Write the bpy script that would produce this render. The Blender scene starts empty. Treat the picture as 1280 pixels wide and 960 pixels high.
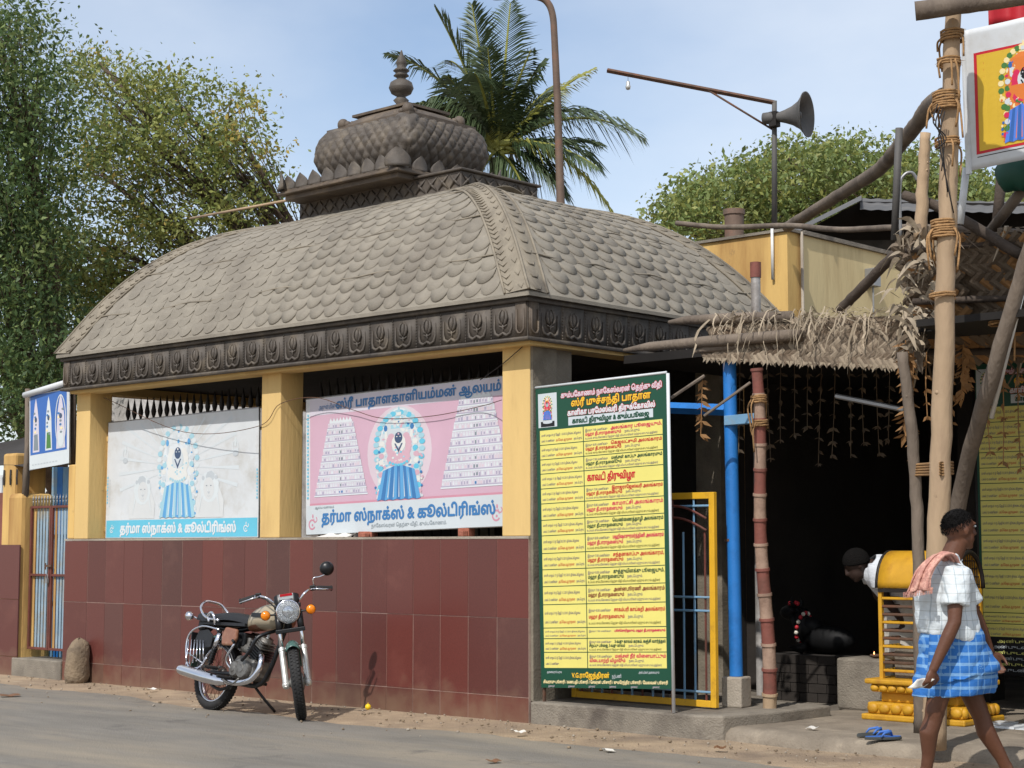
import bpy, bmesh, math, random, re
import numpy as np
from mathutils import Vector, Matrix, Euler
from mathutils.geometry import delaunay_2d_cdt
random.seed(7)
R = math.radians
scene = bpy.context.scene
COL = scene.collection

# ------------------------------------------------------------------ camera
FPX, HORIZON, YAW, EYE = 2150.0, 685.0, R(42.8), 1.38
PITCH = math.atan((HORIZON - 480) / FPX)
FW = Vector((-math.sin(YAW) * math.cos(PITCH), math.cos(YAW) * math.cos(PITCH), math.sin(PITCH)))
RT = Vector((math.cos(YAW), math.sin(YAW), 0))
UP = RT.cross(FW)
def ray(x, y):
    return RT * ((x - 640) / FPX) + UP * (-(y - 480) / FPX) + FW
_d = ray(662, 904.4)
CAM = Vector((_d.x * EYE / _d.z, _d.y * EYE / _d.z, EYE))      # the wall's street corner is the world origin
def on(x, y, axis, val):            # photo pixel -> point on the plane  axis = val
    d = ray(x, y); return CAM + d * ((val - CAM[axis]) / d[axis])
def dep(x, y, D):
    return CAM + ray(x, y) * D
def up_at(p, y):                    # height of the point above plan position p that shows at pixel row y
    q = Vector((p[0], p[1], 0)) - CAM
    h = Vector((FW.x, FW.y, 0)).normalized()
    dist = q.dot(h)
    a = math.atan((480 - y) / FPX) + PITCH
    return EYE + dist * math.tan(a)
cam = bpy.data.cameras.new('camera'); cam.sensor_width = 36; cam.lens = FPX / 1280 * 36
cam.clip_start = 0.1; cam.clip_end = 3000
cam_o = bpy.data.objects.new('camera', cam); COL.objects.link(cam_o)
cam_o.matrix_world = Matrix(((RT.x, UP.x, -FW.x, CAM.x), (RT.y, UP.y, -FW.y, CAM.y), (RT.z, UP.z, -FW.z, CAM.z), (0, 0, 0, 1)))
scene.camera = cam_o

# ------------------------------------------------------------------ sky, sun, exposure
SUN_EL, SUN_AZ = R(48), math.atan2(0.26, -0.97)               # direction to the sun, azimuth from +Y clockwise
to_sun = Vector((math.sin(SUN_AZ) * math.cos(SUN_EL), math.cos(SUN_AZ) * math.cos(SUN_EL), math.sin(SUN_EL)))
world = bpy.data.worlds.new('World'); scene.world = world; world.use_nodes = True
wn = world.node_tree.nodes; wl = world.node_tree.links; wn.clear()
wo = wn.new('ShaderNodeOutputWorld'); bg = wn.new('ShaderNodeBackground'); sky = wn.new('ShaderNodeTexSky')
sky.sky_type = 'NISHITA'; sky.sun_disc = False; sky.sun_elevation = SUN_EL; sky.sun_rotation = SUN_AZ
sky.air_density = 1.0; sky.dust_density = 1.0; sky.ozone_density = 2.0; sky.altitude = 20
tc = wn.new('ShaderNodeTexCoord'); mp = wn.new('ShaderNodeMapping'); mp.inputs['Scale'].default_value = (1, 1, 2.2)
mp.inputs['Rotation'].default_value = (0, 0, 0.5); mp.inputs['Location'].default_value = (0.35, 0.1, 0)
nz = wn.new('ShaderNodeTexNoise'); nz.inputs['Scale'].default_value = 1.6; nz.inputs['Detail'].default_value = 7; nz.inputs['Roughness'].default_value = 0.52
rp = wn.new('ShaderNodeValToRGB'); rp.color_ramp.elements[0].position = 0.22; rp.color_ramp.elements[1].position = 0.68
rp.color_ramp.elements[0].color = (0, 0, 0, 1); rp.color_ramp.elements[1].color = (0.85, 0.85, 0.85, 1)
mx = wn.new('ShaderNodeMixRGB'); mx.inputs[2].default_value = (6.3, 6.6, 6.95, 1)    # thin cloud, in the sky's own units
wl.new(tc.outputs['Generated'], mp.inputs[0]); wl.new(mp.outputs[0], nz.inputs['Vector']); wl.new(nz.outputs[0], rp.inputs[0])
wl.new(rp.outputs[0], mx.inputs[0]); wl.new(sky.outputs[0], mx.inputs[1]); wl.new(mx.outputs[0], bg.inputs[0]); wl.new(bg.outputs[0], wo.inputs[0])
bg.inputs[1].default_value = 0.145
sun = bpy.data.lights.new('sun', 'SUN'); sun.energy = 3.6; sun.angle = R(0.5); sun.color = (1, 0.965, 0.915)
sun_o = bpy.data.objects.new('sun', sun); COL.objects.link(sun_o); sun_o.location = (0, -10, 30)
sun_o.rotation_euler = (-to_sun).to_track_quat('-Z', 'Y').to_euler()
vs = scene.view_settings; vs.view_transform = 'Standard'; vs.look = 'None'; vs.exposure = 0.12; vs.gamma = 1.0; vs.use_curve_mapping = False
try:
    scene.cycles.max_bounces = 6; scene.cycles.transparent_max_bounces = 8
except Exception: pass

# ------------------------------------------------------------------ helpers
def wm(o):
    if o is None: return Matrix()
    return wm(o.parent) @ o.matrix_parent_inverse @ o.matrix_basis if o.parent else o.matrix_basis.copy()
def adopt(o, p):
    if p is not None:
        o.parent = p; o.matrix_parent_inverse = wm(p).inverted()
    return o
def tag(o, label=None, cat=None, group=None, kind=None):
    if label: o['label'] = label
    if cat: o['category'] = cat
    if group: o['group'] = group
    if kind: o['kind'] = kind
    return o
def thing(name, label, cat, loc, group=None):
    o = bpy.data.objects.new(name, None); COL.objects.link(o); o.location = loc; o.empty_display_size = 0.2
    return tag(o, label, cat, group)
def copy_tree(o, M, parent=None):
    """copy a thing with parts and sub-parts; M moves it in the world"""
    c = o.copy(); COL.objects.link(c)
    if parent is None: c.matrix_basis = M @ o.matrix_basis
    else: c.parent = parent
    for ch in o.children: copy_tree(ch, M, c)
    return c

class MB:
    def __init__(s): s.v = []; s.f = []; s.m = []
    def add(s, vs, fs, m=0):
        n = len(s.v); s.v.extend(Vector(p) for p in vs); s.f.extend(tuple(i + n for i in f) for f in fs); s.m.extend([m] * len(fs)); return s
    def box(s, c, size, rot=None, m=0):
        hx, hy, hz = size[0] / 2, size[1] / 2, size[2] / 2
        P = [Vector((x, y, z)) for z in (-hz, hz) for y in (-hy, hy) for x in (-hx, hx)]
        if rot is not None: P = [rot @ p for p in P]
        c = Vector(c)
        return s.add([p + c for p in P], [(0, 2, 3, 1), (4, 5, 7, 6), (0, 1, 5, 4), (2, 6, 7, 3), (0, 4, 6, 2), (1, 3, 7, 5)], m)
    def bb(s, x0, x1, y0, y1, z0, z1, m=0):
        return s.box(((x0 + x1) / 2, (y0 + y1) / 2, (z0 + z1) / 2), (x1 - x0, y1 - y0, z1 - z0), None, m)
    def tube(s, path, r, n=8, m=0, caps=True, ell=1.0, closed=False, upv=None):
        path = [Vector(p) for p in path]; k = len(path)
        rr = [r] * k if not hasattr(r, '__len__') else list(r)
        T = []
        for i in range(k):
            a = path[(i - 1) % k] if closed else path[max(i - 1, 0)]
            b = path[(i + 1) % k] if closed else path[min(i + 1, k - 1)]
            t = (b - a); T.append(t.normalized() if t.length > 1e-9 else Vector((0, 0, 1)))
        ref = Vector(upv) if upv is not None else (Vector((0, 0, 1)) if abs(T[0].z) < 0.9 else Vector((1, 0, 0)))
        N = (ref - T[0] * ref.dot(T[0])).normalized()
        base = len(s.v)
        for i in range(k):
            N = (N - T[i] * N.dot(T[i]))
            N = N.normalized() if N.length > 1e-6 else T[i].orthogonal().normalized()
            B = T[i].cross(N)
            for j in range(n):
                a = 2 * math.pi * j / n
                s.v.append(path[i] + (N * math.cos(a) * ell + B * math.sin(a)) * rr[i])
        segs = k if closed else k - 1
        for i in range(segs):
            i2 = (i + 1) % k
            for j in range(n):
                j2 = (j + 1) % n
                s.f.append((base + i * n + j, base + i * n + j2, base + i2 * n + j2, base + i2 * n + j)); s.m.append(m)
        if caps and not closed:
            s.f.append(tuple(base + j for j in reversed(range(n)))); s.m.append(m)
            s.f.append(tuple(base + (k - 1) * n + j for j in range(n))); s.m.append(m)
        return s
    def cyl(s, a, b, r, r2=None, n=12, m=0, caps=True):
        return s.tube([a, b], [r, r if r2 is None else r2], n, m, caps)
    def lathe(s, prof, M=None, n=16, m=0, cap=True):
        M = M or Matrix(); base = len(s.v); k = len(prof)
        for (r, z) in prof:
            for j in range(n):
                a = 2 * math.pi * j / n; s.v.append(M @ Vector((r * math.cos(a), r * math.sin(a), z)))
        for i in range(k - 1):
            for j in range(n):
                j2 = (j + 1) % n
                s.f.append((base + i * n + j, base + i * n + j2, base + (i + 1) * n + j2, base + (i + 1) * n + j)); s.m.append(m)
        if cap:
            s.f.append(tuple(base + j for j in reversed(range(n)))); s.m.append(m)
            s.f.append(tuple(base + (k - 1) * n + j for j in range(n))); s.m.append(m)
        return s
    def ball(s, c, r, M=None, n=12, k=7, m=0):
        """ellipsoid; r scalar or 3-vector; M optional 3x3 turn"""
        r = Vector((r, r, r)) if not hasattr(r, '__len__') else Vector(r)
        T = Matrix.Translation(Vector(c)) @ ((M.to_4x4()) if M is not None else Matrix()) @ Matrix.Diagonal((r.x, r.y, r.z, 1))
        return s.lathe([(max(math.sin(math.pi * i / k), 1e-4), -math.cos(math.pi * i / k)) for i in range(k + 1)], T, n, m, False)
    def prism(s, poly, M, d, m=0):
        """2-D outline in M's xy plane, from z=0 to z=d"""
        k = len(poly); A = [M @ Vector((p[0], p[1], 0)) for p in poly]; B = [M @ Vector((p[0], p[1], d)) for p in poly]
        fs = [tuple(reversed(range(k))), tuple(range(k, 2 * k))] + [(i, (i + 1) % k, (i + 1) % k + k, i + k) for i in range(k)]
        return s.add(A + B, fs, m)
    def ribbon(s, path, w, side, m=0, th=0.0):
        """flat strip along path; w per point or scalar; side = width direction"""
        path = [Vector(p) for p in path]; k = len(path); ww = [w] * k if not hasattr(w, '__len__') else w
        side = Vector(side); P = []
        for p, q in zip(path, ww): P += [p - side * q / 2, p + side * q / 2]
        s.add(P, [(2 * i, 2 * i + 1, 2 * i + 3, 2 * i + 2) for i in range(k - 1)], m); return s
    def grid(s, fn, nu, nv, m=0):
        P = [fn(i / nu, j / nv) for j in range(nv + 1) for i in range(nu + 1)]
        return s.add(P, [(j * (nu + 1) + i, j * (nu + 1) + i + 1, (j + 1) * (nu + 1) + i + 1, (j + 1) * (nu + 1) + i) for j in range(nv) for i in range(nu)], m)
    def xf(s, M, start=0):
        for i in range(start, len(s.v)): s.v[i] = M @ s.v[i]
        return s
    def mesh(s, name, mats, org=None, smooth=False):
        me = bpy.data.meshes.new(name)
        org = Vector((0, 0, 0)) if org is None else org
        me.from_pydata([tuple(v - org) for v in s.v], [], s.f)
        for mt in (mats if isinstance(mats, (list, tuple)) else [mats]): me.materials.append(MAT[mt])
        me.polygons.foreach_set('material_index', s.m)
        if smooth: me.polygons.foreach_set('use_smooth', [True] * len(s.f))
        me.update(); return me
    def build(s, name, mats, parent=None, smooth=False, bevel=0, solid=0, sub=0, autos=None):
        xs = [v.x for v in s.v]; ys = [v.y for v in s.v]; zs = [v.z for v in s.v]
        org = Vector(((min(xs) + max(xs)) / 2, (min(ys) + max(ys)) / 2, min(zs)))
        me = s.mesh(name, mats, org, smooth or autos is not None)
        o = bpy.data.objects.new(name, me); COL.objects.link(o); o.location = org
        if autos is not None: me.set_sharp_from_angle(angle=R(autos))
        if solid:
            d = o.modifiers.new('solid', 'SOLIDIFY'); d.thickness = solid; d.offset = 0
        if bevel:
            b = o.modifiers.new('bevel', 'BEVEL'); b.width = bevel; b.segments = 2; b.limit_method = 'ANGLE'; b.angle_limit = R(35)
        if sub:
            b = o.modifiers.new('sub', 'SUBSURF'); b.levels = sub; b.render_levels = sub
        return adopt(o, parent)
def rotz(a): return Matrix.Rotation(a, 3, 'Z')
def frame(o, x, y, z=None):
    x = Vector(x).normalized(); y = Vector(y); z = x.cross(y).normalized() if z is None else Vector(z).normalized(); y = z.cross(x)
    return Matrix(((x.x, y.x, z.x, o[0]), (x.y, y.y, z.y, o[1]), (x.z, y.z, z.z, o[2]), (0, 0, 0, 1)))
def bez(p0, p1, p2, n=8):
    p0, p1, p2 = Vector(p0), Vector(p1), Vector(p2)
    return [p0 * (1 - t) ** 2 + p1 * 2 * t * (1 - t) + p2 * t * t for t in [i / n for i in range(n + 1)]]
def spline(pts, n=6):
    """Catmull-Rom through pts"""
    P = [Vector(p) for p in pts]; P = [P[0] * 2 - P[1]] + P + [P[-1] * 2 - P[-2]]; out = []
    for i in range(1, len(P) - 2):
        for k in range(n):
            t = k / n; a, b, c, d = P[i - 1:i + 3]
            out.append(0.5 * ((2 * b) + (c - a) * t + (2 * a - 5 * b + 4 * c - d) * t * t + (3 * b - a - 3 * c + d) * t ** 3))
    return out + [P[-2]]

# ------------------------------------------------------------------ materials
MAT = {}
def lin(c): return tuple(((x / 255) / 12.92 if x / 255 <= 0.04045 else ((x / 255 + 0.055) / 1.055) ** 2.4) for x in c)
def mat(name, col, var=0.15, scale=4.0, rough=0.8, bump=0.0, bscale=60.0, metal=0.0, col2=None, amt2=0.5, scale2=1.2, sharp2=0.12,
        rnd=0.0, streak=False, coat=0.0, trans=0.0, spec=0.4, stretch=None, col3=None, amt3=0.25, scale3=9.0, dust=None):
    """sRGB colours 0-255.  col varies by noise; col2 = stains / wear with shapes of their own"""
    m = bpy.data.materials.new(name); m.use_nodes = True; N = m.node_tree.nodes; L = m.node_tree.links
    b = N['Principled BSDF']; b.inputs['Roughness'].default_value = rough; b.inputs['Metallic'].default_value = metal
    b.inputs['Specular IOR Level'].default_value = spec
    if coat: b.inputs['Coat Weight'].default_value = coat
    c = lin(col); g = N.new('ShaderNodeNewGeometry'); src = g.outputs['Position']
    if stretch or streak:
        mpn = N.new('ShaderNodeMapping'); mpn.inputs['Scale'].default_value = stretch or (1, 1, 0.16); L.new(src, mpn.inputs[0]); src2 = mpn.outputs[0]
    else: src2 = src
    n1 = N.new('ShaderNodeTexNoise'); n1.inputs['Scale'].default_value = scale; n1.inputs['Detail'].default_value = 6; n1.inputs['Roughness'].default_value = 0.6
    L.new(src2, n1.inputs['Vector'])
    r1 = N.new('ShaderNodeValToRGB'); e = r1.color_ramp.elements
    e[0].position = 0.3; e[1].position = 0.7
    e[0].color = tuple(x * (1 - var) for x in c) + (1,); e[1].color = tuple(min(x * (1 + var), 1) for x in c) + (1,)
    L.new(n1.outputs[0], r1.inputs[0]); out = r1.outputs[0]
    if col2 is not None:
        n2 = N.new('ShaderNodeTexNoise'); n2.inputs['Scale'].default_value = scale2; n2.inputs['Detail'].default_value = 8; n2.inputs['Roughness'].default_value = 0.65
        L.new(src2, n2.inputs['Vector'])
        r2 = N.new('ShaderNodeValToRGB'); r2.color_ramp.elements[0].position = max(0, 1 - amt2 - sharp2); r2.color_ramp.elements[1].position = min(1, 1 - amt2 + sharp2)
        L.new(n2.outputs[0], r2.inputs[0])
        x = N.new('ShaderNodeMixRGB'); x.inputs[2].default_value = lin(col2) + (1,); L.new(r2.outputs[0], x.inputs[0]); L.new(out, x.inputs[1]); out = x.outputs[0]
    if col3 is not None:
        n4 = N.new('ShaderNodeTexNoise'); n4.inputs['Scale'].default_value = scale3; n4.inputs['Detail'].default_value = 10; n4.inputs['Roughness'].default_value = 0.7; L.new(src, n4.inputs['Vector'])
        r4 = N.new('ShaderNodeValToRGB'); r4.color_ramp.elements[0].position = 1 - amt3 - 0.06; r4.color_ramp.elements[1].position = 1 - amt3 + 0.06; L.new(n4.outputs[0], r4.inputs[0])
        x = N.new('ShaderNodeMixRGB'); x.inputs[2].default_value = lin(col3) + (1,); L.new(r4.outputs[0], x.inputs[0]); L.new(out, x.inputs[1]); out = x.outputs[0]
    if dust is not None:     # splashed earth near the ground, ragged upper edge
        sp_ = N.new('ShaderNodeSeparateXYZ'); L.new(src, sp_.inputs[0]); nd = N.new('ShaderNodeTexNoise'); nd.inputs['Scale'].default_value = 6; nd.inputs['Detail'].default_value = 8; L.new(src, nd.inputs['Vector'])
        ma = N.new('ShaderNodeMath'); ma.operation = 'MULTIPLY_ADD'; ma.inputs[1].default_value = -0.5; L.new(nd.outputs[0], ma.inputs[0]); L.new(sp_.outputs[2], ma.inputs[2])
        md = N.new('ShaderNodeMapRange'); md.inputs[1].default_value = -0.28; md.inputs[2].default_value = dust[1]; md.inputs[3].default_value = 0.75; md.inputs[4].default_value = 0.0; L.new(ma.outputs[0], md.inputs[0])
        x = N.new('ShaderNodeMixRGB'); x.inputs[2].default_value = lin(dust[0]) + (1,); L.new(md.outputs[0], x.inputs[0]); L.new(out, x.inputs[1]); out = x.outputs[0]
    if rnd:
        oi = N.new('ShaderNodeObjectInfo'); mr = N.new('ShaderNodeMapRange'); mr.inputs[3].default_value = 1 - rnd; mr.inputs[4].default_value = 1 + rnd
        L.new(oi.outputs['Random'], mr.inputs[0])
        hs = N.new('ShaderNodeHueSaturation'); L.new(mr.outputs[0], hs.inputs['Value']); L.new(out, hs.inputs['Color']); out = hs.outputs[0]
    L.new(out, b.inputs['Base Color'])
    if bump:
        n3 = N.new('ShaderNodeTexNoise'); n3.inputs['Scale'].default_value = bscale; n3.inputs['Detail'].default_value = 5; L.new(src2, n3.inputs['Vector'])
        bp = N.new('ShaderNodeBump'); bp.inputs['Strength'].default_value = bump; bp.inputs['Distance'].default_value = 0.02; L.new(n3.outputs[0], bp.inputs['Height']); L.new(bp.outputs[0], b.inputs['Normal'])
    if trans:
        t = N.new('ShaderNodeBsdfTranslucent'); L.new(out, t.inputs[0]); ms = N.new('ShaderNodeMixShader'); ms.inputs[0].default_value = trans
        L.new(b.outputs[0], ms.inputs[1]); L.new(t.outputs[0], ms.inputs[2]); L.new(ms.outputs[0], N['Material Output'].inputs[0])
    MAT[name] = m; return m
def glass(name, col, rough=0.02, tr=1.0):
    m = bpy.data.materials.new(name); m.use_nodes = True; b = m.node_tree.nodes['Principled BSDF']
    b.inputs['Base Color'].default_value = lin(col) + (1,); b.inputs['Roughness'].default_value = rough; b.inputs['Transmission Weight'].default_value = tr
    MAT[name] = m
mat('asphalt', (121, 116, 108), 0.16, 3.0, 0.9, 0.7, 130, col2=(148, 137, 120), amt2=0.45, scale2=0.7, col3=(96, 92, 87), amt3=0.36, scale3=1.3, stretch=(0.3, 1.3, 1))
mat('apron', (136, 125, 110), 0.18, 4, 0.92, 0.6, 60, col2=(104, 94, 82), amt2=0.45, scale2=1.6, col3=(156, 144, 126), amt3=0.34, scale3=4)
mat('slat_dusty', (134, 154, 168), 0.14, 6, 0.7, 0.1, 60, col2=(150, 142, 126), amt2=0.4, scale2=5, col3=(104, 84, 66), amt3=0.27, scale3=16)
mat('dirt', (158, 138, 114), 0.22, 2.5, 0.95, 0.9, 60, col2=(124, 108, 92), amt2=0.43, scale2=1.1, col3=(178, 160, 136), amt3=0.36, scale3=3.5)
mat('concrete', (128, 120, 108), 0.18, 5, 0.9, 0.5, 70, col2=(88, 80, 72), amt2=0.42, scale2=2.2)
mat('concrete_pale', (158, 148, 134), 0.15, 4, 0.9, 0.4, 60, col2=(120, 108, 96), amt2=0.42, scale2=2.0)
mat('tile', (91, 50, 45), 0.12, 70, 0.30, 0.03, 200, col2=(108, 66, 58), amt2=0.32, scale2=2.2, rnd=0.10, spec=0.5, col3=(130, 92, 82), amt3=0.2, scale3=26, dust=((120, 96, 78), 0.02))
mat('tile_b', (84, 52, 47), 0.12, 70, 0.34, 0.03, 200, col2=(102, 68, 60), amt2=0.33, scale2=2.6, rnd=0.10, spec=0.5, col3=(128, 94, 84), amt3=0.2, scale3=26, dust=((120, 96, 78), 0.02))
mat('tile_c', (96, 49, 43), 0.12, 70, 0.28, 0.03, 200, col2=(110, 62, 54), amt2=0.3, scale2=1.8, rnd=0.10, spec=0.5, col3=(132, 90, 80), amt3=0.2, scale3=26, dust=((120, 96, 78), 0.02))
mat('grout', (164, 142, 130), 0.2, 20, 0.9)
mat('yellow_wall', (206, 174, 114), 0.08, 3, 0.85, 0.2, 40, col2=(168, 134, 86), amt2=0.34, scale2=2.2, streak=True, col3=(150, 122, 88), amt3=0.27, scale3=7)
mat('yellow_old', (206, 170, 104), 0.1, 2, 0.9, 0.25, 30, col2=(150, 110, 64), amt2=0.44, scale2=1.3, streak=True, col3=(120, 98, 74), amt3=0.30, scale3=3)
mat('yellow_pale', (206, 186, 140), 0.06, 2, 0.9, 0.2, 30, col2=(160, 136, 96), amt2=0.38, scale2=1.5, streak=True, col3=(128, 110, 84), amt3=0.26, scale3=3)
mat('cement', (122, 114, 100), 0.15, 5, 0.92, 0.4, 60, col2=(92, 84, 72), amt2=0.4, scale2=3)
mat('roof', (130, 123, 111), 0.14, 5, 0.82, 0.3, 90, col2=(108, 101, 91), amt2=0.38, scale2=1.1, rnd=0.08, col3=(158, 151, 138), amt3=0.28, scale3=8)
mat('roof_rib', (132, 123, 108), 0.16, 8, 0.82, 0.3, 90, col2=(92, 85, 76), amt2=0.40, scale2=2.5)
mat('bronze', (78, 71, 64), 0.25, 9, 0.6, 0.25, 120, col2=(118, 107, 92), amt2=0.36, scale2=4, rnd=0.12, col3=(52, 46, 42), amt3=0.32, scale3=5)
mat('bronze_warm', (88, 77, 66), 0.25, 6, 0.62, 0.25, 120, col2=(120, 104, 84), amt2=0.4, scale2=3, rnd=0.1, col3=(56, 49, 44), amt3=0.32, scale3=5)
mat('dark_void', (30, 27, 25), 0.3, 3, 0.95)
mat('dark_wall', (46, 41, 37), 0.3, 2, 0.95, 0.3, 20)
mat('iron', (42, 38, 36), 0.2, 20, 0.6, 0.1, 80, metal=0.4)
mat('rusty', (88, 66, 52), 0.3, 15, 0.8, 0.2, 80, col2=(110, 64, 40), amt2=0.4, scale2=8)
mat('rusty_pole', (110, 92, 80), 0.2, 6, 0.7, 0.15, 60, col2=(132, 84, 64), amt2=0.35, scale2=3, metal=0.2)
mat('steel', (150, 150, 150), 0.1, 10, 0.45, metal=0.6, col2=(110, 90, 76), amt2=0.25, scale2=5)
mat('chrome', (215, 215, 220), 0.03, 10, 0.14, metal=1.0, col2=(150, 140, 128), amt2=0.2, scale2=18)
mat('sheet_grey', (88, 86, 84), 0.15, 3, 0.7, 0.1, 40, metal=0.2, col2=(110, 104, 98), amt2=0.36, scale2=1.5)
mat('sheet_silver', (180, 176, 172), 0.2, 4, 0.5, 0.6, 8, metal=0.3, col2=(130, 122, 116), amt2=0.4, scale2=3)
mat('tarp', (52, 48, 46), 0.25, 3, 0.8, 0.4, 12)
mat('blue_paint', (38, 112, 184), 0.1, 5, 0.5, 0.08, 60, col2=(30, 86, 144), amt2=0.36, scale2=4, col3=(96, 120, 140), amt3=0.25, scale3=12)
mat('blue_pale', (112, 152, 182), 0.12, 5, 0.65, 0.08, 60, col2=(140, 150, 152), amt2=0.38, scale2=6, col3=(120, 110, 96), amt3=0.28, scale3=14)
mat('red_paint', (104, 56, 47), 0.18, 8, 0.7, 0.15, 60, col2=(84, 58, 48), amt2=0.42, scale2=6)
mat('gate_yellow', (214, 164, 40), 0.08, 6, 0.55, 0.05, 60, col2=(160, 116, 44), amt2=0.32, scale2=7, col3=(110, 76, 46), amt3=0.26, scale3=16)
mat('kiosk_yellow', (190, 142, 34), 0.12, 8, 0.55, 0.1, 60, col2=(150, 100, 32), amt2=0.36, scale2=6, col3=(96, 70, 40), amt3=0.28, scale3=14)
mat('bamboo', (166, 142, 114), 0.14, 5, 0.75, 0.3, 40, col2=(118, 98, 80), amt2=0.38, scale2=2.5, stretch=(1, 1, 0.25), col3=(96, 78, 62), amt3=0.28, scale3=9)
mat('wood_grey', (112, 100, 88), 0.18, 8, 0.85, 0.5, 40, col2=(78, 68, 60), amt2=0.42, scale2=3, stretch=(1, 1, 0.3))
mat('wood_dark', (72, 62, 54), 0.2, 8, 0.85, 0.4, 40)
mat('band_red', (124, 74, 64), 0.14, 8, 0.75, 0.15, 50, col2=(98, 66, 56), amt2=0.4, scale2=5, col3=(140, 112, 92), amt3=0.26, scale3=14)
mat('band_white', (158, 132, 114), 0.14, 8, 0.8, 0.15, 50, col2=(120, 96, 82), amt2=0.42, scale2=5, col3=(110, 74, 62), amt3=0.28, scale3=14)
mat('rope', (150, 116, 78), 0.25, 30, 0.95, 0.4, 120, rnd=0.18)
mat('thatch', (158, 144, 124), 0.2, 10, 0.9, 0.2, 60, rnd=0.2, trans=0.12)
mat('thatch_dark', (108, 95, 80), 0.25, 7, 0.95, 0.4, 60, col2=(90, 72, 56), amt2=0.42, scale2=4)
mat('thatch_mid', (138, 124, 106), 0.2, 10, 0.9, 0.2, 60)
mat('dry_leaf', (150, 112, 72), 0.25, 12, 0.9, rnd=0.22, trans=0.15)
mat('white_paint', (198, 201, 203), 0.05, 6, 0.55, col2=(172, 170, 164), amt2=0.36, scale2=3)
mat('pvc', (205, 204, 200), 0.06, 8, 0.5)
mat('black_rubber', (34, 33, 33), 0.15, 20, 0.75, 0.15, 90, col2=(70, 64, 56), amt2=0.32, scale2=14)
mat('black_paint', (20, 20, 22), 0.1, 10, 0.35)
mat('black_vinyl', (28, 29, 32), 0.12, 20, 0.55, 0.1, 120)
mat('tank_paint', (158, 146, 124), 0.05, 10, 0.32, coat=0.3, col2=(130, 116, 94), amt2=0.3, scale2=9)
mat('tank_brown', (128, 84, 62), 0.1, 10, 0.35, coat=0.3, col2=(156, 120, 96), amt2=0.36, scale2=12)
mat('engine_grey', (118, 116, 112), 0.2, 20, 0.5, 0.2, 80, metal=0.6, col2=(70, 62, 54), amt2=0.42, scale2=14)
mat('fork_silver', (196, 194, 188), 0.08, 20, 0.35, metal=0.6)
mat('fender_green', (60, 92, 84), 0.1, 10, 0.3, coat=0.4)
glass('amber', (255, 150, 20), 0.15, 0.35); glass('lens_glass', (240, 244, 248), 0.03, 0.9)
mat('reflector', (225, 225, 228), 0.02, 10, 0.12, metal=1.0)
mat('skin', (94, 60, 43), 0.14, 14, 0.5, 0.12, 60, col2=(78, 48, 34), amt2=0.4, scale2=7)
mat('skin_shaded', (50, 34, 27), 0.1, 14, 0.7)  # darkened skin: the shade on the bending worshipper is put into the colour
mat('hair', (15, 13, 12), 0.3, 60, 0.85, 0.6, 160, spec=0.15)
mat('stone', (128, 112, 92), 0.2, 7, 0.95, 0.7, 30, col2=(92, 80, 68), amt2=0.42, scale2=5)
mat('black_stone', (18, 18, 19), 0.2, 8, 0.6, spec=0.2)
mat('bark', (84, 70, 58), 0.25, 9, 0.95, 0.7, 30, stretch=(1, 1, 0.3))
mat('leaf_dark', (80, 102, 56), 0.35, 1.3, 0.55, trans=0.32, col2=(54, 74, 42), amt2=0.45, scale2=0.8)
mat('leaf_olive', (150, 152, 82), 0.3, 1.6, 0.55, trans=0.36, col2=(118, 130, 66), amt2=0.45, scale2=0.8)
mat('leaf_mid', (110, 126, 70), 0.3, 1.5, 0.55, trans=0.3, col2=(124, 128, 78), amt2=0.4, scale2=0.9)
mat('leaf_ochre', (164, 144, 70), 0.3, 2, 0.6, trans=0.3)
mat('palm_leaf', (82, 96, 66), 0.25, 2, 0.42, trans=0.22, col2=(52, 68, 42), amt2=0.45, scale2=1.2, rnd=0.2)
mat('palm_yellow', (150, 150, 74), 0.2, 2, 0.45, trans=0.25, rnd=0.1)
def flat(name, col, var=0.03, rough=0.5): return mat(name, col, var, 3.0, rough, spec=0.35)
# ------------------------------------------------------------------ ground, road, verge, apron
g = MB(); S = 900
g.add([(-S, -S, -0.03), (S, -S, -0.03), (S, S, -0.03), (-S, S, -0.03)], [(0, 1, 2, 3)])
tag(g.build('ground', 'dirt'), kind='structure')
rng = random.Random(3)
# the verge: trodden earth between wall foot and road, gently uneven
def verge(u, v):
    x = -16 + 30 * u; y = -2.2 + 2.9 * v
    return Vector((x, y, 0.012 * math.sin(3.1 * x + 2 * y) * math.sin(1.7 * x - 3.3 * y) * min(1, max(0, (0.2 - y))) - 0.001 + 0.018 * max(0, v - 0.55)))
tag(MB().grid(verge, 150, 24).build('verge', 'dirt', smooth=True), kind='structure')
# the road: a sheet with a ragged worn edge along the verge
edge = []
x = -40.0
while x < 40:
    b = -1.0 - 0.018 * x
    edge.append((x, b + 0.10 * math.sin(x * 0.9) + 0.07 * math.sin(x * 2.7 + 1) + rng.uniform(-0.035, 0.035))); x += 0.14
r = MB(); n = len(edge)
r.v = [Vector((a, b, 0.014)) for a, b in edge] + [Vector((a, b - 0.25, 0.018)) for a, b in edge] + [Vector((a, -9.0, 0.03)) for a, b in edge]
for k in (0, 1):
    for i in range(n - 1): r.f.append((k * n + i + n, k * n + i + 1 + n, k * n + i + 1, k * n + i)); r.m.append(0)
tag(r.build('road', 'asphalt'), kind='structure')
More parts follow.
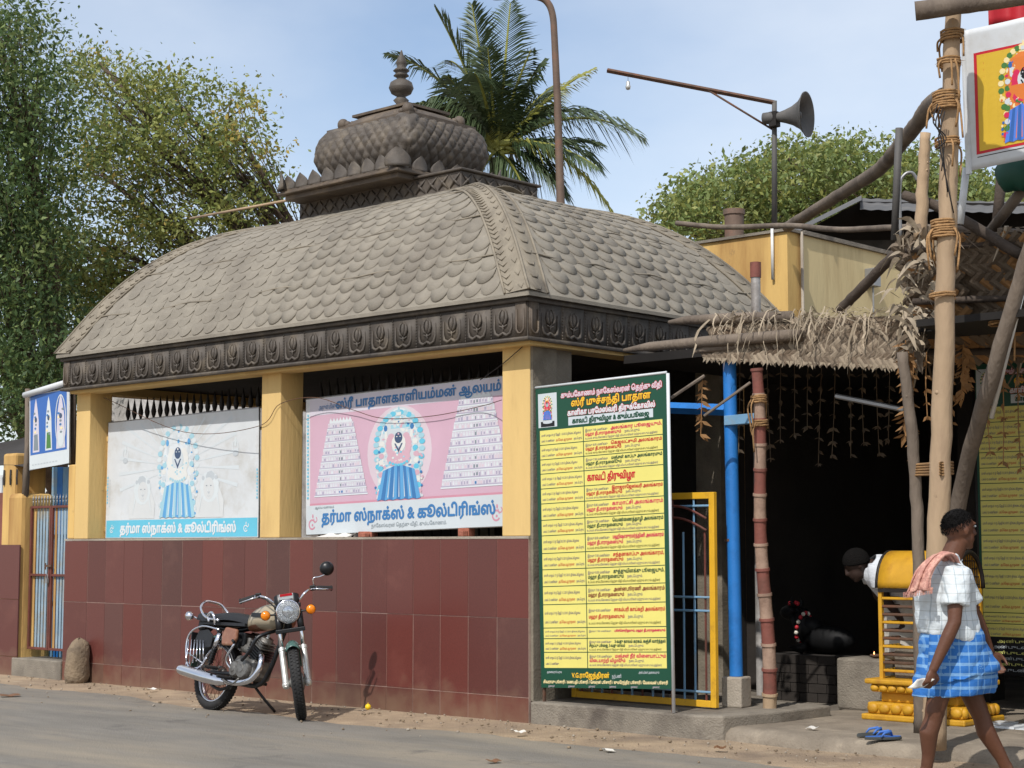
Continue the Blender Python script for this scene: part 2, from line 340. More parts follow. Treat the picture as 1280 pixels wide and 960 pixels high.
# litter and pebbles on the verge, more than anyone would count
p = MB()
for i in range(420):
    x = rng.uniform(-8, 5); y = -0.05 - abs(rng.gauss(0, 0.55)); s = rng.choice([0.006, 0.008, 0.01, 0.014]) * rng.uniform(0.7, 1.3)
    if y < -2.4: continue
    z = 0.02 if y < -1.0 else 0.012
    p.ball((x, y, z + s * 0.3), (s, s * rng.uniform(0.6, 1), s * 0.6), rotz(rng.uniform(0, 3)), 6, 3, rng.choice([0, 0, 1]))
tag(p.build('pebbles', ['stone', 'concrete_pale'], smooth=True), 'small pebbles scattered over the dusty verge and road edge', 'pebbles', kind='stuff')
flat('litter_white', (210, 206, 198)); flat('litter_brown', (112, 80, 56)); flat('lemon', (226, 190, 30))
for (px, py, s, mt, lab) in ((650, 917, 0.05, 'litter_white', 'scrap of white paper on the verge before the concrete plinth'), (617, 954, 0.055, 'litter_brown', 'curled brown scrap lying on the grey road'),
        (191, 863, 0.06, 'litter_white', 'torn white wrapper lying on the dirt near the leaning stone'), (761, 940, 0.06, 'litter_white', 'flat pale scrap on the verge below the green notice board'),
        (1015, 912, 0.05, 'litter_white', 'white petal scrap on the concrete apron near the banded pole'), (900, 937, 0.05, 'litter_brown', 'dry dark leaf scrap at the foot of the concrete apron'), (12, 871, 0.11, 'litter_brown', 'broken stick among rubbish by the tiled gate post')):
    c = on(px, py, 2, 0.10 if px > 1000 else 0.02); q = MB()
    a = rng.uniform(0, 3); M4 = Matrix.Translation(c) @ Matrix.Rotation(a, 4, 'Z')
    q.grid(lambda u, v: M4 @ Vector(((u - 0.5) * s * 1.6, (v - 0.5) * s, 0.006 + 0.012 * math.sin(u * 4 + a) ** 2 + 0.008 * v)), 4, 3)
    tag(q.build('litter', mt, solid=0.002), lab, 'litter')
c = on(460, 887, 2, 0.03)
tag(MB().ball(c + Vector((0, 0, 0.022)), (0.026, 0.026, 0.026), None, 12, 8).lathe([(0.004, 0), (0.002, 0.012)], Matrix.Translation(c + Vector((0, 0, 0.046))), 6).build('lemon', 'lemon', smooth=True), 'small yellow lemon lying at the foot of the tiled wall', 'lemon')

# concrete apron and hall floor
AP = [on(893, 924, 2, 0), on(930, 929, 2, 0), on(991, 936, 2, 0), on(1060, 942, 2, 0), on(1136, 949, 2, 0), on(1215, 954, 2, 0), on(1290, 962, 2, 0)]
ap_front = [(q.x, q.y) for q in AP] + [(6.5, -0.35)]
a = MB(); path = ap_front; back = 7.0
def lay(z, inset): return [Vector((x, y + inset, z)) for x, y in path]
rows = [lay(-0.02, 0), lay(0.05, 0.015), lay(0.085, 0.06), lay(0.095, 0.14), [Vector((max(x, 1.6), back, 0.095)) for x, y in path]]
for q in rows: a.v.extend(q)
k = len(path)
for i in range(len(rows) - 1):
    for j in range(k - 1): a.f.append((i * k + j, i * k + j + 1, (i + 1) * k + j + 1, (i + 1) * k + j)); a.m.append(0)
tag(a.build('pavement', 'apron', smooth=True), kind='structure')
f = MB(); f.bb(0.02, 6.5, 0.9, 7.0, -0.02, 0.088); tag(f.build('hall_floor', 'concrete'), kind='structure')

# ------------------------------------------------------------------ concrete plinth in front of the hall
pt = [on(664, 877, 1, -0.02), on(842, 888, 1, -0.02), on(897, 893, 1, -0.02)]
ZP = 0.175
pl = MB(); out = [(0.025, -0.02), (1.28, -0.03), (1.72, -0.02), (1.84, 0.05), (1.95, 0.62), (1.95, 1.3), (0.025, 1.3)]
pl.prism(out, Matrix.Translation((0, 0, -0.02)), ZP + 0.02)
plo = pl.build('entrance_plinth', 'concrete', bevel=0.015)
tag(plo, 'low rough concrete plinth under the green notice board and yellow gate', 'plinth')
# ------------------------------------------------------------------ temple pavilion
PAV = thing('temple_pavilion', 'temple pavilion with scaled metal roof, yellow columns and maroon tiled wall', 'pavilion', (-3.2, 1.5, 0))
XL, ZT = -6.62, 1.455
w = MB(); w.bb(XL, 0.0, -0.0085, 0.30, -0.02, ZT - 0.002)
wall = w.build('wall', 'grout', PAV)
# coping strip on top of the tiles
MB().bb(XL - 0.01, 0.004, -0.014, 0.30, ZT, ZT + 0.02).build('coping', 'concrete_pale', wall)
xs = [on(px, 760, 1, 0).x for px in (659.5, 623, 586.6, 551.6, 518.6, 485.4, 453.9, 421.9)]
pitch = (xs[0] - xs[-1]) / 7
bx = [0.0] + [xs[0] - pitch * (i + 1) for i in range(30) if xs[0] - pitch * (i + 1) > XL + 0.12] + [XL]
zr = [0.0, 0.20, 0.82, ZT]
base = {}
trng = random.Random(5)
for i in range(len(bx) - 1):
    for j in range(3):
        x1, x0 = bx[i], bx[i + 1]; wdt = x1 - x0 - 0.0055; h = zr[j + 1] - zr[j] - 0.0055
        tm = trng.choice(('tile', 'tile', 'tile_b', 'tile_c', 'tile_c')); key = (round(wdt, 3), j, tm)
        if key not in base:
            q = MB(); q.bb(-wdt / 2, wdt / 2, -0.008, 0.004, 0, h); base[key] = q.mesh('tile', tm)
        o = bpy.data.objects.new('tile', base[key]); COL.objects.link(o)
        o.location = ((x0 + x1) / 2, -0.004 + trng.uniform(-0.0015, 0.0015), zr[j] + 0.0025); adopt(o, wall)
# columns (front row and rear row)
cols = [(on(93, 600, 1, 0).x, on(110, 600, 1, 0).x), (on(325, 600, 1, 0).x, on(349, 600, 1, 0).x), (on(627, 600, 1, 0).x, 0.0)]
for x0, x1 in cols:
    MB().bb(x0, x1, 0.006, 0.28, ZT + 0.02, 3.09).build('column', 'yellow_wall', PAV, bevel=0.008)
for x0 in (-6.6, -3.4, -0.3):
    MB().bb(x0, x0 + 0.28, 2.62, 2.9, 0, 3.0).build('column', 'cement', PAV, bevel=0.008)
# the cement cheek behind the corner pier
MB().bb(0.002, 0.03, 0.012, 0.30, ZP, 3.08).build('cement_cheek', 'cement', PAV)
MB().bb(-0.26, 0.0, 0.30, 0.52, 0, 3.08).build('cement_pier', 'cement', PAV)
# short yellow dado pieces left of column one
# beams and ceiling
b = MB(); b.bb(-6.46, 0.10, -0.10, 0.12, 3.0, 3.085); b.bb(-0.14, 0.10, 0.12, 3.2, 3.0, 3.085); b.bb(-6.46, -6.22, 0.12, 3.2, 3.0, 3.085); b.bb(-6.46, 0.10, 3.2, 3.42, 3.0, 3.085)
b.build('beam', 'yellow_wall', PAV)
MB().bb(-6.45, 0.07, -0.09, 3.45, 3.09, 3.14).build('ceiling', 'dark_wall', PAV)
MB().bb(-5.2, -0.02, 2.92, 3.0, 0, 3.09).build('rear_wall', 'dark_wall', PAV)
# ---- frieze
FX0, FX1, FY0, FY1, FZ0, FZ1 = -6.52, 0.14, -0.17, 3.53, 3.03, 3.345
fr = MB()
for (x0, x1, y0, y1) in ((FX0 + 0.02, FX1 - 0.02, FY0 + 0.02, FY0 + 0.07), (FX0 + 0.02, FX1 - 0.02, FY1 - 0.07, FY1 - 0.02), (FX0 + 0.02, FX0 + 0.07, FY0 + 0.07, FY1 - 0.07), (FX1 - 0.07, FX1 - 0.02, FY0 + 0.07, FY1 - 0.07)):
    fr.bb(x0, x1, y0, y1, FZ0, FZ1 + 0.06)
# rolled lower lip and upper roll
for z, rr in ((FZ0 + 0.012, 0.016), (FZ1 + 0.012, 0.02), (FZ1 + 0.05, 0.026)):
    fr.tube([(FX0, FY0, z), (FX1, FY0, z), (FX1, FY1, z), (FX0, FY1, z)], rr, 8, closed=True)
frieze = fr.build('frieze', 'bronze', PAV)
def panel_mesh(w, h):
    q = MB()
    q.bb(-w / 2 + 0.004, w / 2 - 0.004, -0.008, 0.012, 0.02, h - 0.004)
    pw = w * 0.33; z0 = 0.055
    pts = [(-pw, -0.012, h * 0.72), (-pw, -0.014, z0 + 0.06), (-pw * 0.86, -0.016, z0 + 0.015), (-pw * 0.45, -0.016, z0 - 0.004), (-pw * 0.12, -0.016, z0 + 0.012), (0, -0.016, z0 + 0.02),
           (pw * 0.12, -0.016, z0 + 0.012), (pw * 0.45, -0.016, z0 - 0.004), (pw * 0.86, -0.016, z0 + 0.015), (pw, -0.014, z0 + 0.06), (pw, -0.012, h * 0.72)]
    q.tube(pts, [0.005, 0.009, 0.013, 0.014, 0.012, 0.01, 0.012, 0.014, 0.013, 0.009, 0.005], 6)
    # bud: lens body between two crescent petals on a little stem
    q.ball((0, -0.014, h * 0.64), (0.022, 0.024, 0.055), None, 8, 6)
    for s in (-1, 1):
        q.tube([(s * 0.006, -0.016, h * 0.44), (s * 0.034, -0.022, h * 0.5), (s * 0.046, -0.022, h * 0.62), (s * 0.036, -0.018, h * 0.76), (s * 0.016, -0.012, h * 0.84)], [0.006, 0.013, 0.014, 0.01, 0.004], 6)
        q.tube([(0, -0.014, h * 0.37), (s * 0.03, -0.018, h * 0.41), (s * 0.045, -0.016, h * 0.44)], [0.006, 0.009, 0.004], 5)
    q.cyl((0, -0.012, h * 0.27), (0, -0.014, h * 0.44), 0.005, 0.012, 6)
    for k in range(11):
        q.ball((-w / 2 + 0.012, -0.011, 0.04 + k * (h - 0.07) / 10), (0.007, 0.008, 0.008), None, 5, 3)
    return q.mesh('frieze_panel', 'bronze', None, True)
nF = 22; pwF = (FX1 - FX0 - 0.26) / nF; nR = 12; pwR = (FY1 - FY0 - 0.26) / nR; hP = FZ1 - FZ0
me = panel_mesh(pwF, hP); meR = panel_mesh(pwR, hP)
def place(me, name, M, parent):
    o = bpy.data.objects.new(name, me); COL.objects.link(o); o.matrix_basis = M; return adopt(o, parent)
for i in range(nF): place(me, 'frieze_panel', Matrix.Translation((FX0 + 0.13 + pwF * (i + 0.5), FY0 + 0.02, FZ0)), frieze)
for i in range(nR):
    place(meR, 'frieze_panel', Matrix.Translation((FX1 - 0.02, FY0 + 0.13 + pwR * (i + 0.5), FZ0)) @ Matrix.Rotation(R(90), 4, 'Z'), frieze)
    place(meR, 'frieze_panel', Matrix.Translation((FX0 + 0.02, FY0 + 0.13 + pwR * (i + 0.5), FZ0)) @ Matrix.Rotation(R(-90), 4, 'Z'), frieze)
def corner_panel():
    q = MB(); q.bb(-0.055, 0.055, -0.014, 0.012, 0.02, hP - 0.004)
    q.tube([(-0.04, -0.016, hP * 0.8), (-0.04, -0.018, 0.09), (-0.02, -0.02, 0.062), (0, -0.02, 0.056), (0.02, -0.02, 0.062), (0.04, -0.018, 0.09), (0.04, -0.016, hP * 0.8)], 0.009, 6)
    return q.mesh('corner_panel', 'bronze_warm', None, True)
cm = corner_panel()
for (x, y, a) in ((FX1 - 0.085, FY0 + 0.018, 0), (FX1 - 0.018, FY0 + 0.085, 90), (FX0 + 0.085, FY0 + 0.018, 0)):
    place(cm, 'corner_panel', Matrix.Translation((x, y, FZ0)) @ Matrix.Rotation(R(a), 4, 'Z'), frieze)

# ---- roof: hipped, swelling outwards
EX0, EX1, EY0, EY1, EZ, RH = -6.56, 0.19, -0.215, 3.58, 3.405, 1.311
DX, DY = 2.906, (EY1 - EY0) / 2
def prof(u):
    return (1 - (1 - u) ** 3.668) ** 1.1026 if u < 1 else 1.0
def rp_(side, s, u):
    """point on a roof face; s 0..1 along the eave, u 0..1 up"""
    x0, x1 = EX0 + DX * u, EX1 - DX * u; y0, y1 = EY0 + DY * u, EY1 - DY * u; z = EZ + RH * prof(u)
    if side == 0: return Vector((x0 + (x1 - x0) * s, y0, z))
    if side == 1: return Vector((x1, y0 + (y1 - y0) * s, z))
    if side == 2: return Vector((x1 + (x0 - x1) * s, y1, z))
    return Vector((x0, y1 + (y0 - y1) * s, z))
rf = MB()
for sd in range(4): rf.grid(lambda a, b, sd=sd: rp_(sd, a, b * 0.999), 40, 24)
for sd in range(4):     # thin turned-down rim
    rf.grid(lambda a, b, sd=sd: rp_(sd, a, 0) + Vector((0, 0, -0.03 * b)), 30, 1)
roof = rf.build('roof', 'roof', PAV, smooth=True)
def rframe(side, s, u):
    p = rp_(side, s, u); du = (rp_(side, 0.5, min(u + 0.01, 1)) - rp_(side, 0.5, max(u - 0.01, 0)))
    tx = (rp_(side, 1, u) - rp_(side, 0, u)).normalized(); ty = du - tx * du.dot(tx); return frame(p, tx, ty)
sc_ = MB(); nn = 9
pts = [(0.101 * math.cos(math.pi * (1 + i / (nn - 1))), 0.108 * math.sin(math.pi * (1 + i / (nn - 1)))) for i in range(nn)]
topv = [(-0.094, 0.06, 0.002), (0.094, 0.06, 0.002)]
V = [(x, y, 0.013) for x, y in pts] + [(x * 1.02, y * 1.03, -0.012) for x, y in pts] + topv + [(0, -0.03, 0.019)]
F = [(i, i + 1, nn * 2 + 2) for i in range(nn - 1)] + [(i + nn, i + nn + 1, i + 1, i) for i in range(nn - 1)] + [(0, nn * 2 + 2, nn * 2), (nn - 1, nn * 2 + 1, nn * 2 + 2), (nn * 2, nn * 2 + 2, nn * 2 + 1)]
F = [tuple(f) for f in F]
sc_.add(V, F)
scale_me = sc_.mesh('scale', 'roof', None, False)
for i, poly in enumerate(scale_me.polygons): poly.use_smooth = len(poly.vertices) == 3
cand = []
us = [0.018]; 
# row spacing measured along the slope
while us[-1] < 0.80:
    u = us[-1]; sl = (rp_(0, 0.5, u + 0.01) - rp_(0, 0.5, u)).length / 0.01; us.append(u + 0.118 / sl)
srng = random.Random(9)
for sd in range(4):
    for k, u in enumerate(us):
        L_ = (rp_(sd, 1, u) - rp_(sd, 0, u)).length; usable = L_ - 0.40
        n = int(usable / 0.196)
        if n < 1: continue
        for i in range(n + (k % 2)):
            s = 0.5 + ((i - (n - 1) / 2 - (0.5 if k % 2 else 0)) * 0.196) / L_
            if s * L_ < 0.27 or (1 - s) * L_ < 0.27: continue
            M4 = rframe(sd, s, min(u + 0.012, 0.99))
            M4 = M4 @ Matrix.Rotation(R(srng.uniform(-1.8, 1.8)), 4, 'Z') @ Matrix.Diagonal((1, 1, srng.uniform(0.55, 1.0), 1))
            cand.append(((M4.translation - CAM).length + (100 if sd > 1 else 0), M4))
cand.sort(key=lambda q: q[0])
for d, M4 in cand[:300]: place(scale_me, 'scale', M4, roof)
rest = MB()
for d, M4 in cand[300:]: rest.add([M4 @ Vector(v) for v in V], F)
tag(rest.build('scales_beyond', 'roof', roof), kind='stuff')
# overlapping sheet joints
for sd in (0, 1):
    for u in (0.10, 0.24, 0.45):
        q = MB(); 
        q.tube([rp_(sd, 0.03 + 0.94 * i / 40, u) + rframe(sd, 0.5, u).to_3x3() @ Vector((0, 0.01 * math.sin(i * 1.3), 0.006 + 0.006 * math.sin(i * 0.7))) for i in range(41)], 0.009, 5)
        q.build('sheet_joint', 'roof_rib', roof, smooth=True)
# hip ridges: a wide band between two rolled ribs, small crescents along it
for (ax, ay) in ((1, 0), (0, 0), (1, 1), (0, 1)):
    def hp(u, ax=ax, ay=ay):
        return Vector(((EX1 - DX * u) if ax else (EX0 + DX * u), (EY1 - DY * u) if ay else (EY0 + DY * u), EZ + RH * prof(u)))
    def hs(u, off, lift=0.0, ax=ax, ay=ay):
        """off>0: on the X-facing side, off<0: on the Y-facing side, measured along the eave direction"""
        p = hp(u)
        if off > 0: p = p + Vector((0, (-1 if ay else 1) * off, 0))
        else: p = p + Vector(((-1 if ax else 1) * -off, 0, 0))
        nrm = Vector(((1 if ax else -1) * 0.5, (1 if ay else -1) * 0.5, 0.75)).normalized()
        return p + nrm * lift
    q = MB(); N = 26
    U = [0.0 + 0.8 * i / N for i in range(N + 1)]
    offs = [-0.25, -0.13, 0.0, 0.13, 0.22]; lifts = [0.008, 0.02, 0.03, 0.02, 0.008]
    q.grid(lambda a, b: hs(U[int(round(b * N))], offs[int(round(a * 4))], lifts[int(round(a * 4))]), 4, N)
    band = q.build('hip_band', 'roof_rib', roof, smooth=True)
    for off in (-0.26, 0.0, 0.23):
        MB().tube([hs(u, off, 0.03 if off == 0 else 0.012) for u in U], 0.012, 6).build('hip_rib', 'roof_rib', roof, smooth=True)
    q = MB()
    for i in range(1, 2 * N):
        u = 0.8 * i / (2 * N)
        for off in (-0.19, -0.07, 0.11):
            if off == -0.19: q.tube([hs(u, -0.25, 0.012), hs(u - 0.012, -0.2, 0.02), hs(u - 0.004, -0.15, 0.02)], [0.004, 0.009, 0.004], 5)
            elif i % 2 and off == 0.11: q.tube([hs(u, 0.05, 0.028), hs(u - 0.012, 0.09, 0.028), hs(u - 0.012, 0.14, 0.024), hs(u, 0.17, 0.015)], [0.003, 0.008, 0.008, 0.003], 5)
            elif i % 2: q.tube([hs(u, -0.04, 0.03), hs(u - 0.01, -0.07, 0.03), hs(u, -0.1, 0.026)], [0.003, 0.007, 0.003], 5)
    q.build('hip_relief', 'roof_rib', band, smooth=True)
# lifted torn sheet at the top of the near hip
q = MB(); M4 = rframe(1, 0.26, 0.62); q.grid(lambda a, b: M4 @ Vector((-0.12 + a * 0.42, -0.05 + 0.1 * b, 0.02 + 0.05 * (1 - b) * (0.4 + math.sin(a * 3)))), 8, 2); q.build('lifted_sheet', 'roof_rib', roof, solid=0.006)

# ---- crown: neck, slab, petals, quilted dome, cap, finial
CX, CY = -3.08, 1.48
NX0, NX1, NY0, NY1 = -4.02, -1.72, 0.96, 2.02
zN = 4.52
nk = MB(); nk.bb(NX0, NX1, NY0, NY1, zN - 0.1, 4.86); nk.bb(NX0 - 0.03, NX1 + 0.03, NY0 - 0.03, NY1 + 0.03, 4.86, 4.885)
neck = nk.build('crown_neck', 'bronze', PAV, bevel=0.01)
q = MB()   # crossed lattice relief on the neck band
def lattice(o, d, n, h, nrm):
    st = h
    k = int(n / st)
    for i in range(k):
        a = Vector(o) + Vector(d) * (i + 0.5) * (n / k)
        for s in (-1, 1):
            q.tube([a - Vector(d) * st * 0.42 * s + Vector((0, 0, -h * 0.42)), a + Vector(nrm) * 0.012, a + Vector(d) * st * 0.42 * s + Vector((0, 0, h * 0.42))], [0.008, 0.014, 0.008], 5)
        q.ball(a + Vector(nrm) * 0.012, 0.02, None, 6, 4)
lattice((NX0, NY0, 4.775), (1, 0, 0), NX1 - NX0, 0.15, (0, -1, 0)); lattice((NX1, NY0, 4.775), (0, 1, 0), NY1 - NY0, 0.15, (1, 0, 0))
q.build('lattice', 'bronze', neck, smooth=True)
SX0, SX1, SY0, SY1, SZ = -4.03, -2.27, 0.67, 2.14, 4.90
sl = MB(); sl.bb(SX0, SX1, SY0, SY1, SZ, SZ + 0.025); sl.bb(SX0 + 0.03, SX1 - 0.03, SY0 + 0.03, SY1 - 0.03, SZ + 0.025, SZ + 0.05); sl.bb(SX0 + 0.06, SX1 - 0.06, SY0 + 0.06, SY1 - 0.06, SZ - 0.05, SZ)
slab = sl.build('crown_slab', 'bronze_warm', PAV, bevel=0.006)
# lotus petals standing around the slab edge
pe = MB(); A, B = 10, 8
def petal(u, v):
    t = v; wv = 0.118 * (1 - t ** 2.6) * (0.80 + 0.5 * t * (1 - t)); a = (u - 0.5) * 2
    return Vector((a * wv, -0.055 * (1 - a * a) * (1 - t) - 0.010 - 0.03 * t * t, 0.155 * t))
pe.grid(petal, A, B)
petal_me = pe.mesh('petal', 'bronze', None, True)
zs_ = SZ + 0.048
def petals(o, d, n, L, rz):
    for i in range(n):
        p = Vector(o) + Vector(d) * L * (i + 0.5) / n
        ob = place(petal_me, 'petal', Matrix.Translation(p) @ Matrix.Rotation(rz, 4, 'Z'), slab)
        sd = ob.modifiers.new('s', 'SOLIDIFY'); sd.thickness = 0.012
petals((SX0, SY0 + 0.09, zs_), (1, 0, 0), 9, SX1 - SX0, 0); petals((SX1 - 0.09, SY0, zs_), (0, 1, 0), 6, SY1 - SY0, R(90))
petals((SX0, SY1 - 0.09, zs_), (1, 0, 0), 9, SX1 - SX0, R(180)); petals((SX0 + 0.09, SY0, zs_), (0, 1, 0), 6, SY1 - SY0, R(-90))
for (x, y, rz) in ((SX1 - 0.06, SY0 + 0.06, 45), (SX0 + 0.06, SY0 + 0.06, -45), (SX1 - 0.06, SY1 - 0.06, 135)):
    ob = place(petal_me, 'petal', Matrix.Translation((x, y, zs_)) @ Matrix.Rotation(R(rz), 4, 'Z') @ Matrix.Scale(1.25, 4), slab)
    ob.modifiers.new('s', 'SOLIDIFY').thickness = 0.012
# quilted body: squarish plan with rounded corners
HX, HY = 0.72, 0.58
BP = [(0.0, 0.84), (0.08, 0.86), (0.19, 0.955), (0.30, 1.0), (0.40, 0.985), (0.48, 0.93), (0.545, 0.84), (0.58, 0.74)]
BPs = spline([Vector((a, b, 0)) for a, b in BP], 6)
def bprof(v):
    q_ = BPs[min(int(round(v * (len(BPs) - 1))), len(BPs) - 1)]; return q_.x, q_.y
def rrect(a, hx, hy, e=9.0):
    c, s = math.cos(a), math.sin(a); k = (abs(c) ** e + abs(s) ** e) ** (-1 / e); return c * k * hx, s * k * hy
qd = MB(); NU, NV = 360, 42
def body(u, v):
    z, s = bprof(v); x, y = rrect(2 * math.pi * u + 0.0, HX * s, HY * s)
    al = (x if abs(y) / HY > abs(x) / HX else y); zz = v * 0.66
    a = (al + zz * 0.85) / 0.115; b = (al - zz * 0.85) / 0.115
    g_ = min(abs(math.sin(math.pi * a)), abs(math.sin(math.pi * b))); dd = 0.022 * min(1, 3.0 * g_) + 0.010 * max(0, (g_ - 0.7) / 0.3)
    # shield shaped leaf draped over each corner
    ex, ey = HX * s - abs(x), HY * s - abs(y); arc = ex + ey; wv = 0.17 * max(0, (v - 0.30) / 0.70) ** 0.8
    if arc < wv:
        k = arc / wv; dd = 0.030 + 0.022 * math.sqrt(max(0, 1 - k * k)) + 0.007 * math.sin(k * 9 + v * 22)
    L2 = math.hypot(x / HX, y / HY); nx, ny = (x / HX / L2, y / HY / L2)
    return Vector((CX + x + nx * dd, CY + y + ny * dd, zs_ + 0.02 + z + (0.35 * dd if v > 0.7 else 0)))
qd.grid(body, NU, NV)
crown = qd.build('crown_dome', 'bronze', PAV, smooth=True)
cp = MB(); z0 = zs_ + 0.585
for (hx, hy, za, zb) in ((0.60, 0.46, 0.0, 0.035), (0.40, 0.30, 0.165, 0.19)):
    cp.bb(CX - hx, CX + hx, CY - hy, CY + hy, z0 + za, z0 + zb)
def capf(u, v):
    s = 0.56 - 0.22 * v ** 1.5; x, y = rrect(2 * math.pi * u, s, s * 0.76, 5); k = 0.016 * abs(math.sin(u * math.pi * 16)) * math.sin(math.pi * v)
    return Vector((CX + x * (1 + k), CY + y * (1 + k), z0 + 0.035 + 0.13 * v))
cp.grid(capf, 96, 8)
cp.lathe([(0.30, 0), (0.2, 0.03), (0.16, 0.05)], Matrix.Translation((CX, CY, z0 + 0.19)), 20)
cap_o = cp.build('crown_cap', 'bronze_warm', PAV, smooth=False)
for (sx, sy) in ((1, -1), (-1, -1), (1, 1)):
    q = MB(); o = Vector((CX + sx * 0.47, CY + sy * 0.355, z0 + 0.09)); od = Vector((sx, sy, 0)).normalized(); td = Vector((-od.y, od.x, 0))
    q.ball(o, (0.06, 0.06, 0.065), None, 12, 7)
    for k in (-2, -1, 1, 2): q.ball(o + td * 0.06 * k - od * 0.05 * abs(k) - Vector((0, 0, 0.008 * abs(k))), 0.042 - 0.006 * abs(k), None, 9, 6)
    q.build('cap_scroll', 'bronze_warm', cap_o, smooth=True)
fin = MB(); k_ = 1.0
fin.lathe([(0.15, 0), (0.15, 0.015), (0.07, 0.03), (0.055, 0.05), (0.095, 0.085), (0.06, 0.11), (0.05, 0.12), (0.12, 0.15), (0.15, 0.20), (0.148, 0.205), (0.13, 0.25), (0.08, 0.275), (0.05, 0.285),
           (0.06, 0.30), (0.095, 0.315), (0.07, 0.335), (0.075, 0.35), (0.10, 0.362), (0.075, 0.38), (0.05, 0.395), (0.06, 0.42), (0.065, 0.44), (0.05, 0.475), (0.025, 0.51), (0.008, 0.555)],
          Matrix.Translation((CX, CY, z0 + 0.235)) @ Matrix.Diagonal((0.84, 0.84, 1.10, 1)), 20)
fin.build('finial', 'bronze', PAV, smooth=True)
# ---- spear railings in the two bays
def railing(x0, x1, label, st=0.115):
    t = thing('spear_railing', label, 'railing', ((x0 + x1) / 2, 0.42, ZT), 'spear topped railings')
    q = MB(); q.bb(x0, x1, 0.405, 0.435, 2.53, 2.56); q.bb(x0, x1, 0.405, 0.435, 1.62, 1.65); q.build('rail', 'iron', t)
    s = MB(); s.cyl((0, 0, 0), (0, 0, 1.26), 0.010, None, 6)
    s.lathe([(0.010, 1.20), (0.027, 1.235), (0.011, 1.265), (0.022, 1.30), (0.028, 1.33), (0.015, 1.40), (0.002, 1.485)], None, 6)
    m = s.mesh('spear', 'iron', None, True); x = x0 + st / 2
    while x < x1: place(m, 'spear', Matrix.Translation((x, 0.42, ZT + 0.02)), t); x += st
c0 = cols
railing(c0[0][1] + 0.03, c0[1][0] - 0.03, 'dark iron spear railing above the white faded sign board')
railing(c0[1][1] + 0.03, c0[2][0] - 0.03, 'dark iron spear railing above the pink sign board')
# ------------------------------------------------------------------ lettering and flat print
def tamil_visual(s):
    s = re.sub('([\u0B95-\u0BB9])([\u0BC6\u0BC7\u0BC8])', r'\2\1', s)
    s = re.sub('([\u0B95-\u0BB9])\u0BCA', '\u0BC6\\1\u0BBE', s)
    return re.sub('([\u0B95-\u0BB9])\u0BCB', '\u0BC7\\1\u0BBE', s)
_tc = {}
def text2d(s, seg=3):
    """outline lettering -> (points, triangles, width); unit letter size, overlaps united by winding number"""
    if s in _tc: return _tc[s]
    cu = bpy.data.curves.new('lettering', 'FONT'); cu.body = tamil_visual(s); cu.size = 1.0
    ob = bpy.data.objects.new('lettering', cu); COL.objects.link(ob)
    dg = bpy.context.evaluated_depsgraph_get(); c2 = ob.evaluated_get(dg).to_curve(dg)
    loops = []
    for sp in c2.splines:
        bp = sp.bezier_points; L = []
        if len(bp) == 0: L = [(p.co.x, p.co.y) for p in sp.points]
        for i in range(len(bp)):
            a, b = bp[i], bp[(i + 1) % len(bp)]
            p0, p1, p2, p3 = a.co, a.handle_right, b.handle_left, b.co
            straight = (p1 - p0).cross(p3 - p0).length < 1e-5 and (p2 - p0).cross(p3 - p0).length < 1e-5
            for k in range(1 if straight else seg):
                t = k / seg; q = p0 * (1 - t) ** 3 + p1 * 3 * t * (1 - t) ** 2 + p2 * 3 * t * t * (1 - t) + p3 * t ** 3; L.append((q.x, q.y))
        if len(L) > 2: loops.append(L)
    bpy.data.objects.remove(ob); bpy.data.curves.remove(cu)
    if not loops: _tc[s] = ([], [], 0.3); return _tc[s]
    # letters that do not overlap in x are triangulated separately
    loops.sort(key=lambda L: min(p[0] for p in L)); groups = []
    for L in loops:
        x0, x1 = min(p[0] for p in L), max(p[0] for p in L)
        if groups and x0 <= groups[-1][1]: groups[-1][0].append(L); groups[-1][1] = max(groups[-1][1], x1)
        else: groups.append([[L], x1])
    P, T = [], []
    for gl, _ in groups:
        vs_, es, A, B = [], [], [], []
        for L in gl:
            n0 = len(vs_); k = len(L); vs_ += [Vector(p) for p in L]; es += [(n0 + i, n0 + (i + 1) % k) for i in range(k)]
            A += L; B += L[1:] + L[:1]
        r = delaunay_2d_cdt(vs_, es, [], 0, 1e-5); A = np.array(A); B = np.array(B); o2 = len(P)
        P += [(p.x, p.y) for p in r[0]]
        for f in r[2]:
            cx = sum(r[0][i].x for i in f) / 3; cy = sum(r[0][i].y for i in f) / 3
            up_ = (A[:, 1] <= cy) & (B[:, 1] > cy); dn = (A[:, 1] > cy) & (B[:, 1] <= cy)
            side = (B[:, 0] - A[:, 0]) * (cy - A[:, 1]) - (cx - A[:, 0]) * (B[:, 1] - A[:, 1])
            if int((up_ & (side > 0)).sum()) - int((dn & (side < 0)).sum()): T.append(tuple(i + o2 for i in f))
    _tc[s] = (P, T, max(p[0] for p in P)); return _tc[s]

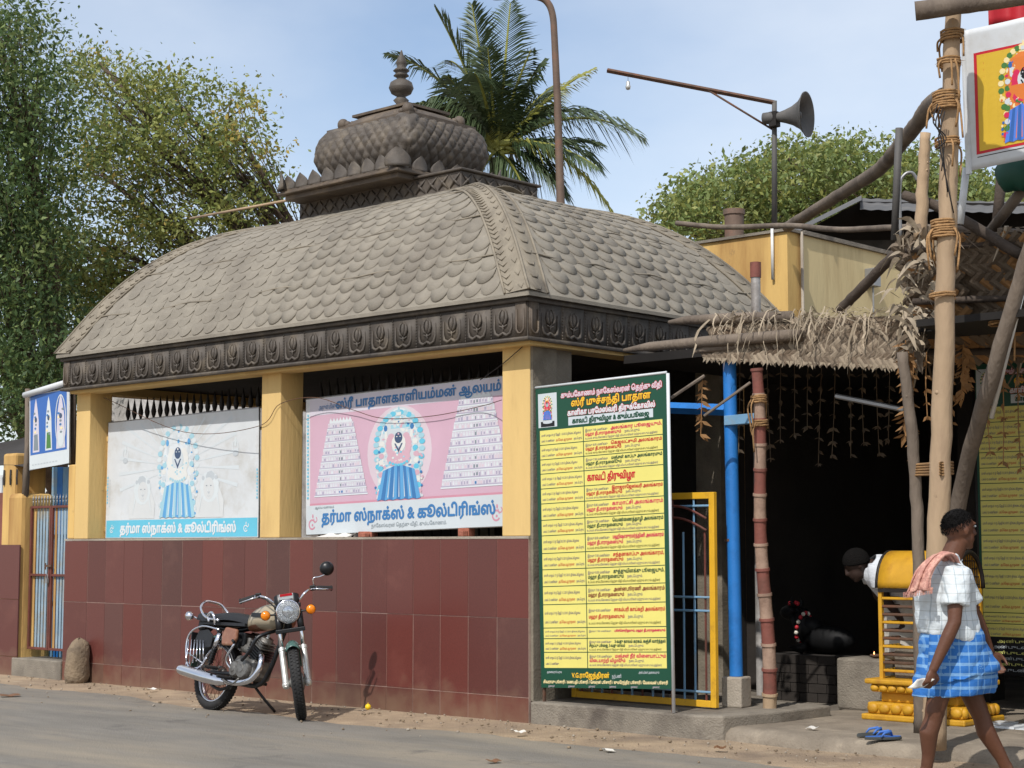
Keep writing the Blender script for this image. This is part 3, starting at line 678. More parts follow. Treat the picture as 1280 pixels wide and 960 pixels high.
class Print:
    """flat ink on a board: quad corners bottom-left, bottom-right, top-right, top-left; coordinates in metres on the board"""
    def __init__(s, bl, br, tr, tl):
        s.q = [Vector(p) for p in (bl, br, tr, tl)]; s.W = ((s.q[1] - s.q[0]).length + (s.q[2] - s.q[3]).length) / 2; s.H = ((s.q[3] - s.q[0]).length + (s.q[2] - s.q[1]).length) / 2
        s.n = (s.q[1] - s.q[0]).cross(s.q[3] - s.q[0]).normalized(); s.mb = {}; s.bend = None; s.c = 0; s.wide = None
    def at(s, x, y, lift=0.0):
        if s.wide: x = s.wide[0] + (x - s.wide[0]) * s.wide[1]
        u, v = x / s.W, y / s.H
        p = (s.q[0] * (1 - u) + s.q[1] * u) * (1 - v) + (s.q[3] * (1 - u) + s.q[2] * u) * v
        if s.bend: p = p + s.n * s.bend(u, v)
        return p + s.n * lift
    def poly(s, pts, m, layer=0, part='print'):
        b = s.mb.setdefault(part, {'mb': MB(), 'mats': []})
        if m not in b['mats']: b['mats'].append(m)
        s.c += 1; i = b['mats'].index(m); b['mb'].add([s.at(x, y, 0.0008 + 0.0007 * layer + 5e-6 * (s.c % 130)) for x, y in pts], [tuple(range(len(pts)))], i)
    def rect(s, x0, y0, x1, y1, m, layer=0, part='print', cut=1):
        for i in range(cut):
            for j in range(cut):
                a, b = x0 + (x1 - x0) * i / cut, x0 + (x1 - x0) * (i + 1) / cut; c, d = y0 + (y1 - y0) * j / cut, y0 + (y1 - y0) * (j + 1) / cut
                s.poly([(a, c), (b, c), (b, d), (a, d)], m, layer, part)
    def ell(s, cx, cy, rx, ry, m, layer=0, n=16, a0=0, a1=360, part='print', wob=0.0):
        s.poly([(cx + rx * math.cos(R(a0 + (a1 - a0) * i / n)) * (1 + wob * (i % 2)), cy + ry * math.sin(R(a0 + (a1 - a0) * i / n)) * (1 + wob * (i % 2))) for i in range(n + (0 if a1 - a0 == 360 else 1))], m, layer, part)
    def ring(s, cx, cy, rx, ry, w, m, layer=0, n=24, a0=0, a1=360, part='print'):
        for i in range(n):
            a, b = R(a0 + (a1 - a0) * i / n), R(a0 + (a1 - a0) * (i + 1) / n)
            s.poly([(cx + rx * math.cos(a), cy + ry * math.sin(a)), (cx + rx * math.cos(b), cy + ry * math.sin(b)), (cx + (rx - w) * math.cos(b), cy + (ry - w) * math.sin(b)), (cx + (rx - w) * math.cos(a), cy + (ry - w) * math.sin(a))], m, layer, part)
    def text(s, t, x, y, size, m, layer=5, fit=None, bold=0.0, align='l', part='lettering', slope=0.0):
        P, T, w = text2d(t)
        if not T: return
        sx = size if fit is None else fit / w
        if align == 'c': x -= w * sx / 2
        b = s.mb.setdefault(part, {'mb': MB(), 'mats': []})
        if m not in b['mats']: b['mats'].append(m)
        i = b['mats'].index(m)
        sh = [(0, 0)] if not bold else [(-bold, 0), (bold, 0), (0, bold), (0, -bold), (0, 0)]
        for k, (dx, dy) in enumerate(sh):
            b['mb'].add([s.at(x + p[0] * sx + dx, y + p[1] * size + dy + slope * p[0] * sx, 0.0008 + 0.0007 * layer + 0.0001 * k) for p in P], T, i)
    def build(s, parent):
        for part, b in s.mb.items(): b['mb'].build(part, b['mats'], parent)
for nme, c in dict(ink_white=(202, 207, 210), ink_offwhite=(188, 195, 199), ink_teal=(96, 178, 202), ink_blue=(88, 150, 196), ink_blue_d=(58, 112, 164), ink_navy=(58, 76, 104), ink_pink=(192, 158, 174), ink_pink_l=(200, 184, 192), ink_rose=(190, 134, 150),
        ink_lion=(196, 198, 198), ink_teal_l=(150, 188, 200), ink_pink_d=(194, 158, 170), ink_pearl=(206, 206, 202), ink_grey=(176, 182, 186), ink_grey_l=(198, 204, 206), ink_grey_d=(120, 130, 136), ink_stone=(196, 190, 200), ink_stone_d=(158, 152, 172), ink_green=(24, 70, 52), ink_yellow=(216, 205, 112), ink_lemon=(228, 226, 130), ink_red=(186, 32, 46), ink_magenta=(200, 36, 84),
        ink_black=(24, 24, 26), ink_gold=(226, 178, 46), ink_cream=(232, 214, 160), ink_orange=(214, 120, 52), ink_flower=(206, 40, 84), ink_leafg=(70, 120, 60), ink_skin=(150, 120, 120), ink_banner=(206, 170, 52), ink_royal=(52, 98, 168), ink_ray=(194, 200, 203), ink_royal_l=(80, 124, 214), ink_purple=(70, 58, 120), ink_maroon=(120, 40, 40)).items():
    flat(nme, c, 0.04, 0.38)
prng = random.Random(21)
def deity(p, cx, y0, h, pal, L=2):
    """generic seated shrine figure: arch, flower sides, dark face, garland, pleated robe"""
    halo, inner, flower, face, robe, robe2, acc, acc2 = pal
    # arch of blossoms
    for i in range(26):
        a = R(-35 + 250 * i / 25); p.ell(cx + 0.245 * h * math.cos(a), y0 + 0.57 * h + 0.36 * h * math.sin(a) * (1 if math.sin(a) > 0 else 1.35), 0.032 * h, 0.03 * h, halo if i % 2 else acc, L, 8)
    p.ell(cx, y0 + 0.56 * h, 0.20 * h, 0.33 * h, inner, L + 1, 20)
    p.poly([(cx - 0.24 * h, y0 + 0.02 * h), (cx + 0.24 * h, y0 + 0.02 * h), (cx + 0.20 * h, y0 + 0.56 * h), (cx - 0.20 * h, y0 + 0.56 * h)], inner, L + 1)
    mo = (halo, acc, acc2, flower, inner, robe)
    for i in range(110):     # ornate mosaic of blossoms and jewels round the figure
        a = prng.uniform(0, 6.283); rr = prng.uniform(0.35, 1.0) ** 0.5; px_, py_ = cx + 0.21 * h * rr * math.cos(a), y0 + 0.55 * h + 0.34 * h * rr * math.sin(a)
        p.ell(px_, py_, prng.uniform(0.008, 0.02) * h, prng.uniform(0.008, 0.022) * h, mo[prng.choice((0, 0, 1, 2, 2, 3, 4, 4, 5))], L + 2, 6)
    for i in range(46): p.ell(cx + prng.choice((-1, 1)) * prng.uniform(0.17, 0.25) * h, y0 + prng.uniform(0.02, 0.5) * h, 0.013 * h, 0.016 * h, mo[prng.randrange(6)], L + 2, 6)
    # stepped crown
    for k in range(4): p.rect(cx - (0.085 - 0.02 * k) * h, y0 + (0.76 + 0.045 * k) * h, cx + (0.085 - 0.02 * k) * h, y0 + (0.80 + 0.045 * k) * h, acc2 if k % 2 else halo, L + 2)
    p.poly([(cx - 0.02 * h, y0 + 0.93 * h), (cx + 0.02 * h, y0 + 0.93 * h), (cx, y0 + 1.0 * h)], halo, L + 2)
    for s in (-1, 1):
        for k in range(9):
            p.ell(cx + s * (0.205 - 0.004 * k) * h + prng.uniform(-0.008, 0.008) * h, y0 + (0.08 + 0.066 * k) * h, 0.030 * h, 0.030 * h, (flower, acc, acc2)[k % 3], L + 3, 7)
        # raised arms with emblems
        p.poly([(cx + s * 0.08 * h, y0 + 0.60 * h), (cx + s * 0.15 * h, y0 + 0.66 * h), (cx + s * 0.15 * h, y0 + 0.74 * h), (cx + s * 0.125 * h, y0 + 0.74 * h), (cx + s * 0.12 * h, y0 + 0.68 * h), (cx + s * 0.07 * h, y0 + 0.64 * h)], acc2, L + 3)
        p.ell(cx + s * 0.14 * h, y0 + 0.77 * h, 0.02 * h, 0.035 * h, robe, L + 3, 8)
    for i in range(18):   # garland
        a = R(200 + 320 * i / 17 - 90 + 70); p.ell(cx + 0.105 * h * math.cos(R(140 + 260 * i / 17)), y0 + 0.58 * h + 0.15 * h * math.sin(R(140 + 260 * i / 17)), 0.036 * h, 0.036 * h, flower, L + 4, 8)
    p.ell(cx, y0 + 0.44 * h, 0.13 * h, 0.09 * h, flower, L + 4, 12)
    p.ell(cx, y0 + 0.60 * h, 0.075 * h, 0.10 * h, acc2, L + 5, 14)
    p.ell(cx, y0 + 0.66 * h, 0.042 * h, 0.06 * h, face, L + 6, 14)
    for s in (-1, 1): p.ell(cx + s * 0.018 * h, y0 + 0.672 * h, 0.009 * h, 0.006 * h, acc2, L + 7, 6)
    p.rect(cx - 0.008 * h, y0 + 0.69 * h, cx + 0.008 * h, y0 + 0.71 * h, flower, L + 7)
    p.poly([(cx - 0.045 * h, y0 + 0.60 * h), (cx, y0 + 0.50 * h), (cx + 0.045 * h, y0 + 0.60 * h), (cx + 0.03 * h, y0 + 0.60 * h), (cx, y0 + 0.54 * h), (cx - 0.03 * h, y0 + 0.60 * h)], face, L + 6)
    for i in range(36): p.ell(cx + prng.gauss(0, 0.055) * h, y0 + prng.uniform(0.36, 0.56) * h, 0.012 * h, 0.012 * h, mo[prng.choice((1, 2, 3, 3, 0))], L + 5, 6)
    # robe with pleats
    n = 11
    for k in range(n):
        x0, x1 = -0.21 + 0.42 * k / n, -0.21 + 0.42 * (k + 1) / n
        p.poly([(cx + x0 * h * 1.1, y0 + 0.0 * h + 0.012 * h * (k % 2)), (cx + x1 * h * 1.1, y0 + 0.012 * h * ((k + 1) % 2)), (cx + x1 * h * 0.8, y0 + (0.38 - 0.3 * abs(x1)) * h), (cx + x0 * h * 0.8, y0 + (0.38 - 0.3 * abs(x0)) * h)], robe if k % 2 else robe2, L + 5)
    for k in range(5): p.poly([(cx + (-0.12 + 0.06 * k) * h, y0 + 0.03 * h), (cx + (-0.11 + 0.06 * k) * h, y0 + 0.03 * h), (cx + (-0.085 + 0.045 * k) * h, y0 + 0.33 * h)], inner, L + 6)
    for k in range(7): p.ell(cx + (-0.09 + 0.03 * k) * h, y0 + (0.40 - 0.03 * math.sin(math.pi * k / 6)) * h, 0.016 * h, 0.016 * h, acc, L + 6, 6)
def scroll(p, x, y, s, m, L=3, part='print'):
    p.ring(x, y, s, s, s * 0.32, m, L, 12, 20, 330, part); p.ring(x + s * 0.9, y + s * 0.9, s * 0.55, s * 0.55, s * 0.22, m, L, 10, 160, 430, part); p.ell(x + s * 0.2, y + s * 1.5, s * 0.22, s * 0.4, m, L, 8, part=part); p.ell(x + s * 0.1, y - s * 0.1, s * 0.25, s * 0.25, m, L, 8, part=part)
def gopuram(p, cx, y0, w, h, L=2):
    n = 11
    for k in range(n):
        a = k / n; wk = w * (1 - 0.55 * a); ya, yb = y0 + h * a, y0 + h * (k + 1) / n
        p.poly([(cx - wk / 2, ya), (cx + wk / 2, ya), (cx + wk / 2 * 0.965, yb), (cx - wk / 2 * 0.965, yb)], 'ink_stone', L)
        p.rect(cx - wk / 2 - 0.008, ya, cx + wk / 2 + 0.008, ya + h * 0.018, 'ink_white', L + 2); p.rect(cx - wk / 2, ya + h * 0.018, cx + wk / 2, ya + h * 0.03, 'ink_stone_d', L + 1)
        m = max(5, int(wk / 0.032))
        for i in range(m):
            x = cx - wk / 2 + wk * (i + 0.5) / m; big = abs(i - (m - 1) / 2) < 0.6
            jw = prng.uniform(0.18, 0.36); p.rect(x - wk / m * jw, ya + h * prng.uniform(0.03, 0.042), x + wk / m * jw, ya + h * prng.uniform(0.062, 0.084), prng.choice(('ink_stone_d', 'ink_white', 'ink_pink_l', 'ink_grey_l', 'ink_stone_d')) if not big else ('ink_grey_d' if k else 'ink_blue_d'), L + 1)
            p.ell(x, ya + h * 0.078, wk / m * 0.2, h * 0.01, 'ink_white', L + 2, 5)
    wt = w * 0.43
    p.rect(cx - wt / 2, y0 + h, cx + wt / 2, y0 + h * 1.03, 'ink_white', L + 1)
    for i in range(7): p.poly([(cx - wt / 2 + wt * i / 7, y0 + h * 1.03), (cx - wt / 2 + wt * (i + 0.8) / 7, y0 + h * 1.03), (cx - wt / 2 + wt * (i + 0.4) / 7, y0 + h * 1.075)], 'ink_white', L + 1)
def lion(p, cx, y0, h, f=1, L=2):
    X = lambda a: cx + a * h * 1.25
    p.poly([(X(-0.40), y0), (X(0.38), y0), (X(0.40), y0 + 0.35 * h), (X(0.24), y0 + 0.7 * h), (X(-0.24), y0 + 0.7 * h), (X(-0.42), y0 + 0.3 * h)], 'ink_lion', L)
    p.ell(cx, y0 + 0.66 * h, 0.32 * h, 0.33 * h, 'ink_grey_l', L + 1, 26, wob=0.05); p.ell(X(-0.02 * f), y0 + 0.88 * h, 0.15 * h, 0.11 * h, 'ink_grey', L + 1, 14, wob=0.1)
    p.ell(X(0.02 * f), y0 + 0.62 * h, 0.19 * h, 0.24 * h, 'ink_lion', L + 2, 18)
    for s in (-1, 1):
        p.ell(X(0.02 * f + s * 0.06), y0 + 0.68 * h, 0.026 * h, 0.012 * h, 'ink_grey_d', L + 3, 8); p.ell(X(s * 0.18), y0 + 0.85 * h, 0.05 * h, 0.05 * h, 'ink_grey', L + 2, 8)
        p.poly([(X(s * 0.30), y0 + 0.06 * h), (X(s * 0.23), y0 + 0.5 * h), (X(s * 0.20), y0 + 0.45 * h)], 'ink_grey_l', L + 2); p.poly([(X(0.02 * f + s * 0.03), y0 + 0.66 * h), (X(0.02 * f + s * 0.045), y0 + 0.56 * h), (X(0.02 * f + s * 0.02), y0 + 0.56 * h)], 'ink_grey_l', L + 3)
    p.poly([(X(0.02 * f - 0.04), y0 + 0.55 * h), (X(0.02 * f + 0.04), y0 + 0.55 * h), (X(0.02 * f), y0 + 0.50 * h)], 'ink_grey', L + 4)
    p.ring(X(0.02 * f), y0 + 0.475 * h, 0.06 * h, 0.03 * h, 0.012 * h, 'ink_grey', L + 3, 8, 200, 340)
FADED = ('ink_grey_l', 'ink_white', 'ink_pearl', 'ink_navy', 'ink_blue', 'ink_teal_l', 'ink_teal_l', 'ink_offwhite')
PINKD = ('ink_teal_l', 'ink_offwhite', 'ink_pink_d', 'ink_navy', 'ink_blue_d', 'ink_blue', 'ink_teal', 'ink_pearl')
VIVID = ('ink_cream', 'ink_orange', 'ink_flower', 'ink_black', 'ink_royal', 'ink_royal_l', 'ink_leafg', 'ink_white')
def board(name, label, cat, bl, br, tr, tl, th, backm, edge=None):
    t = thing(name, label, cat, (Vector(bl) + Vector(br)) / 2); p = Print(bl, br, tr, tl)
    q = MB(); F_ = [Vector(v) for v in (bl, br, tr, tl)]; B_ = [v - p.n * th for v in F_]
    q.add(F_ + B_, [(0, 1, 2, 3), (7, 6, 5, 4), (0, 4, 5, 1), (1, 5, 6, 2), (2, 6, 7, 3), (3, 7, 4, 0)]); q.build('panel', backm, t)
    if edge:
        q = MB(); q.tube([v - p.n * th * 0.3 for v in F_], edge[0], 6, closed=True); q.build('edge_frame', edge[1], t, smooth=True)
    return t, p

# ---- white faded board in the left bay
Y1 = 0.20
s1 = [on(131.5, 677, 1, Y1), on(323, 673.5, 1, Y1), on(323.5, 509.4, 1, Y1), on(135.6, 528.4, 1, Y1)]
for v in s1[:2]: v.z = max(v.z, ZT + 0.022)
t1, p = board('sign_board', 'faded white sign board with seated goddess, two lions and a blue lettered strip', 'sign', *s1, 0.02, 'white_paint', (0.009, 'steel'))
W, H = p.W, p.H
mid = W * 0.485
p.rect(0.015, 0.012, W - 0.015, H * 0.155, 'ink_teal', 1)
for i in range(22):   # pale rays
    a = R(-12 + 204 * i / 21); rr_ = min(1.0, (H * 0.40) / max(0.05, abs(math.sin(a)) + 0.03)); p.poly([(mid + 0.30 * math.cos(a), H * 0.58 + 0.30 * math.sin(a)), (mid + rr_ * math.cos(a + 0.02), H * 0.58 + rr_ * math.sin(a + 0.02)), (mid + rr_ * math.cos(a - 0.02), H * 0.58 + rr_ * math.sin(a - 0.02))], 'ink_ray', 1)
p.wide = (mid + 0.02, 1.3); deity(p, mid + 0.02, H * 0.165, H * 0.80, FADED, 2); p.wide = None
lion(p, W * 0.255, H * 0.165, H * 0.36, 1); lion(p, W * 0.70, H * 0.165, H * 0.37, -1)
for x in (0.13, 0.86): p.ring(W * x, H * 0.71, 0.05, 0.075, 0.012, 'ink_grey_l', 2, 12); p.ell(W * x, H * 0.66, 0.045, 0.03, 'ink_grey', 2, 8); p.ell(W * x, H * 0.75, 0.018, 0.05, 'ink_grey_l', 2, 8)
p.text('தர்மா ஸ்நாக்ஸ் & கூல்டிரிங்ஸ்', W * 0.485, 0.060, 0.125, 'ink_white', 4, fit=W * 0.76, bold=0.006, align='c')
scroll(p, W * 0.045, 0.09, 0.03, 'ink_white', 3); scroll(p, W * 0.925, 0.09, 0.034, 'ink_white', 3)
for x in (0.012, W - 0.03):
    for k in range(9): p.rect(x + 0.004 * (k % 2), H * 0.3 + k * 0.033, x + 0.018, H * 0.3 + k * 0.033 + 0.02, 'ink_teal', 2)
for k in range(10): p.rect(0.055, H * 0.27 + k * 0.03, 0.066, H * 0.27 + k * 0.03 + 0.018, 'ink_grey', 2)
p.build(t1)
# yellow door leaf frames the board leans on
for xx, wd in ((s1[0].x - 0.07, 0.06), (on(362, 600, 1, 0.3).x, 0.17)):
    q = MB(); q.bb(xx, xx + wd, Y1 + 0.03, Y1 + 0.07, ZT + 0.022, 2.66 if wd < 0.1 else 2.62)
    for z in (1.55, 1.98, 2.5): q.bb(xx + 0.015, xx + wd - 0.015, Y1 + 0.02, Y1 + 0.03, z, z + 0.05)
    tag(q.build('door_leaf', 'yellow_wall', bevel=0.004), 'narrow yellow shutter edge beside the %s sign board' % ('white' if wd < 0.1 else 'pink'), 'shutter')
# ---- pink board in the right bay, propped on two broken bricks
Y2 = 0.17
s2 = [on(382.5, 668.5, 1, Y2), on(626.3, 657, 1, Y2), on(626.3, 469.1, 1, Y2), on(382.5, 499.2, 1, Y2)]
s2[1].x = s2[2].x = cols[2][0] - 0.006
t2, p = board('sign_board', 'pink sign board with goddess between two temple towers, propped on broken bricks', 'sign', *s2, 0.02, 'white_paint', (0.009, 'steel'))
W, H = p.W, p.H
p.rect(0.06, 0.22 * H, W - 0.012, H - 0.012, 'ink_pink', 1); p.rect(0.06, 0.87 * H, W - 0.012, H - 0.012, 'ink_stone', 2)
cxm = W * 0.475
for k, (rx, ry, m) in enumerate(((0.62, 0.33, 'ink_pink_l'), (0.47, 0.32, 'ink_offwhite'), (0.38, 0.31, 'ink_white'))): p.ell(cxm, H * 0.55, rx * 0.66, ry * H, m, 2 + k, 28)
p.rect(0.012, 0.0, W - 0.012, 0.21 * H, 'ink_offwhite', 5); p.rect(0.06, 0.21 * H, W - 0.012, 0.225 * H, 'ink_rose', 5)
p.rect(0.06, 0.225 * H, W - 0.012, 0.30 * H, 'ink_pink', 3)
gopuram(p, W * 0.185, H * 0.27, W * 0.27, H * 0.53, 5); gopuram(p, W * 0.83, H * 0.27, W * 0.31, H * 0.60, 5)
p.wide = (cxm, 1.45); deity(p, cxm, H * 0.215, H * 0.66, PINKD, 6); p.wide = None
p.text('ஸ்ரீ பாதாளகாளியம்மன் ஆலயம்', W * 0.55, H * 0.905, 0.11, 'ink_blue_d', 8, fit=W * 0.78, bold=0.004, align='c', part='heading_lettering')
p.text('அருள்மிகு', W * 0.07, H * 0.91, 0.06, 'ink_blue_d', 8, fit=W * 0.09, part='heading_lettering')
p.text('தர்மா ஸ்நாக்ஸ் & கூல்டிரிங்ஸ்', W * 0.50, H * 0.085, 0.135, 'ink_blue_d', 8, fit=W * 0.83, bold=0.006, align='c')
p.text('நாகேஸ்வரன் தெற்கு வீதி, கும்பகோணம்.', W * 0.52, H * 0.03, 0.045, 'ink_grey_d', 8, fit=W * 0.36, align='c')
p.text('ஆலய வளாகம்', W * 0.05, H * 0.185, 0.03, 'ink_grey_d', 8, fit=W * 0.1)
scroll(p, W * 0.035, 0.09, 0.05, 'ink_rose', 6); scroll(p, W * 0.92, 0.09, 0.05, 'ink_rose', 6)
for k in range(24): p.rect(0.018 + 0.006 * (k % 2), H * 0.26 + k * 0.033, 0.04, H * 0.26 + k * 0.033 + 0.02, 'ink_teal', 3)
p.build(t2)
mat('brick', (150, 92, 74), 0.2, 12, 0.95, 0.5, 60)
for px, w_ in ((457, 0.15), (580, 0.11)):
    a = on(px, 664, 1, Y2); q = MB(); z1 = p.at((a.x - s2[0].x), 0).z - 0.004
    M3 = rotz(R(12)); hh = max(0.05, z1 - ZT - 0.021)
    q.box((a.x, Y2 + 0.03, ZT + 0.021 + hh / 2), (w_, 0.1, hh), M3); q.box((a.x + 0.02, Y2 - 0.03, ZT + 0.021 + hh * 0.35), (w_ * 0.6, 0.05, hh * 0.7), rotz(R(-14)))
    tag(q.build('brick', 'brick', bevel=0.006), 'broken red brick under the %s of the pink sign board' % ('middle' if px < 500 else 'corner nearest the street corner pier'), 'brick')
q = MB(); a = on(415, 667, 1, Y2 - 0.05); q.grid(lambda u, v: Vector((a.x - 0.16 + 0.42 * u, Y2 - 0.10 + 0.12 * v, ZT + 0.024 + 0.03 * abs(math.sin(u * 7)) * v + 0.015 * v)), 10, 2)
tag(q.build('torn_flap', 'litter_white', solid=0.002), 'torn pale plastic flap lying under the pink sign board', 'plastic')

# ---- green and yellow notice boards
ROWS = [0.145, 0.194, 0.243, 0.291, 0.341, 0.391, 0.446, 0.498, 0.557, 0.611, 0.667, 0.727, 0.804, 0.839, 0.884, 0.935]
NOTE = ['அலங்கார பூஜையும்,', 'கெஜலட்சுமி அலங்காரம்', 'மஞ்சள் காப்பு அலங்காரமும்', None, 'இராஜராஜேஸ்வரி அலங்காரம்', 'காமாட்சி அலங்காரம்', 'வெண்ணைத்தாழி அலங்காரம்', 'மஹிஷாசுரமர்த்தினி அலங்காரம்', 'சந்தனகாப்பு அலங்காரம்,', 'குத்துவிளக்கு பூஜையும்,', 'அன்னபூரணி அலங்காரம்', 'சாகம்பரி காய்கறி அலங்காரம்', 'பூச்சொரிதலும், மஹா தீபாராதனையும்', '3-வது காலம் கரகம், கஞ்சி வார்த்தல்', 'மஞ்சள் நீர் விளையாட்டும்']
def notice(p, dark_foot=False):
    W, H = p.W, p.H; Y = lambda f: H * (1 - f)
    p.rect(0, 0, W, H, 'ink_green', 0)
    x0, x1, xd = W * 0.03, W * 0.965, W * 0.375
    p.rect(x0, Y(0.935), x1, Y(0.145), 'ink_yellow', 1)
    p.rect(xd - 0.004, Y(0.935), xd + 0.004, Y(0.145), 'ink_green', 2)
    for v in ROWS[1:-1]: p.rect(x0, Y(v) - 0.003, x1, Y(v) + 0.003, 'ink_green', 2)
    for k in range(15):
        a, b = Y(ROWS[k]), Y(ROWS[k + 1]); rh = a - b; wl_ = xd - x0 - 0.03; wr = x1 - xd - 0.03; s = min(0.034, rh * 0.26)
        j = k * 0.006
        p.text('மாசி மாதம் %d ந் தேதி %d.3.2015 திங்கட்கிழமை' % (8 + k, 1 + k), x0 + 0.015, a - rh * 0.42, s * 0.8, 'ink_purple', 3, fit=wl_ * (0.88 if k % 3 else 0.98))
        p.text('பகல் 12 மணிக்கு', x0 + 0.015, a - rh * 0.8, s * 0.8, 'ink_purple', 3, fit=wl_ * 0.33)
        if k < 14: p.text('அபிஷேக ஆராதனை', x0 + 0.02 + wl_ * 0.35, a - rh * 0.8, s * 0.85, 'ink_red', 3, fit=wl_ * 0.4); p.text('நடைபெறும்.', x0 + 0.03 + wl_ * 0.77, a - rh * 0.8, s * 0.8, 'ink_purple', 3, fit=wl_ * 0.2)
        if NOTE[k] is None:
            p.text('காவடி திருவிழா', xd + 0.03, a - rh * 0.68, 0.075, 'ink_red', 3, fit=wr * 0.64, bold=0.003); continue
        ink = ('ink_magenta', 'ink_red', 'ink_green', 'ink_magenta', 'ink_red', 'ink_magenta', 'ink_green')[k % 7] if k != 10 else 'ink_maroon'
        three = rh > 0.10
        p.text('இரவு %d.00 மணிக்கு' % (7 + k % 2), xd + 0.02, a - rh * (0.34 if three else 0.42), s * 0.8, 'ink_purple', 3, fit=wr * 0.30)
        p.text(NOTE[k], xd + 0.03 + wr * 0.33, a - rh * (0.34 if three else 0.42), s * 1.15, ink, 3, fit=wr * min(0.66, 0.036 * len(NOTE[k]) + 0.1), bold=0.0012)
        if k not in (12,):
            p.text('மஹா தீபாராதனையும்' if k < 13 else ('விடையாற்றி விழாவும்' if k == 14 else 'சிறப்பு பூஜை, 3-வது காலம்'), xd + 0.02, a - rh * (0.62 if three else 0.8), s * 1.1, ink, 3, fit=wr * 0.48, bold=0.001)
            p.text('நடைபெறும்.', xd + 0.04 + wr * 0.5, a - rh * (0.62 if three else 0.8), s * 0.85, 'ink_purple', 3, fit=wr * 0.2)
        if three:
            p.text('உபயம்: கும்பகோணம் தெற்கு வீதி வியாபாரிகள் மற்றும் குடும்பத்தினர்', xd + 0.02, a - rh * 0.87, s * 0.7, 'ink_black' if k % 2 else 'ink_purple', 3, fit=wr * 0.95)
    # heading
    p.rect(W * 0.02, Y(0.135), W * 0.17, Y(0.02), 'ink_offwhite', 1); deity(p, W * 0.095, Y(0.11), H * 0.085, VIVID, 2); p.rect(W * 0.04, Y(0.133), W * 0.15, Y(0.115), 'ink_black', 2); p.ell(W * 0.095, Y(0.118), W * 0.04, 0.012, 'ink_offwhite', 3, 10)
    for (t, v, s, f, m, m2) in (('கும்பகோணம் நாகேஸ்வரன் தெற்கு வீதி', 0.036, 0.055, 0.76, 'ink_pink_l', 'ink_red'), ('ஸ்ரீ முச்சந்தி பாதாள', 0.068, 0.075, 0.60, 'ink_gold', 'ink_maroon'), ('காளிகா பரமேஸ்வரி திருக்கோவில்', 0.098, 0.058, 0.66, 'ink_white', 'ink_red')):
        p.text(t, W * 0.585, Y(v) - 0.012, s, m2, 3, fit=W * f, bold=0.006, align='c'); p.text(t, W * 0.585, Y(v) - 0.012, s, m, 5, fit=W * f, bold=0.0025, align='c')
    p.rect(W * 0.26, Y(0.136), W * 0.90, Y(0.108), 'ink_offwhite', 2); p.text('காவடி திருவிழா & கும்பபூஜை', W * 0.58, Y(0.130), 0.05, 'ink_green', 4, fit=W * 0.58, bold=0.003, align='c')
    # foot
    p.text('V.G.ராஜேந்திரன்', W * 0.25, Y(0.966), 0.05, 'ink_gold', 3, fit=W * 0.29, bold=0.002); p.text('நற்பணி', W * 0.56, Y(0.966), 0.035, 'ink_white', 3, fit=W * 0.07)
    p.text('அனைவரும் வருக', W * 0.05, Y(0.952), 0.025, 'ink_white', 3, fit=W * 0.12); p.text('அன்பர்கள் அனைவரும்', W * 0.76, Y(0.952), 0.025, 'ink_white', 3, fit=W * 0.15)
    p.text('சிவராமு பூசாரி / கணபதி பூசாரி / சேகரன் பூசாரி / குமரேந்திர பூசாரி / வேலவன் பூசாரி', W * 0.02, Y(0.985), 0.032, 'ink_cream', 3, fit=W * 0.95, bold=0.001)
    for k in range(6): p.text('தலைவர்', W * (0.06 + 0.16 * k), Y(0.997), 0.02, 'ink_pink_l', 3, fit=W * 0.05)
nb = [on(676.7, 859.5, 1, 0.03), on(840.4, 861.5, 1, -0.012), on(833.2, 466.8, 1, -0.012), on(669.4, 486, 1, 0.03)]
t3, p = board('notice_board', 'tall green and yellow festival notice board standing on the concrete plinth', 'notice board', *nb, 0.012, 'steel')
notice(p); p.build(t3)
q = MB(); q.tube([nb[1] + Vector((0.012, 0, -(nb[1].z - ZP))), nb[2] + Vector((0.012, 0, 0.0))], 0.013, 8); q.tube([nb[3] + Vector((0, 0, 0.008)), nb[2] + Vector((0, 0, 0.008))], 0.010, 6); q.build('white_frame', 'white_paint', t3, smooth=True)
for c in (nb[0], nb[1]): MB().bb(c.x - 0.02 if c is nb[1] else c.x, c.x + 0.0 if c is nb[1] else c.x + 0.02, c.y + 0.014, c.y + 0.034, ZP, c.z + 0.2).build('leg', 'rusty', t3)
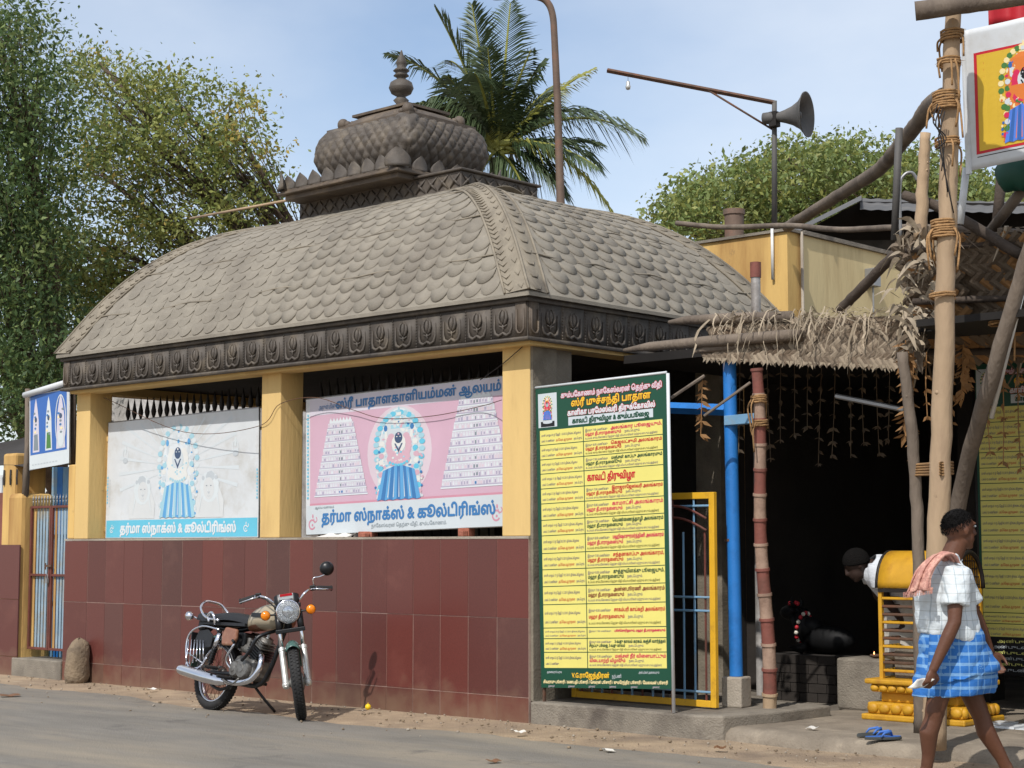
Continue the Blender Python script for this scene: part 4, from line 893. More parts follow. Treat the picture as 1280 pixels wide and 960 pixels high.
# ------------------------------------------------------------------ left end: jamb pier, gate, posts, blue sign, stone, neighbours
YG = 0.12
jx0, jx1 = XL, cols[0][0] - 0.004
tag(MB().bb(jx0, jx1, 0.008, 0.30, ZT + 0.022, up_at((jx0, 0), 581)).build('jamb_pier', 'yellow_old', bevel=0.012), 'short yellow jamb pier between the slatted gate and the first tall column', 'pier')
gx0, gx1 = on(37, 720, 1, YG).x, XL - 0.004
zt, zb = up_at(((gx0 + gx1) / 2, YG), 632), up_at(((gx0 + gx1) / 2, YG), 813)
zm = up_at(((gx0 + gx1) / 2, YG), 719); gm = on(63.7, 700, 1, YG).x
G = thing('entrance_gate', 'small closed metal gate with rusty red frame and pale blue slats', 'gate', ((gx0 + gx1) / 2, YG, zb))
for (a, b) in ((gx0 + 0.005, gm - 0.004), (gm + 0.004, gx1 - 0.005)):
    q = MB(); fw = 0.026
    for x in (a, b - fw): q.bb(x, x + fw, YG - 0.015, YG + 0.015, zb, zt)
    for z in (zb, zm - fw / 2, zt - fw): q.bb(a + fw, b - fw, YG - 0.014, YG + 0.014, z, z + fw)
    leaf = q.build('leaf_frame', 'red_paint', G, bevel=0.003)
    n = max(3, int((b - a) / 0.062))
    for i in range(n):
        x = a + fw + (b - a - 2 * fw) * (i + 0.5) / n
        MB().bb(x - 0.019, x + 0.019, YG + 0.016, YG + 0.022, zb + 0.015, zt - 0.01).build('slat', 'slat_dusty' if i != 0 else 'yellow_old', leaf)
    k = 0; x = a + 0.03
    while x < b - 0.02:
        MB().cyl((x, YG, zt), (x, YG, zt + 0.07), 0.005, None, 5).lathe([(0.005, 0.06), (0.012, 0.075), (0.006, 0.09), (0.001, 0.125)], Matrix.Translation((x, YG, zt)), 5).build('spear', 'steel', leaf, smooth=True); x += 0.058
q = MB(); q.box((gm, YG - 0.03, zm + 0.10), (0.12, 0.016, 0.022)); q.cyl((gm - 0.05, YG - 0.035, zm + 0.06), (gm - 0.05, YG - 0.035, zm + 0.13), 0.008, None, 6); q.build('bolt', 'rusty', G)
q = MB(); q.box((gm - 0.01, YG - 0.04, zm - 0.06), (0.045, 0.022, 0.05)); q.tube([(gm - 0.026, YG - 0.04, zm - 0.035), (gm - 0.024, YG - 0.04, zm), (gm - 0.01, YG - 0.04, zm + 0.012), (gm + 0.004, YG - 0.04, zm), (gm + 0.006, YG - 0.04, zm - 0.035)], 0.005, 6); q.build('padlock', 'steel', G)
# blue plank screen behind the gate
SCR = thing('plank_screen', 'sky blue plank screen rising behind the slatted gate', 'screen', ((gx0 + gx1) / 2, 0.42, 0))
x = gx0 - 0.05
while x < gx1 + 0.02:
    MB().bb(x, x + 0.105, 0.40, 0.425, 0.0, up_at((x, 0.42), 584)).build('plank', 'blue_pale' if int(x * 40) % 3 else 'blue_paint', SCR); x += 0.11
tag(MB().bb(gx0 - 0.08, XL - 0.003, -0.03, 0.35, -0.02, up_at((gx0, 0), 822)).build('threshold', 'concrete', bevel=0.012), 'rough concrete threshold step under the slatted gate', 'step')
# left gate post: tiled foot, plastered shaft with a rounded head, taller pier behind
PO = thing('gate_post', 'stout yellow plastered gate post with maroon tiled foot', 'post', (gx0 - 0.25, 0.1, 0))
px0, px1 = on(5, 760, 1, 0).x, gx0 - 0.012
zt2 = up_at((px0, 0), 681)
q = MB(); q.bb(px0, px1, 0.004, 0.42, 0, 1.98); q.build('shaft', 'yellow_old', PO, bevel=0.05)
q = MB(); q.bb(px0 - 0.28, px0 - 0.01, 0.1, 0.5, 0, up_at((px0, 0.1), 566)); q.build('rear_shaft', 'yellow_old', PO, bevel=0.03)
for (a, b, z0, z1) in ((px0 - 0.3, on(23, 760, 1, -0.006).x, 0.0, 0.2), (px0 - 0.3, on(23, 760, 1, -0.006).x, 0.205, 0.82), (px0 - 0.3, on(23, 760, 1, -0.006).x, 0.825, zt2)):
    MB().bb(a, b, -0.012, 0.003, z0, z1).build('tile', 'tile', PO)
# blue picture board above the gate
yb = 0.02
bq = [on(37, 587.5, 1, yb), on(86.7, 579, 1, yb - 0.02), on(86.7, 485, 1, yb - 0.02), on(36.7, 494, 1, yb)]
t4, p = board('picture_board', 'blue picture board of three tall shrine figures on wooden posts above the gate', 'sign', *bq, 0.015, 'white_paint', (0.008, 'steel'))
W, H = p.W, p.H
p.rect(0.02, H * 0.19, W - 0.05, H - 0.01, 'ink_royal', 0); p.rect(0.0, 0, W, H * 0.18, 'ink_grey_l', 0)
for k, (x, c1, c2) in enumerate(((0.17, 'ink_stone', 'ink_grey_d'), (0.49, 'ink_grey_l', 'ink_leafg'), (0.79, 'ink_stone', 'ink_grey_l'))):
    cx = W * x; h = H * 0.72; y0 = H * 0.22; wv = W * (0.085 if k < 2 else 0.11)
    p.poly([(cx - wv, y0), (cx + wv, y0), (cx + wv * 0.8, y0 + h * 0.6), (cx + wv * 0.3, y0 + h * 0.9), (cx, y0 + h), (cx - wv * 0.3, y0 + h * 0.9), (cx - wv * 0.8, y0 + h * 0.6)], c1, 1)
    p.poly([(cx - wv * 0.7, y0 + 0.02), (cx + wv * 0.7, y0 + 0.02), (cx + wv * 0.5, y0 + h * 0.33), (cx - wv * 0.5, y0 + h * 0.33)], c2, 2)
    for j in range(7): p.ell(cx + prng.uniform(-0.5, 0.5) * wv, y0 + h * (0.3 + 0.07 * j), wv * 0.3, 0.014, ('ink_grey_d', 'ink_cream', 'ink_blue_d')[j % 3], 3, 6)
    p.ell(cx, y0 + h * 0.6, wv * 0.35, 0.03, 'ink_navy', 4, 8)
    if k == 2: p.ring(cx, y0 + h * 0.5, wv * 1.25, h * 0.5, 0.018, 'ink_offwhite', 3, 22)
for j in range(9): p.rect(0.05 + 0.06 * j, H * 0.05, 0.09 + 0.06 * j, H * 0.065, 'ink_grey', 1)
p.build(t4)
MB().tube([on(31, 494, 1, yb - 0.02), on(84, 478, 1, yb - 0.03)], 0.035, 8).build('top_tube', 'white_paint', t4, smooth=True)
for px, m in ((33, 'wood_grey'), (90, 'wood_dark')):
    a = on(px, 560, 1, yb + 0.05); z0 = 1.9 if px < 50 else up_at((jx0, 0), 581)
    MB().tube([(a.x, a.y, z0), (a.x + 0.01, a.y + 0.01, 2.5), (a.x - 0.005, a.y, up_at((a.x, a.y), 486))], [0.04, 0.035, 0.03], 7).build('post', m, t4, smooth=True)
# leaning stone at the wall foot
q = MB(); a = on(104, 853, 2, 0); srn = random.Random(4)
q.lathe([(0.115, -0.02), (0.13, 0.08), (0.125, 0.22), (0.115, 0.33), (0.09, 0.41), (0.04, 0.45), (0.005, 0.46)], Matrix.Translation((a.x, -0.12, 0)) @ Matrix.Rotation(R(6), 4, 'Y'), 11)
for v in q.v: v += Vector((srn.uniform(-1, 1), srn.uniform(-1, 1), srn.uniform(-1, 1) * 0.6)) * 0.014
tag(q.build('guard_stone', 'stone', smooth=True), 'rough upright guard stone leaning at the foot of the tiled wall', 'stone')
# neighbour on the far left: painted wall and tarpaulin roof
NB = thing('lean_to_shop', 'low neighbouring shop with red banded wall and black tarpaulin roof beyond the gate post', 'shop', (-10, 1.2, 0))
xb = px0 - 0.32
MB().bb(xb - 3.5, xb, 0.16, 0.4, 0, 1.35).build('wall', 'white_paint', NB); MB().bb(xb - 3.5, xb, 0.15, 0.159, 1.36, 2.0).build('red_band', 'band_red', NB); MB().bb(xb - 3.5, xb, 0.16, 0.4, 1.36, 2.2).build('upper_wall', 'white_paint', NB)
q = MB(); q.grid(lambda u, v: Vector((xb - 3.4 + 3.9 * u, 0.1 + 2.6 * v, 2.25 + 0.75 * v + 0.06 * math.sin(u * 9 + v * 5))), 16, 8); q.build('tarpaulin', 'tarp', NB, smooth=True, solid=0.01)
q = MB()
for i in range(30): x = xb - 3.4 + 3.9 * i / 29; q.tube([(x, 0.09, 2.25), (x + 0.01, 0.08, 2.16), (x, 0.09, 2.08)], 0.012, 4)
tag(q.build('fringe', 'tarp', NB), kind='stuff')
# silver sheeting beyond the open side of the pavilion
q = MB(); q.grid(lambda u, v: Vector((-12.3 + 7.3 * u, 4.4 + 0.04 * math.sin(u * 60) + 0.12 * math.sin(u * 9 + v * 6), 0 + 4.2 * v)), 120, 10)
tag(q.build('sheet_fence', 'sheet_silver', smooth=True, solid=0.01), 'crumpled silver sheet fence seen through the pavilion behind the spear railing', 'fence')
# ------------------------------------------------------------------ the dark hall to the right
HB = thing('temple_hall', 'deep dark temple hall open to the street under the palm leaf awning', 'hall', (3, 4, 0))
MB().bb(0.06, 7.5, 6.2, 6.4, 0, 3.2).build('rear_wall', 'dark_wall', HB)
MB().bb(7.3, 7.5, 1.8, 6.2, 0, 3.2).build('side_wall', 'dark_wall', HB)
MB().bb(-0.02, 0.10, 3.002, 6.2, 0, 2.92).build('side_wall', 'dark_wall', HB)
MB().bb(0.125, 7.6, 1.05, 3.2, 2.93, 3.0).build('ceiling', 'dark_void', HB); MB().bb(-0.4, 7.6, 3.2, 6.5, 2.93, 3.0).build('ceiling', 'dark_void', HB); MB().bb(3.30, 7.6, 0.34, 1.05, 2.90, 2.95).build('ceiling', 'dark_void', HB); MB().bb(2.98, 3.29, 0.62, 1.04, 2.90, 2.95).build('ceiling', 'dark_void', HB)  # near-black hides lit edges; last two pieces added to shade the notice board
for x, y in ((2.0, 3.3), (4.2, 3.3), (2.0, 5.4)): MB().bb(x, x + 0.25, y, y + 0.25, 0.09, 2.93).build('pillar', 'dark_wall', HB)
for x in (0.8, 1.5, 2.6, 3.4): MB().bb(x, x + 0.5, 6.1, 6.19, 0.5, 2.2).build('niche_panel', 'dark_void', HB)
# blue post on a concrete foot, with beams
bp = on(918, 884, 2, ZP); bp = Vector((bp.x, bp.y + 0.03, ZP))
t = thing('blue_post', 'bright blue round post on a square concrete foot beside the yellow gate', 'post', bp)
MB().box((bp.x, bp.y, ZP + 0.115), (0.17, 0.17, 0.23), rotz(R(8))).build('foot', 'concrete_pale', t, bevel=0.012)
q = MB(); q.cyl((bp.x, bp.y, ZP + 0.232), (bp.x - 0.03, bp.y, 2.9), 0.052, None, 16); q.build('shaft', 'blue_paint', t, smooth=False, autos=40)
zbm = up_at(bp, 526)
MB().box((bp.x + 0.13, bp.y - 0.07, zbm), (0.34, 0.06, 0.075), rotz(R(-12))).build('bracket', 'blue_pale', t, bevel=0.004)
MB().cyl((bp.x - 0.03, bp.y, zbm - 0.93), (bp.x - 0.03, bp.y, zbm - 0.91), 0.056, None, 12).build('wire_tie', 'rusty', t)
tag(MB().tube([(bp.x - 0.06, bp.y, up_at(bp, 512)), (0.05, bp.y + 0.15, up_at(bp, 492))], 0.045, 4).build('blue_beam', 'blue_paint'), 'dull blue beam running from the blue post towards the grey pier', 'beam')
# yellow framed gate with blue bars
gy = 0.42; gr = on(897, 885, 1, gy).x; gl = 0.09
zg0, zg1 = ZP + 0.012, up_at((gr, gy), 615)
G = thing('yellow_gate', 'yellow framed metal gate with blue bars and rusty arches behind the notice board', 'gate', ((gl + gr) / 2, gy, ZP))
q = MB(); fw = 0.05
q.bb(gl, gl + fw, gy - 0.02, gy + 0.02, zg0, zg1); q.bb(gr - fw, gr, gy - 0.02, gy + 0.02, zg0, zg1); q.bb(gl + fw, gr - fw, gy - 0.018, gy + 0.018, zg1 - fw, zg1); q.bb(gl + fw, gr - fw, gy - 0.018, gy + 0.018, zg0, zg0 + fw)
q.build('frame', 'gate_yellow', G, bevel=0.004)
n = 13
for i in range(n):
    x = gl + fw + (gr - gl - 2 * fw) * (i + 0.5) / n
    MB().cyl((x, gy, zg0 + fw), (x, gy, zg1 - fw if i % 2 else zg1 - 0.30), 0.009, None, 6).build('bar', 'blue_pale' if i % 3 else 'red_paint', G)
for z in (up_at((gr, gy), 632), up_at((gr, gy), 747), up_at((gr, gy), 764), up_at((gr, gy), 866)):
    MB().cyl((gl + fw, gy - 0.012, z), (gr - fw, gy - 0.012, z), 0.009, None, 6).build('cross_bar', 'blue_pale', G)
for k, z in enumerate((zg1 - 0.20, zg1 - 0.29)):
    for c in (0.27, 0.73):
        xm = gl + (gr - gl) * c; hw = (gr - gl) * 0.22
        MB().tube([(xm - hw + 2 * hw * i / 12, gy - 0.02, z + 0.10 * math.sin(math.pi * i / 12)) for i in range(13)], 0.010, 6).build('arch', 'red_paint', G, smooth=True)
# banded bamboo pole
a = on(962, 899, 2, 0.09); b = Vector((a.x - 0.10, a.y + 0.05, 2.95)); top = dep(945, 462, (a - CAM).dot(FW) - 0.02)
t = thing('banded_pole', 'bamboo pole painted in red and white bands holding up the awning', 'pole', a)
NBD = 14
def bpos(f): return a.lerp(top, f) + Vector((0.018 * math.sin(f * 9), 0, 0))
for i in range(NBD):
    f0, f1 = i / NBD, (i + 1) / NBD; r0 = 0.055 - 0.012 * f0
    q = MB(); q.tube([bpos(f0), bpos((f0 + f1) / 2), bpos(f1)], [r0, r0 * 0.94, r0 * 0.96], 12); q.tube([bpos(f1 - 0.004), bpos(f1 + 0.004)], [r0 * 1.12, r0 * 1.1], 12)
    q.build('band', 'bamboo' if i == 0 else ('band_red' if i % 2 else 'band_white'), t, autos=45)
def rope(name, label, c, r, n=4, tails=2, rr=0.008, axis=Vector((0, 0, 1)), seed=0):
    """coils of coir rope round a pole at c with frayed tails"""
    rn = random.Random(seed); q = MB(); A = axis.normalized(); X = A.orthogonal().normalized(); Yv = A.cross(X)
    pts = []
    for i in range(n * 12 + 1):
        an = 2 * math.pi * i / 12; pts.append(c + X * math.cos(an) * (r + 0.006 + rn.uniform(0, 0.006)) + Yv * math.sin(an) * (r + 0.006 + rn.uniform(0, 0.006)) + A * ((i / 12 - n / 2) * rr * 1.9 + rn.uniform(-0.004, 0.004)))
    q.tube(pts, rr, 5)
    for k in range(tails):
        d = (X * rn.uniform(-1, 1) + Yv * rn.uniform(-1, 1)).normalized(); s = c + d * (r + 0.01)
        L = rn.uniform(0.08, 0.28); q.tube(spline([s, s + d * 0.03 + Vector((0, 0, -L * 0.3)), s + d * rn.uniform(0, 0.05) + Vector((0, 0, -L))], 4), rr * 0.8, 5)
    for k in range(10):
        d = (X * rn.uniform(-1, 1) + Yv * rn.uniform(-1, 1) + A * rn.uniform(-0.6, 0.6)).normalized(); s = c + d * r
        q.tube([s, s + d * rn.uniform(0.015, 0.045) + Vector((0, 0, -0.01))], [rr * 0.35, rr * 0.1], 3)
    return tag(q.build(name, 'rope', smooth=True), label, 'rope')
rope('rope_tie', 'yellowed coir rope tied round the upper bands of the banded pole', bpos(0.915), 0.046, 4, 3, 0.008, seed=1); rope('rope_tie', 'coir rope lashing the banded pole to the blue bracket', bpos(0.845), 0.047, 3, 2, 0.009, seed=2)

# ---- poles in front of the hall
def pole(name, label, p0, p1, r0, r1, mt, mid=None, wob=0.005, seed=0, cat='pole', knots=4):
    rn = random.Random(seed); pts = [p0, p1] if mid is None else [p0] + mid + [p1]
    P = spline(pts, 10) if len(pts) > 2 else [p0.lerp(p1, i / 14) for i in range(15)]
    k = len(P); rr = [r0 + (r1 - r0) * i / (k - 1) * 1.0 + rn.uniform(-0.03, 0.03) * r0 for i in range(k)]
    P = [q + Vector((rn.uniform(-1, 1), rn.uniform(-1, 1), 0)) * wob * (0 if i in (0, k - 1) else 1) for i, q in enumerate(P)]
    q = MB(); q.tube(P, rr, 12)
    for _ in range(knots):
        i = rn.randrange(1, k - 1); an = rn.uniform(0, 6.28); q.ball(P[i] + Vector((math.cos(an), math.sin(an), 0)) * rr[i] * 0.85, r0 * 0.22, None, 7, 4)
    return tag(q.build(name, mt, smooth=True), label, cat)
D1 = on(1168, 936, 2, 0.09)
dP1 = (D1 - CAM).dot(FW)
P1top = dep(1193, -30, dP1 + 0.05)
pole('bamboo_pole', 'thick pale bamboo pole standing behind the walking man', D1, P1top, 0.078, 0.050, 'bamboo', mid=[dep(1172, 700, dP1), dep(1180, 440, dP1), dep(1186, 200, dP1 + 0.02)], seed=3)
p2b = on(1150, 917, 2, 0.09); d2 = (p2b - CAM).dot(FW)
pole('wooden_pole', 'slim grey wooden pole lashed beside the thick pale bamboo pole', p2b, dep(1128, 440, d2), 0.046, 0.038, 'wood_grey', mid=[dep(1149, 720, d2), dep(1143, 580, d2)], seed=4)
p3b = on(1152, 907, 2, 0.09); d3 = (p3b - CAM).dot(FW)
pole('leaning_pole', 'grey wooden pole leaning outwards past the walking man to the upper thatch', p3b, dep(1300, 268, 11.2), 0.062, 0.05, 'wood_grey', mid=[dep(1198, 630, d3 - 0.3), dep(1240, 470, 11.6)], seed=5)
tag(MB().tube([dep(1239, 522, 11.75), dep(1283, 345, 11.35)], 0.018, 8).build('conduit', 'pvc', smooth=True), 'thin pale plastic conduit running along the leaning pole', 'pipe')
def ropeA(label, x, y, D, r, n, tails, seed): rope('rope_tie', label, dep(x, y, D), r, n, tails, 0.009, seed=seed)
q = MB(); c1, c2 = dep(1150, 588, d2), dep(1176, 585, dP1)
for k in range(5):
    z = (k - 2) * 0.018; o1, o2 = (c1 - CAM).normalized() * 0.06, (c2 - CAM).normalized() * 0.09; sd = RT * 0.06
    q.tube([c1 - sd - o1 * 0.2 + Vector((0, 0, z)), c1 - o1 + Vector((0, 0, z + 0.005)), (c1 + c2) / 2 - o1 * 1.1 + Vector((0, 0, z)), c2 - o2 + Vector((0, 0, z - 0.005)), c2 + sd * 1.3 + Vector((0, 0, z))], 0.010, 5)
tag(q.build('rope_tie', 'rope', smooth=True), 'coir rope lashing the slim grey pole to the thick bamboo pole', 'rope')
ropeA('coir rope tied round the leaning grey pole below the upper thatch', 1249, 402, 11.6, 0.058, 3, 3, 12)
ropeA('big coir rope knot where the curved branch meets the thick bamboo pole', 1183, 127, dP1 + 0.02, 0.075, 7, 6, 13); ropeA('coir rope round the thick bamboo pole beside the upper thatch', 1180, 287, dP1 + 0.02, 0.07, 7, 6, 14)
ropeA('single coir rope turn low on the bare bamboo pole', 1178, 370, dP1, 0.07, 2, 1, 15); ropeA('coir rope near the top of the thick bamboo pole by the banner corner', 1190, 45, dP1 + 0.03, 0.062, 4, 3, 16); ropeA('thin rope turns on the bamboo pole between knot and banner', 1186, 78, dP1, 0.062, 3, 3, 17)
ropeA('thin coir rope turns on the bamboo pole under the curved branch', 1184, 178, dP1, 0.066, 3, 2, 19)
# upper cross pole, curved branch, other timbers
pole('cross_pole', 'weathered horizontal pole lashed across the top of the thick bamboo pole', dep(1144, 14, dP1 - 0.05), dep(1330, -12, dP1 - 0.3), 0.062, 0.06, 'wood_grey', seed=6)
pole('curved_branch', 'long curved dark branch rising from the yellow building to the bamboo pole', dep(984, 284, 17.6), dep(1186, 118, dP1 + 0.12), 0.055, 0.062, 'wood_grey', mid=[dep(1050, 243, 15.8), dep(1098, 212, 14.4), dep(1138, 165, 13.0), dep(1165, 130, 12.2)], wob=0.006, seed=7)
pole('dark_strut', 'dark slanting strut rising from behind the awning to the upper thatch', dep(1050, 388, 13.3), dep(1120, 316, 12.7), 0.04, 0.04, 'wood_dark', seed=8)
pole('dark_strut', 'dark bent strut crossing behind the bamboo pole above the upper thatch', dep(1130, 244, 12.4), dep(1275, 318, 12.0), 0.035, 0.04, 'wood_dark', mid=[dep(1180, 262, 12.2)], seed=18)
pole('thin_rail', 'thin pale horizontal branch laid along the yellow building top', dep(846, 279, 17.3), dep(1300, 292, 12.1), 0.026, 0.024, 'wood_grey', mid=[dep(905, 284, 16.6), dep(985, 282, 15.6), dep(1050, 287, 14.6), dep(1150, 284, 13.2)], seed=9)
pole('short_pole', 'short brown pole stub tied beside the thick bamboo pole', dep(1150, 300, 12.2), dep(1157, 166, 12.2), 0.048, 0.036, 'bamboo', seed=10)
for (x, y0, y1, r_, lab) in ((1118, 300, 160, 0.028, 'grey metal upright standing behind the curved branch'), (1200, 280, 210, 0.026, 'white metal flag pole under the banner corner'), (1245, 290, 210, 0.04, 'dark wooden upright behind the banner')):
    tag(MB().cyl(dep(x, y0, 12.7 if x != 1200 else 11.75), dep(x + (6 if x == 1118 else 8), y1, 12.7 if x != 1200 else 11.75), r_, None, 8).build('upright', 'sheet_grey' if x == 1118 else ('white_paint' if x == 1200 else 'wood_dark'), smooth=True), lab, 'pole')
tag(MB().tube(spline([dep(1126, 300, 13), dep(1125, 235, 13), dep(1130, 219, 13), dep(1140, 216, 13), dep(1147, 226, 13)], 5), 0.013, 6).build('hooked_rod', 'steel', smooth=True), 'thin hooked metal rod behind the short brown stub', 'rod')
tag(MB().tube([dep(1236, 292, 12.4), dep(1290, 222, 12.0)], 0.04, 8).build('slanting_pole', 'wood_grey', smooth=True), 'grey slanting pole behind the banner by the street edge', 'pole')
q = MB()
for k in range(4):
    s = dep(1172 + 3 * k, 130 + k * 3, dP1 - 0.1); q.tube(spline([s, s + RT * -0.03 + Vector((0, 0, -0.12)), s + RT * (0.05 - 0.03 * k) + Vector((0, 0, -0.22)), s + RT * (0.02 * k - 0.02) + Vector((0, 0, -0.30 - 0.12 * k))], 5), 0.005, 4)
tag(q.build('hanging_rope', 'iron', smooth=True), 'dark loose cords dangling from the rope knot on the bamboo pole', 'cord')

# ---- palm leaf awning: frame poles, woven sheets, loose dry leaves
AW = thing('leaf_awning', 'woven palm leaf awning with a shaggy dry top edge over the hall entrance', 'awning', (2.4, 0.5, 2.6))
ya = 0.60
A0, A1 = on(880, 450, 1, ya), on(1152, 462, 1, ya + 0.12)
T0, T1 = on(905, 402, 1, ya + 0.10), on(1150, 396, 1, ya + 0.2)
def weave(o, ux, uy, W, H, mats, parent, st=0.058, name='woven_leaf', seed=0, keep=lambda u, v: True):
    """herringbone of overlapping leaf strips, each a small tilted blade"""
    rn = random.Random(seed); q = MB(); ux = Vector(ux).normalized(); uy = Vector(uy); uy = (uy - ux * uy.dot(ux)).normalized(); n = ux.cross(uy)
    for j in range(int(H / st) + 1):
        for i in range(int(W / st) + 1):
            u, v = (i + 0.5) * st, (j + 0.5) * st
            if u > W or v > H or not keep(u / W, v / H): continue
            d = (ux * (1 if j % 2 else -1) + uy).normalized(); e = n.cross(d); c = Vector(o) + ux * u + uy * v + n * rn.uniform(0.0, 0.008)
            L, w = st * 1.0, st * rn.uniform(0.36, 0.46); tl = rn.uniform(0.004, 0.016)
            q.add([c - d * L - e * w, c - d * L + e * w, c + d * L + e * w * 0.9 + n * tl, c + d * L - e * w * 0.9 + n * tl, c + n * (tl * 0.5 + 0.007) - d * L, c + n * (tl + 0.008) + d * L], [(0, 4, 5, 3), (4, 1, 2, 5)], rn.choice((0, 0, 1)))
    o_ = q.build(name, mats, parent); return tag(o_, kind='stuff')
ux = (A1 - A0); Wd = ux.length
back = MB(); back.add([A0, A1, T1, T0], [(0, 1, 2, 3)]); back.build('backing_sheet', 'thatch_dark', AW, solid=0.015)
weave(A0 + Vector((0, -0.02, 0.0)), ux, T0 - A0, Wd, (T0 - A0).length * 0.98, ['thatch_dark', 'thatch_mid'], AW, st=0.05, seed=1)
# sloping top sheet running back to the hall roof
back = MB(); back.add([T0, T1, T1 + Vector((0.1, 1.3, 0.02)), T0 + Vector((-0.2, 1.3, 0.02))], [(0, 1, 2, 3)]); back.build('top_sheet', 'thatch_dark', AW, solid=0.02)
for (x0, y0, x1, y1, yy, r_, nm) in ((780, 438, 1000, 418, 0.50, 0.045, 'pole'), (836, 403, 990, 396, 0.60, 0.045, 'pole'), (868, 440, 960, 430, 0.56, 0.035, 'pole')):
    a_, b_ = on(x0, y0, 1, yy), on(x1, y1, 1, yy + 0.12)
    MB().tube([a_, a_.lerp(b_, 0.15) + Vector((0, 0, 0.012)), a_.lerp(b_, 0.5) + Vector((0, 0, 0.01)), b_], [r_ * 0.35, r_ * 0.8, r_, r_], 8).build(nm, 'wood_grey', AW, smooth=True)
lr = random.Random(31)
for i in range(230):
    f = lr.random(); base_ = T0.lerp(T1, f) + Vector((lr.uniform(-0.04, 0.04), lr.uniform(-0.10, 0.06), lr.uniform(-0.06, 0.05)))
    if lr.random() < 0.76:      # lying along the top
        d = Vector((lr.choice((-1, 1)) * lr.uniform(0.4, 1), lr.uniform(-0.45, 0.1), lr.uniform(-0.38, 0.18))); L = lr.uniform(0.10, 0.34); pts = [base_, base_ + d * L * 0.5 + Vector((0, 0, 0.02)), base_ + d * L]
    else:                        # drooping over the front
        L = lr.choice((0.10, 0.13, 0.16, 0.22, 0.30, 0.42)) * lr.uniform(0.8, 1.15); sx = lr.uniform(-0.5, 0.5) * L * (1.0 if f > 0.12 else 1.6) - (0.15 * L if f < 0.15 else 0)
        pts = [base_, base_ + Vector((sx * 0.45, -0.10, 0.035)), base_ + Vector((sx * 0.85, -0.17, -L * 0.45)), base_ + Vector((sx * lr.uniform(0.9, 1.3), -0.17 - lr.uniform(0, 0.04), -L))]
    P = spline(pts, 3); w0 = lr.choice((0.005, 0.006, 0.008, 0.011, 0.02)) * lr.uniform(0.8, 1.2); P = [q_ + Vector((lr.uniform(-1, 1), lr.uniform(-1, 1), lr.uniform(-0.6, 1))) * 0.012 * min(1, j_ / 3) for j_, q_ in enumerate(P)]; k = len(P)
    q = MB(); q.ribbon(P, [w0 * (0.55 + 0.45 * math.sin(math.pi * min(j / (k - 1) * 1.1, 1))) * (1 if j < k - 1 else 0.2) for j in range(k)], (RT + Vector((lr.uniform(-0.5, 0.5), lr.uniform(-0.5, 0.5), lr.uniform(-0.4, 0.4)))).normalized())
    q.build('dry_leaf', 'thatch', AW)
# ragged lower edge tips
q = MB()
for i in range(60):
    f = (i + lr.random()) / 60; c = A0.lerp(A1, f) + Vector((0, -0.03, 0.02)); s = lr.choice((-1, 1)) * 0.02
    q.add([c - RT * 0.018, c + RT * 0.018, c + RT * s + Vector((0, -0.01, -lr.uniform(0.02, 0.06)))], [(0, 1, 2)])
tag(q.build('edge_tips', 'thatch', AW), kind='stuff')
# torn bundle of thatch where the two awnings meet
TB = thing('thatch_bundle', 'crumpled bundle of dry palm leaves tied between the lower and upper awnings', 'thatch', dep(1138, 400, 12.2))
for i in range(110):
    x, y = lr.uniform(1118, 1166), lr.uniform(285, 440); x = max(x, 1120 + abs(y - 345) * 0.16); c = dep(x, y, 12.15 + lr.uniform(-0.12, 0.15)); L = lr.uniform(0.08, 0.22); d = Vector((lr.uniform(-1, 1), lr.uniform(-0.6, 0.2), lr.uniform(-0.9, 0.5))).normalized(); w0 = lr.uniform(0.025, 0.06)
    q = MB(); q.ribbon(spline([c, c + d * L * 0.5 + Vector((0, 0, 0.03)), c + d * L + Vector((0, 0, -0.03))], 3), [w0 * 0.4, w0 * 0.8, w0, w0, w0 * 0.8, w0 * 0.5, w0 * 0.1], Vector((lr.uniform(-1, 1), lr.uniform(-1, 1), lr.uniform(-1, 1))).normalized()); q.build('dry_leaf', 'thatch' if lr.random() < 0.65 else 'thatch_dark', TB)
# upper awning: its shaded underside faces the street
UA = thing('upper_awning', 'higher woven palm leaf awning tilted up towards the street', 'awning', dep(1220, 440, 12.6))
u0, u1, u2, u3 = dep(1150, 452, 13.0), dep(1330, 452, 12.4), dep(1330, 284, 11.9), dep(1128, 300, 12.5)
back = MB(); back.add([u0, u1, u2, u3], [(0, 1, 2, 3)]); back.build('backing_sheet', 'thatch_dark', UA, solid=0.02)
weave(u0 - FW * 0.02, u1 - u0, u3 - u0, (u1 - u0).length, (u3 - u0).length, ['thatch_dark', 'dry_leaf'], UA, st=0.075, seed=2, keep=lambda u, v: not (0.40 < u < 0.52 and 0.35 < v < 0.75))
for k in range(3):
    f = 0.08 + 0.42 * k; MB().tube([u0.lerp(u3, f) - FW * 0.06, u1.lerp(u2, f) - FW * 0.06], 0.028, 7).build('batten', 'wood_dark', UA, smooth=True)
for i in range(40):
    f = lr.random(); c = u3.lerp(u2, f) if i % 2 else u0.lerp(u1, f); L = lr.uniform(0.08, 0.25); q = MB()
    q.ribbon(spline([c, c + Vector((lr.uniform(-0.1, 0.1), -0.06, 0.02)), c + Vector((lr.uniform(-0.12, 0.12), -0.09, -L))], 3), [0.012, 0.025, 0.03, 0.03, 0.02, 0.015, 0.004], RT); q.build('dry_leaf', 'thatch_dark' if i % 3 else 'thatch', UA)
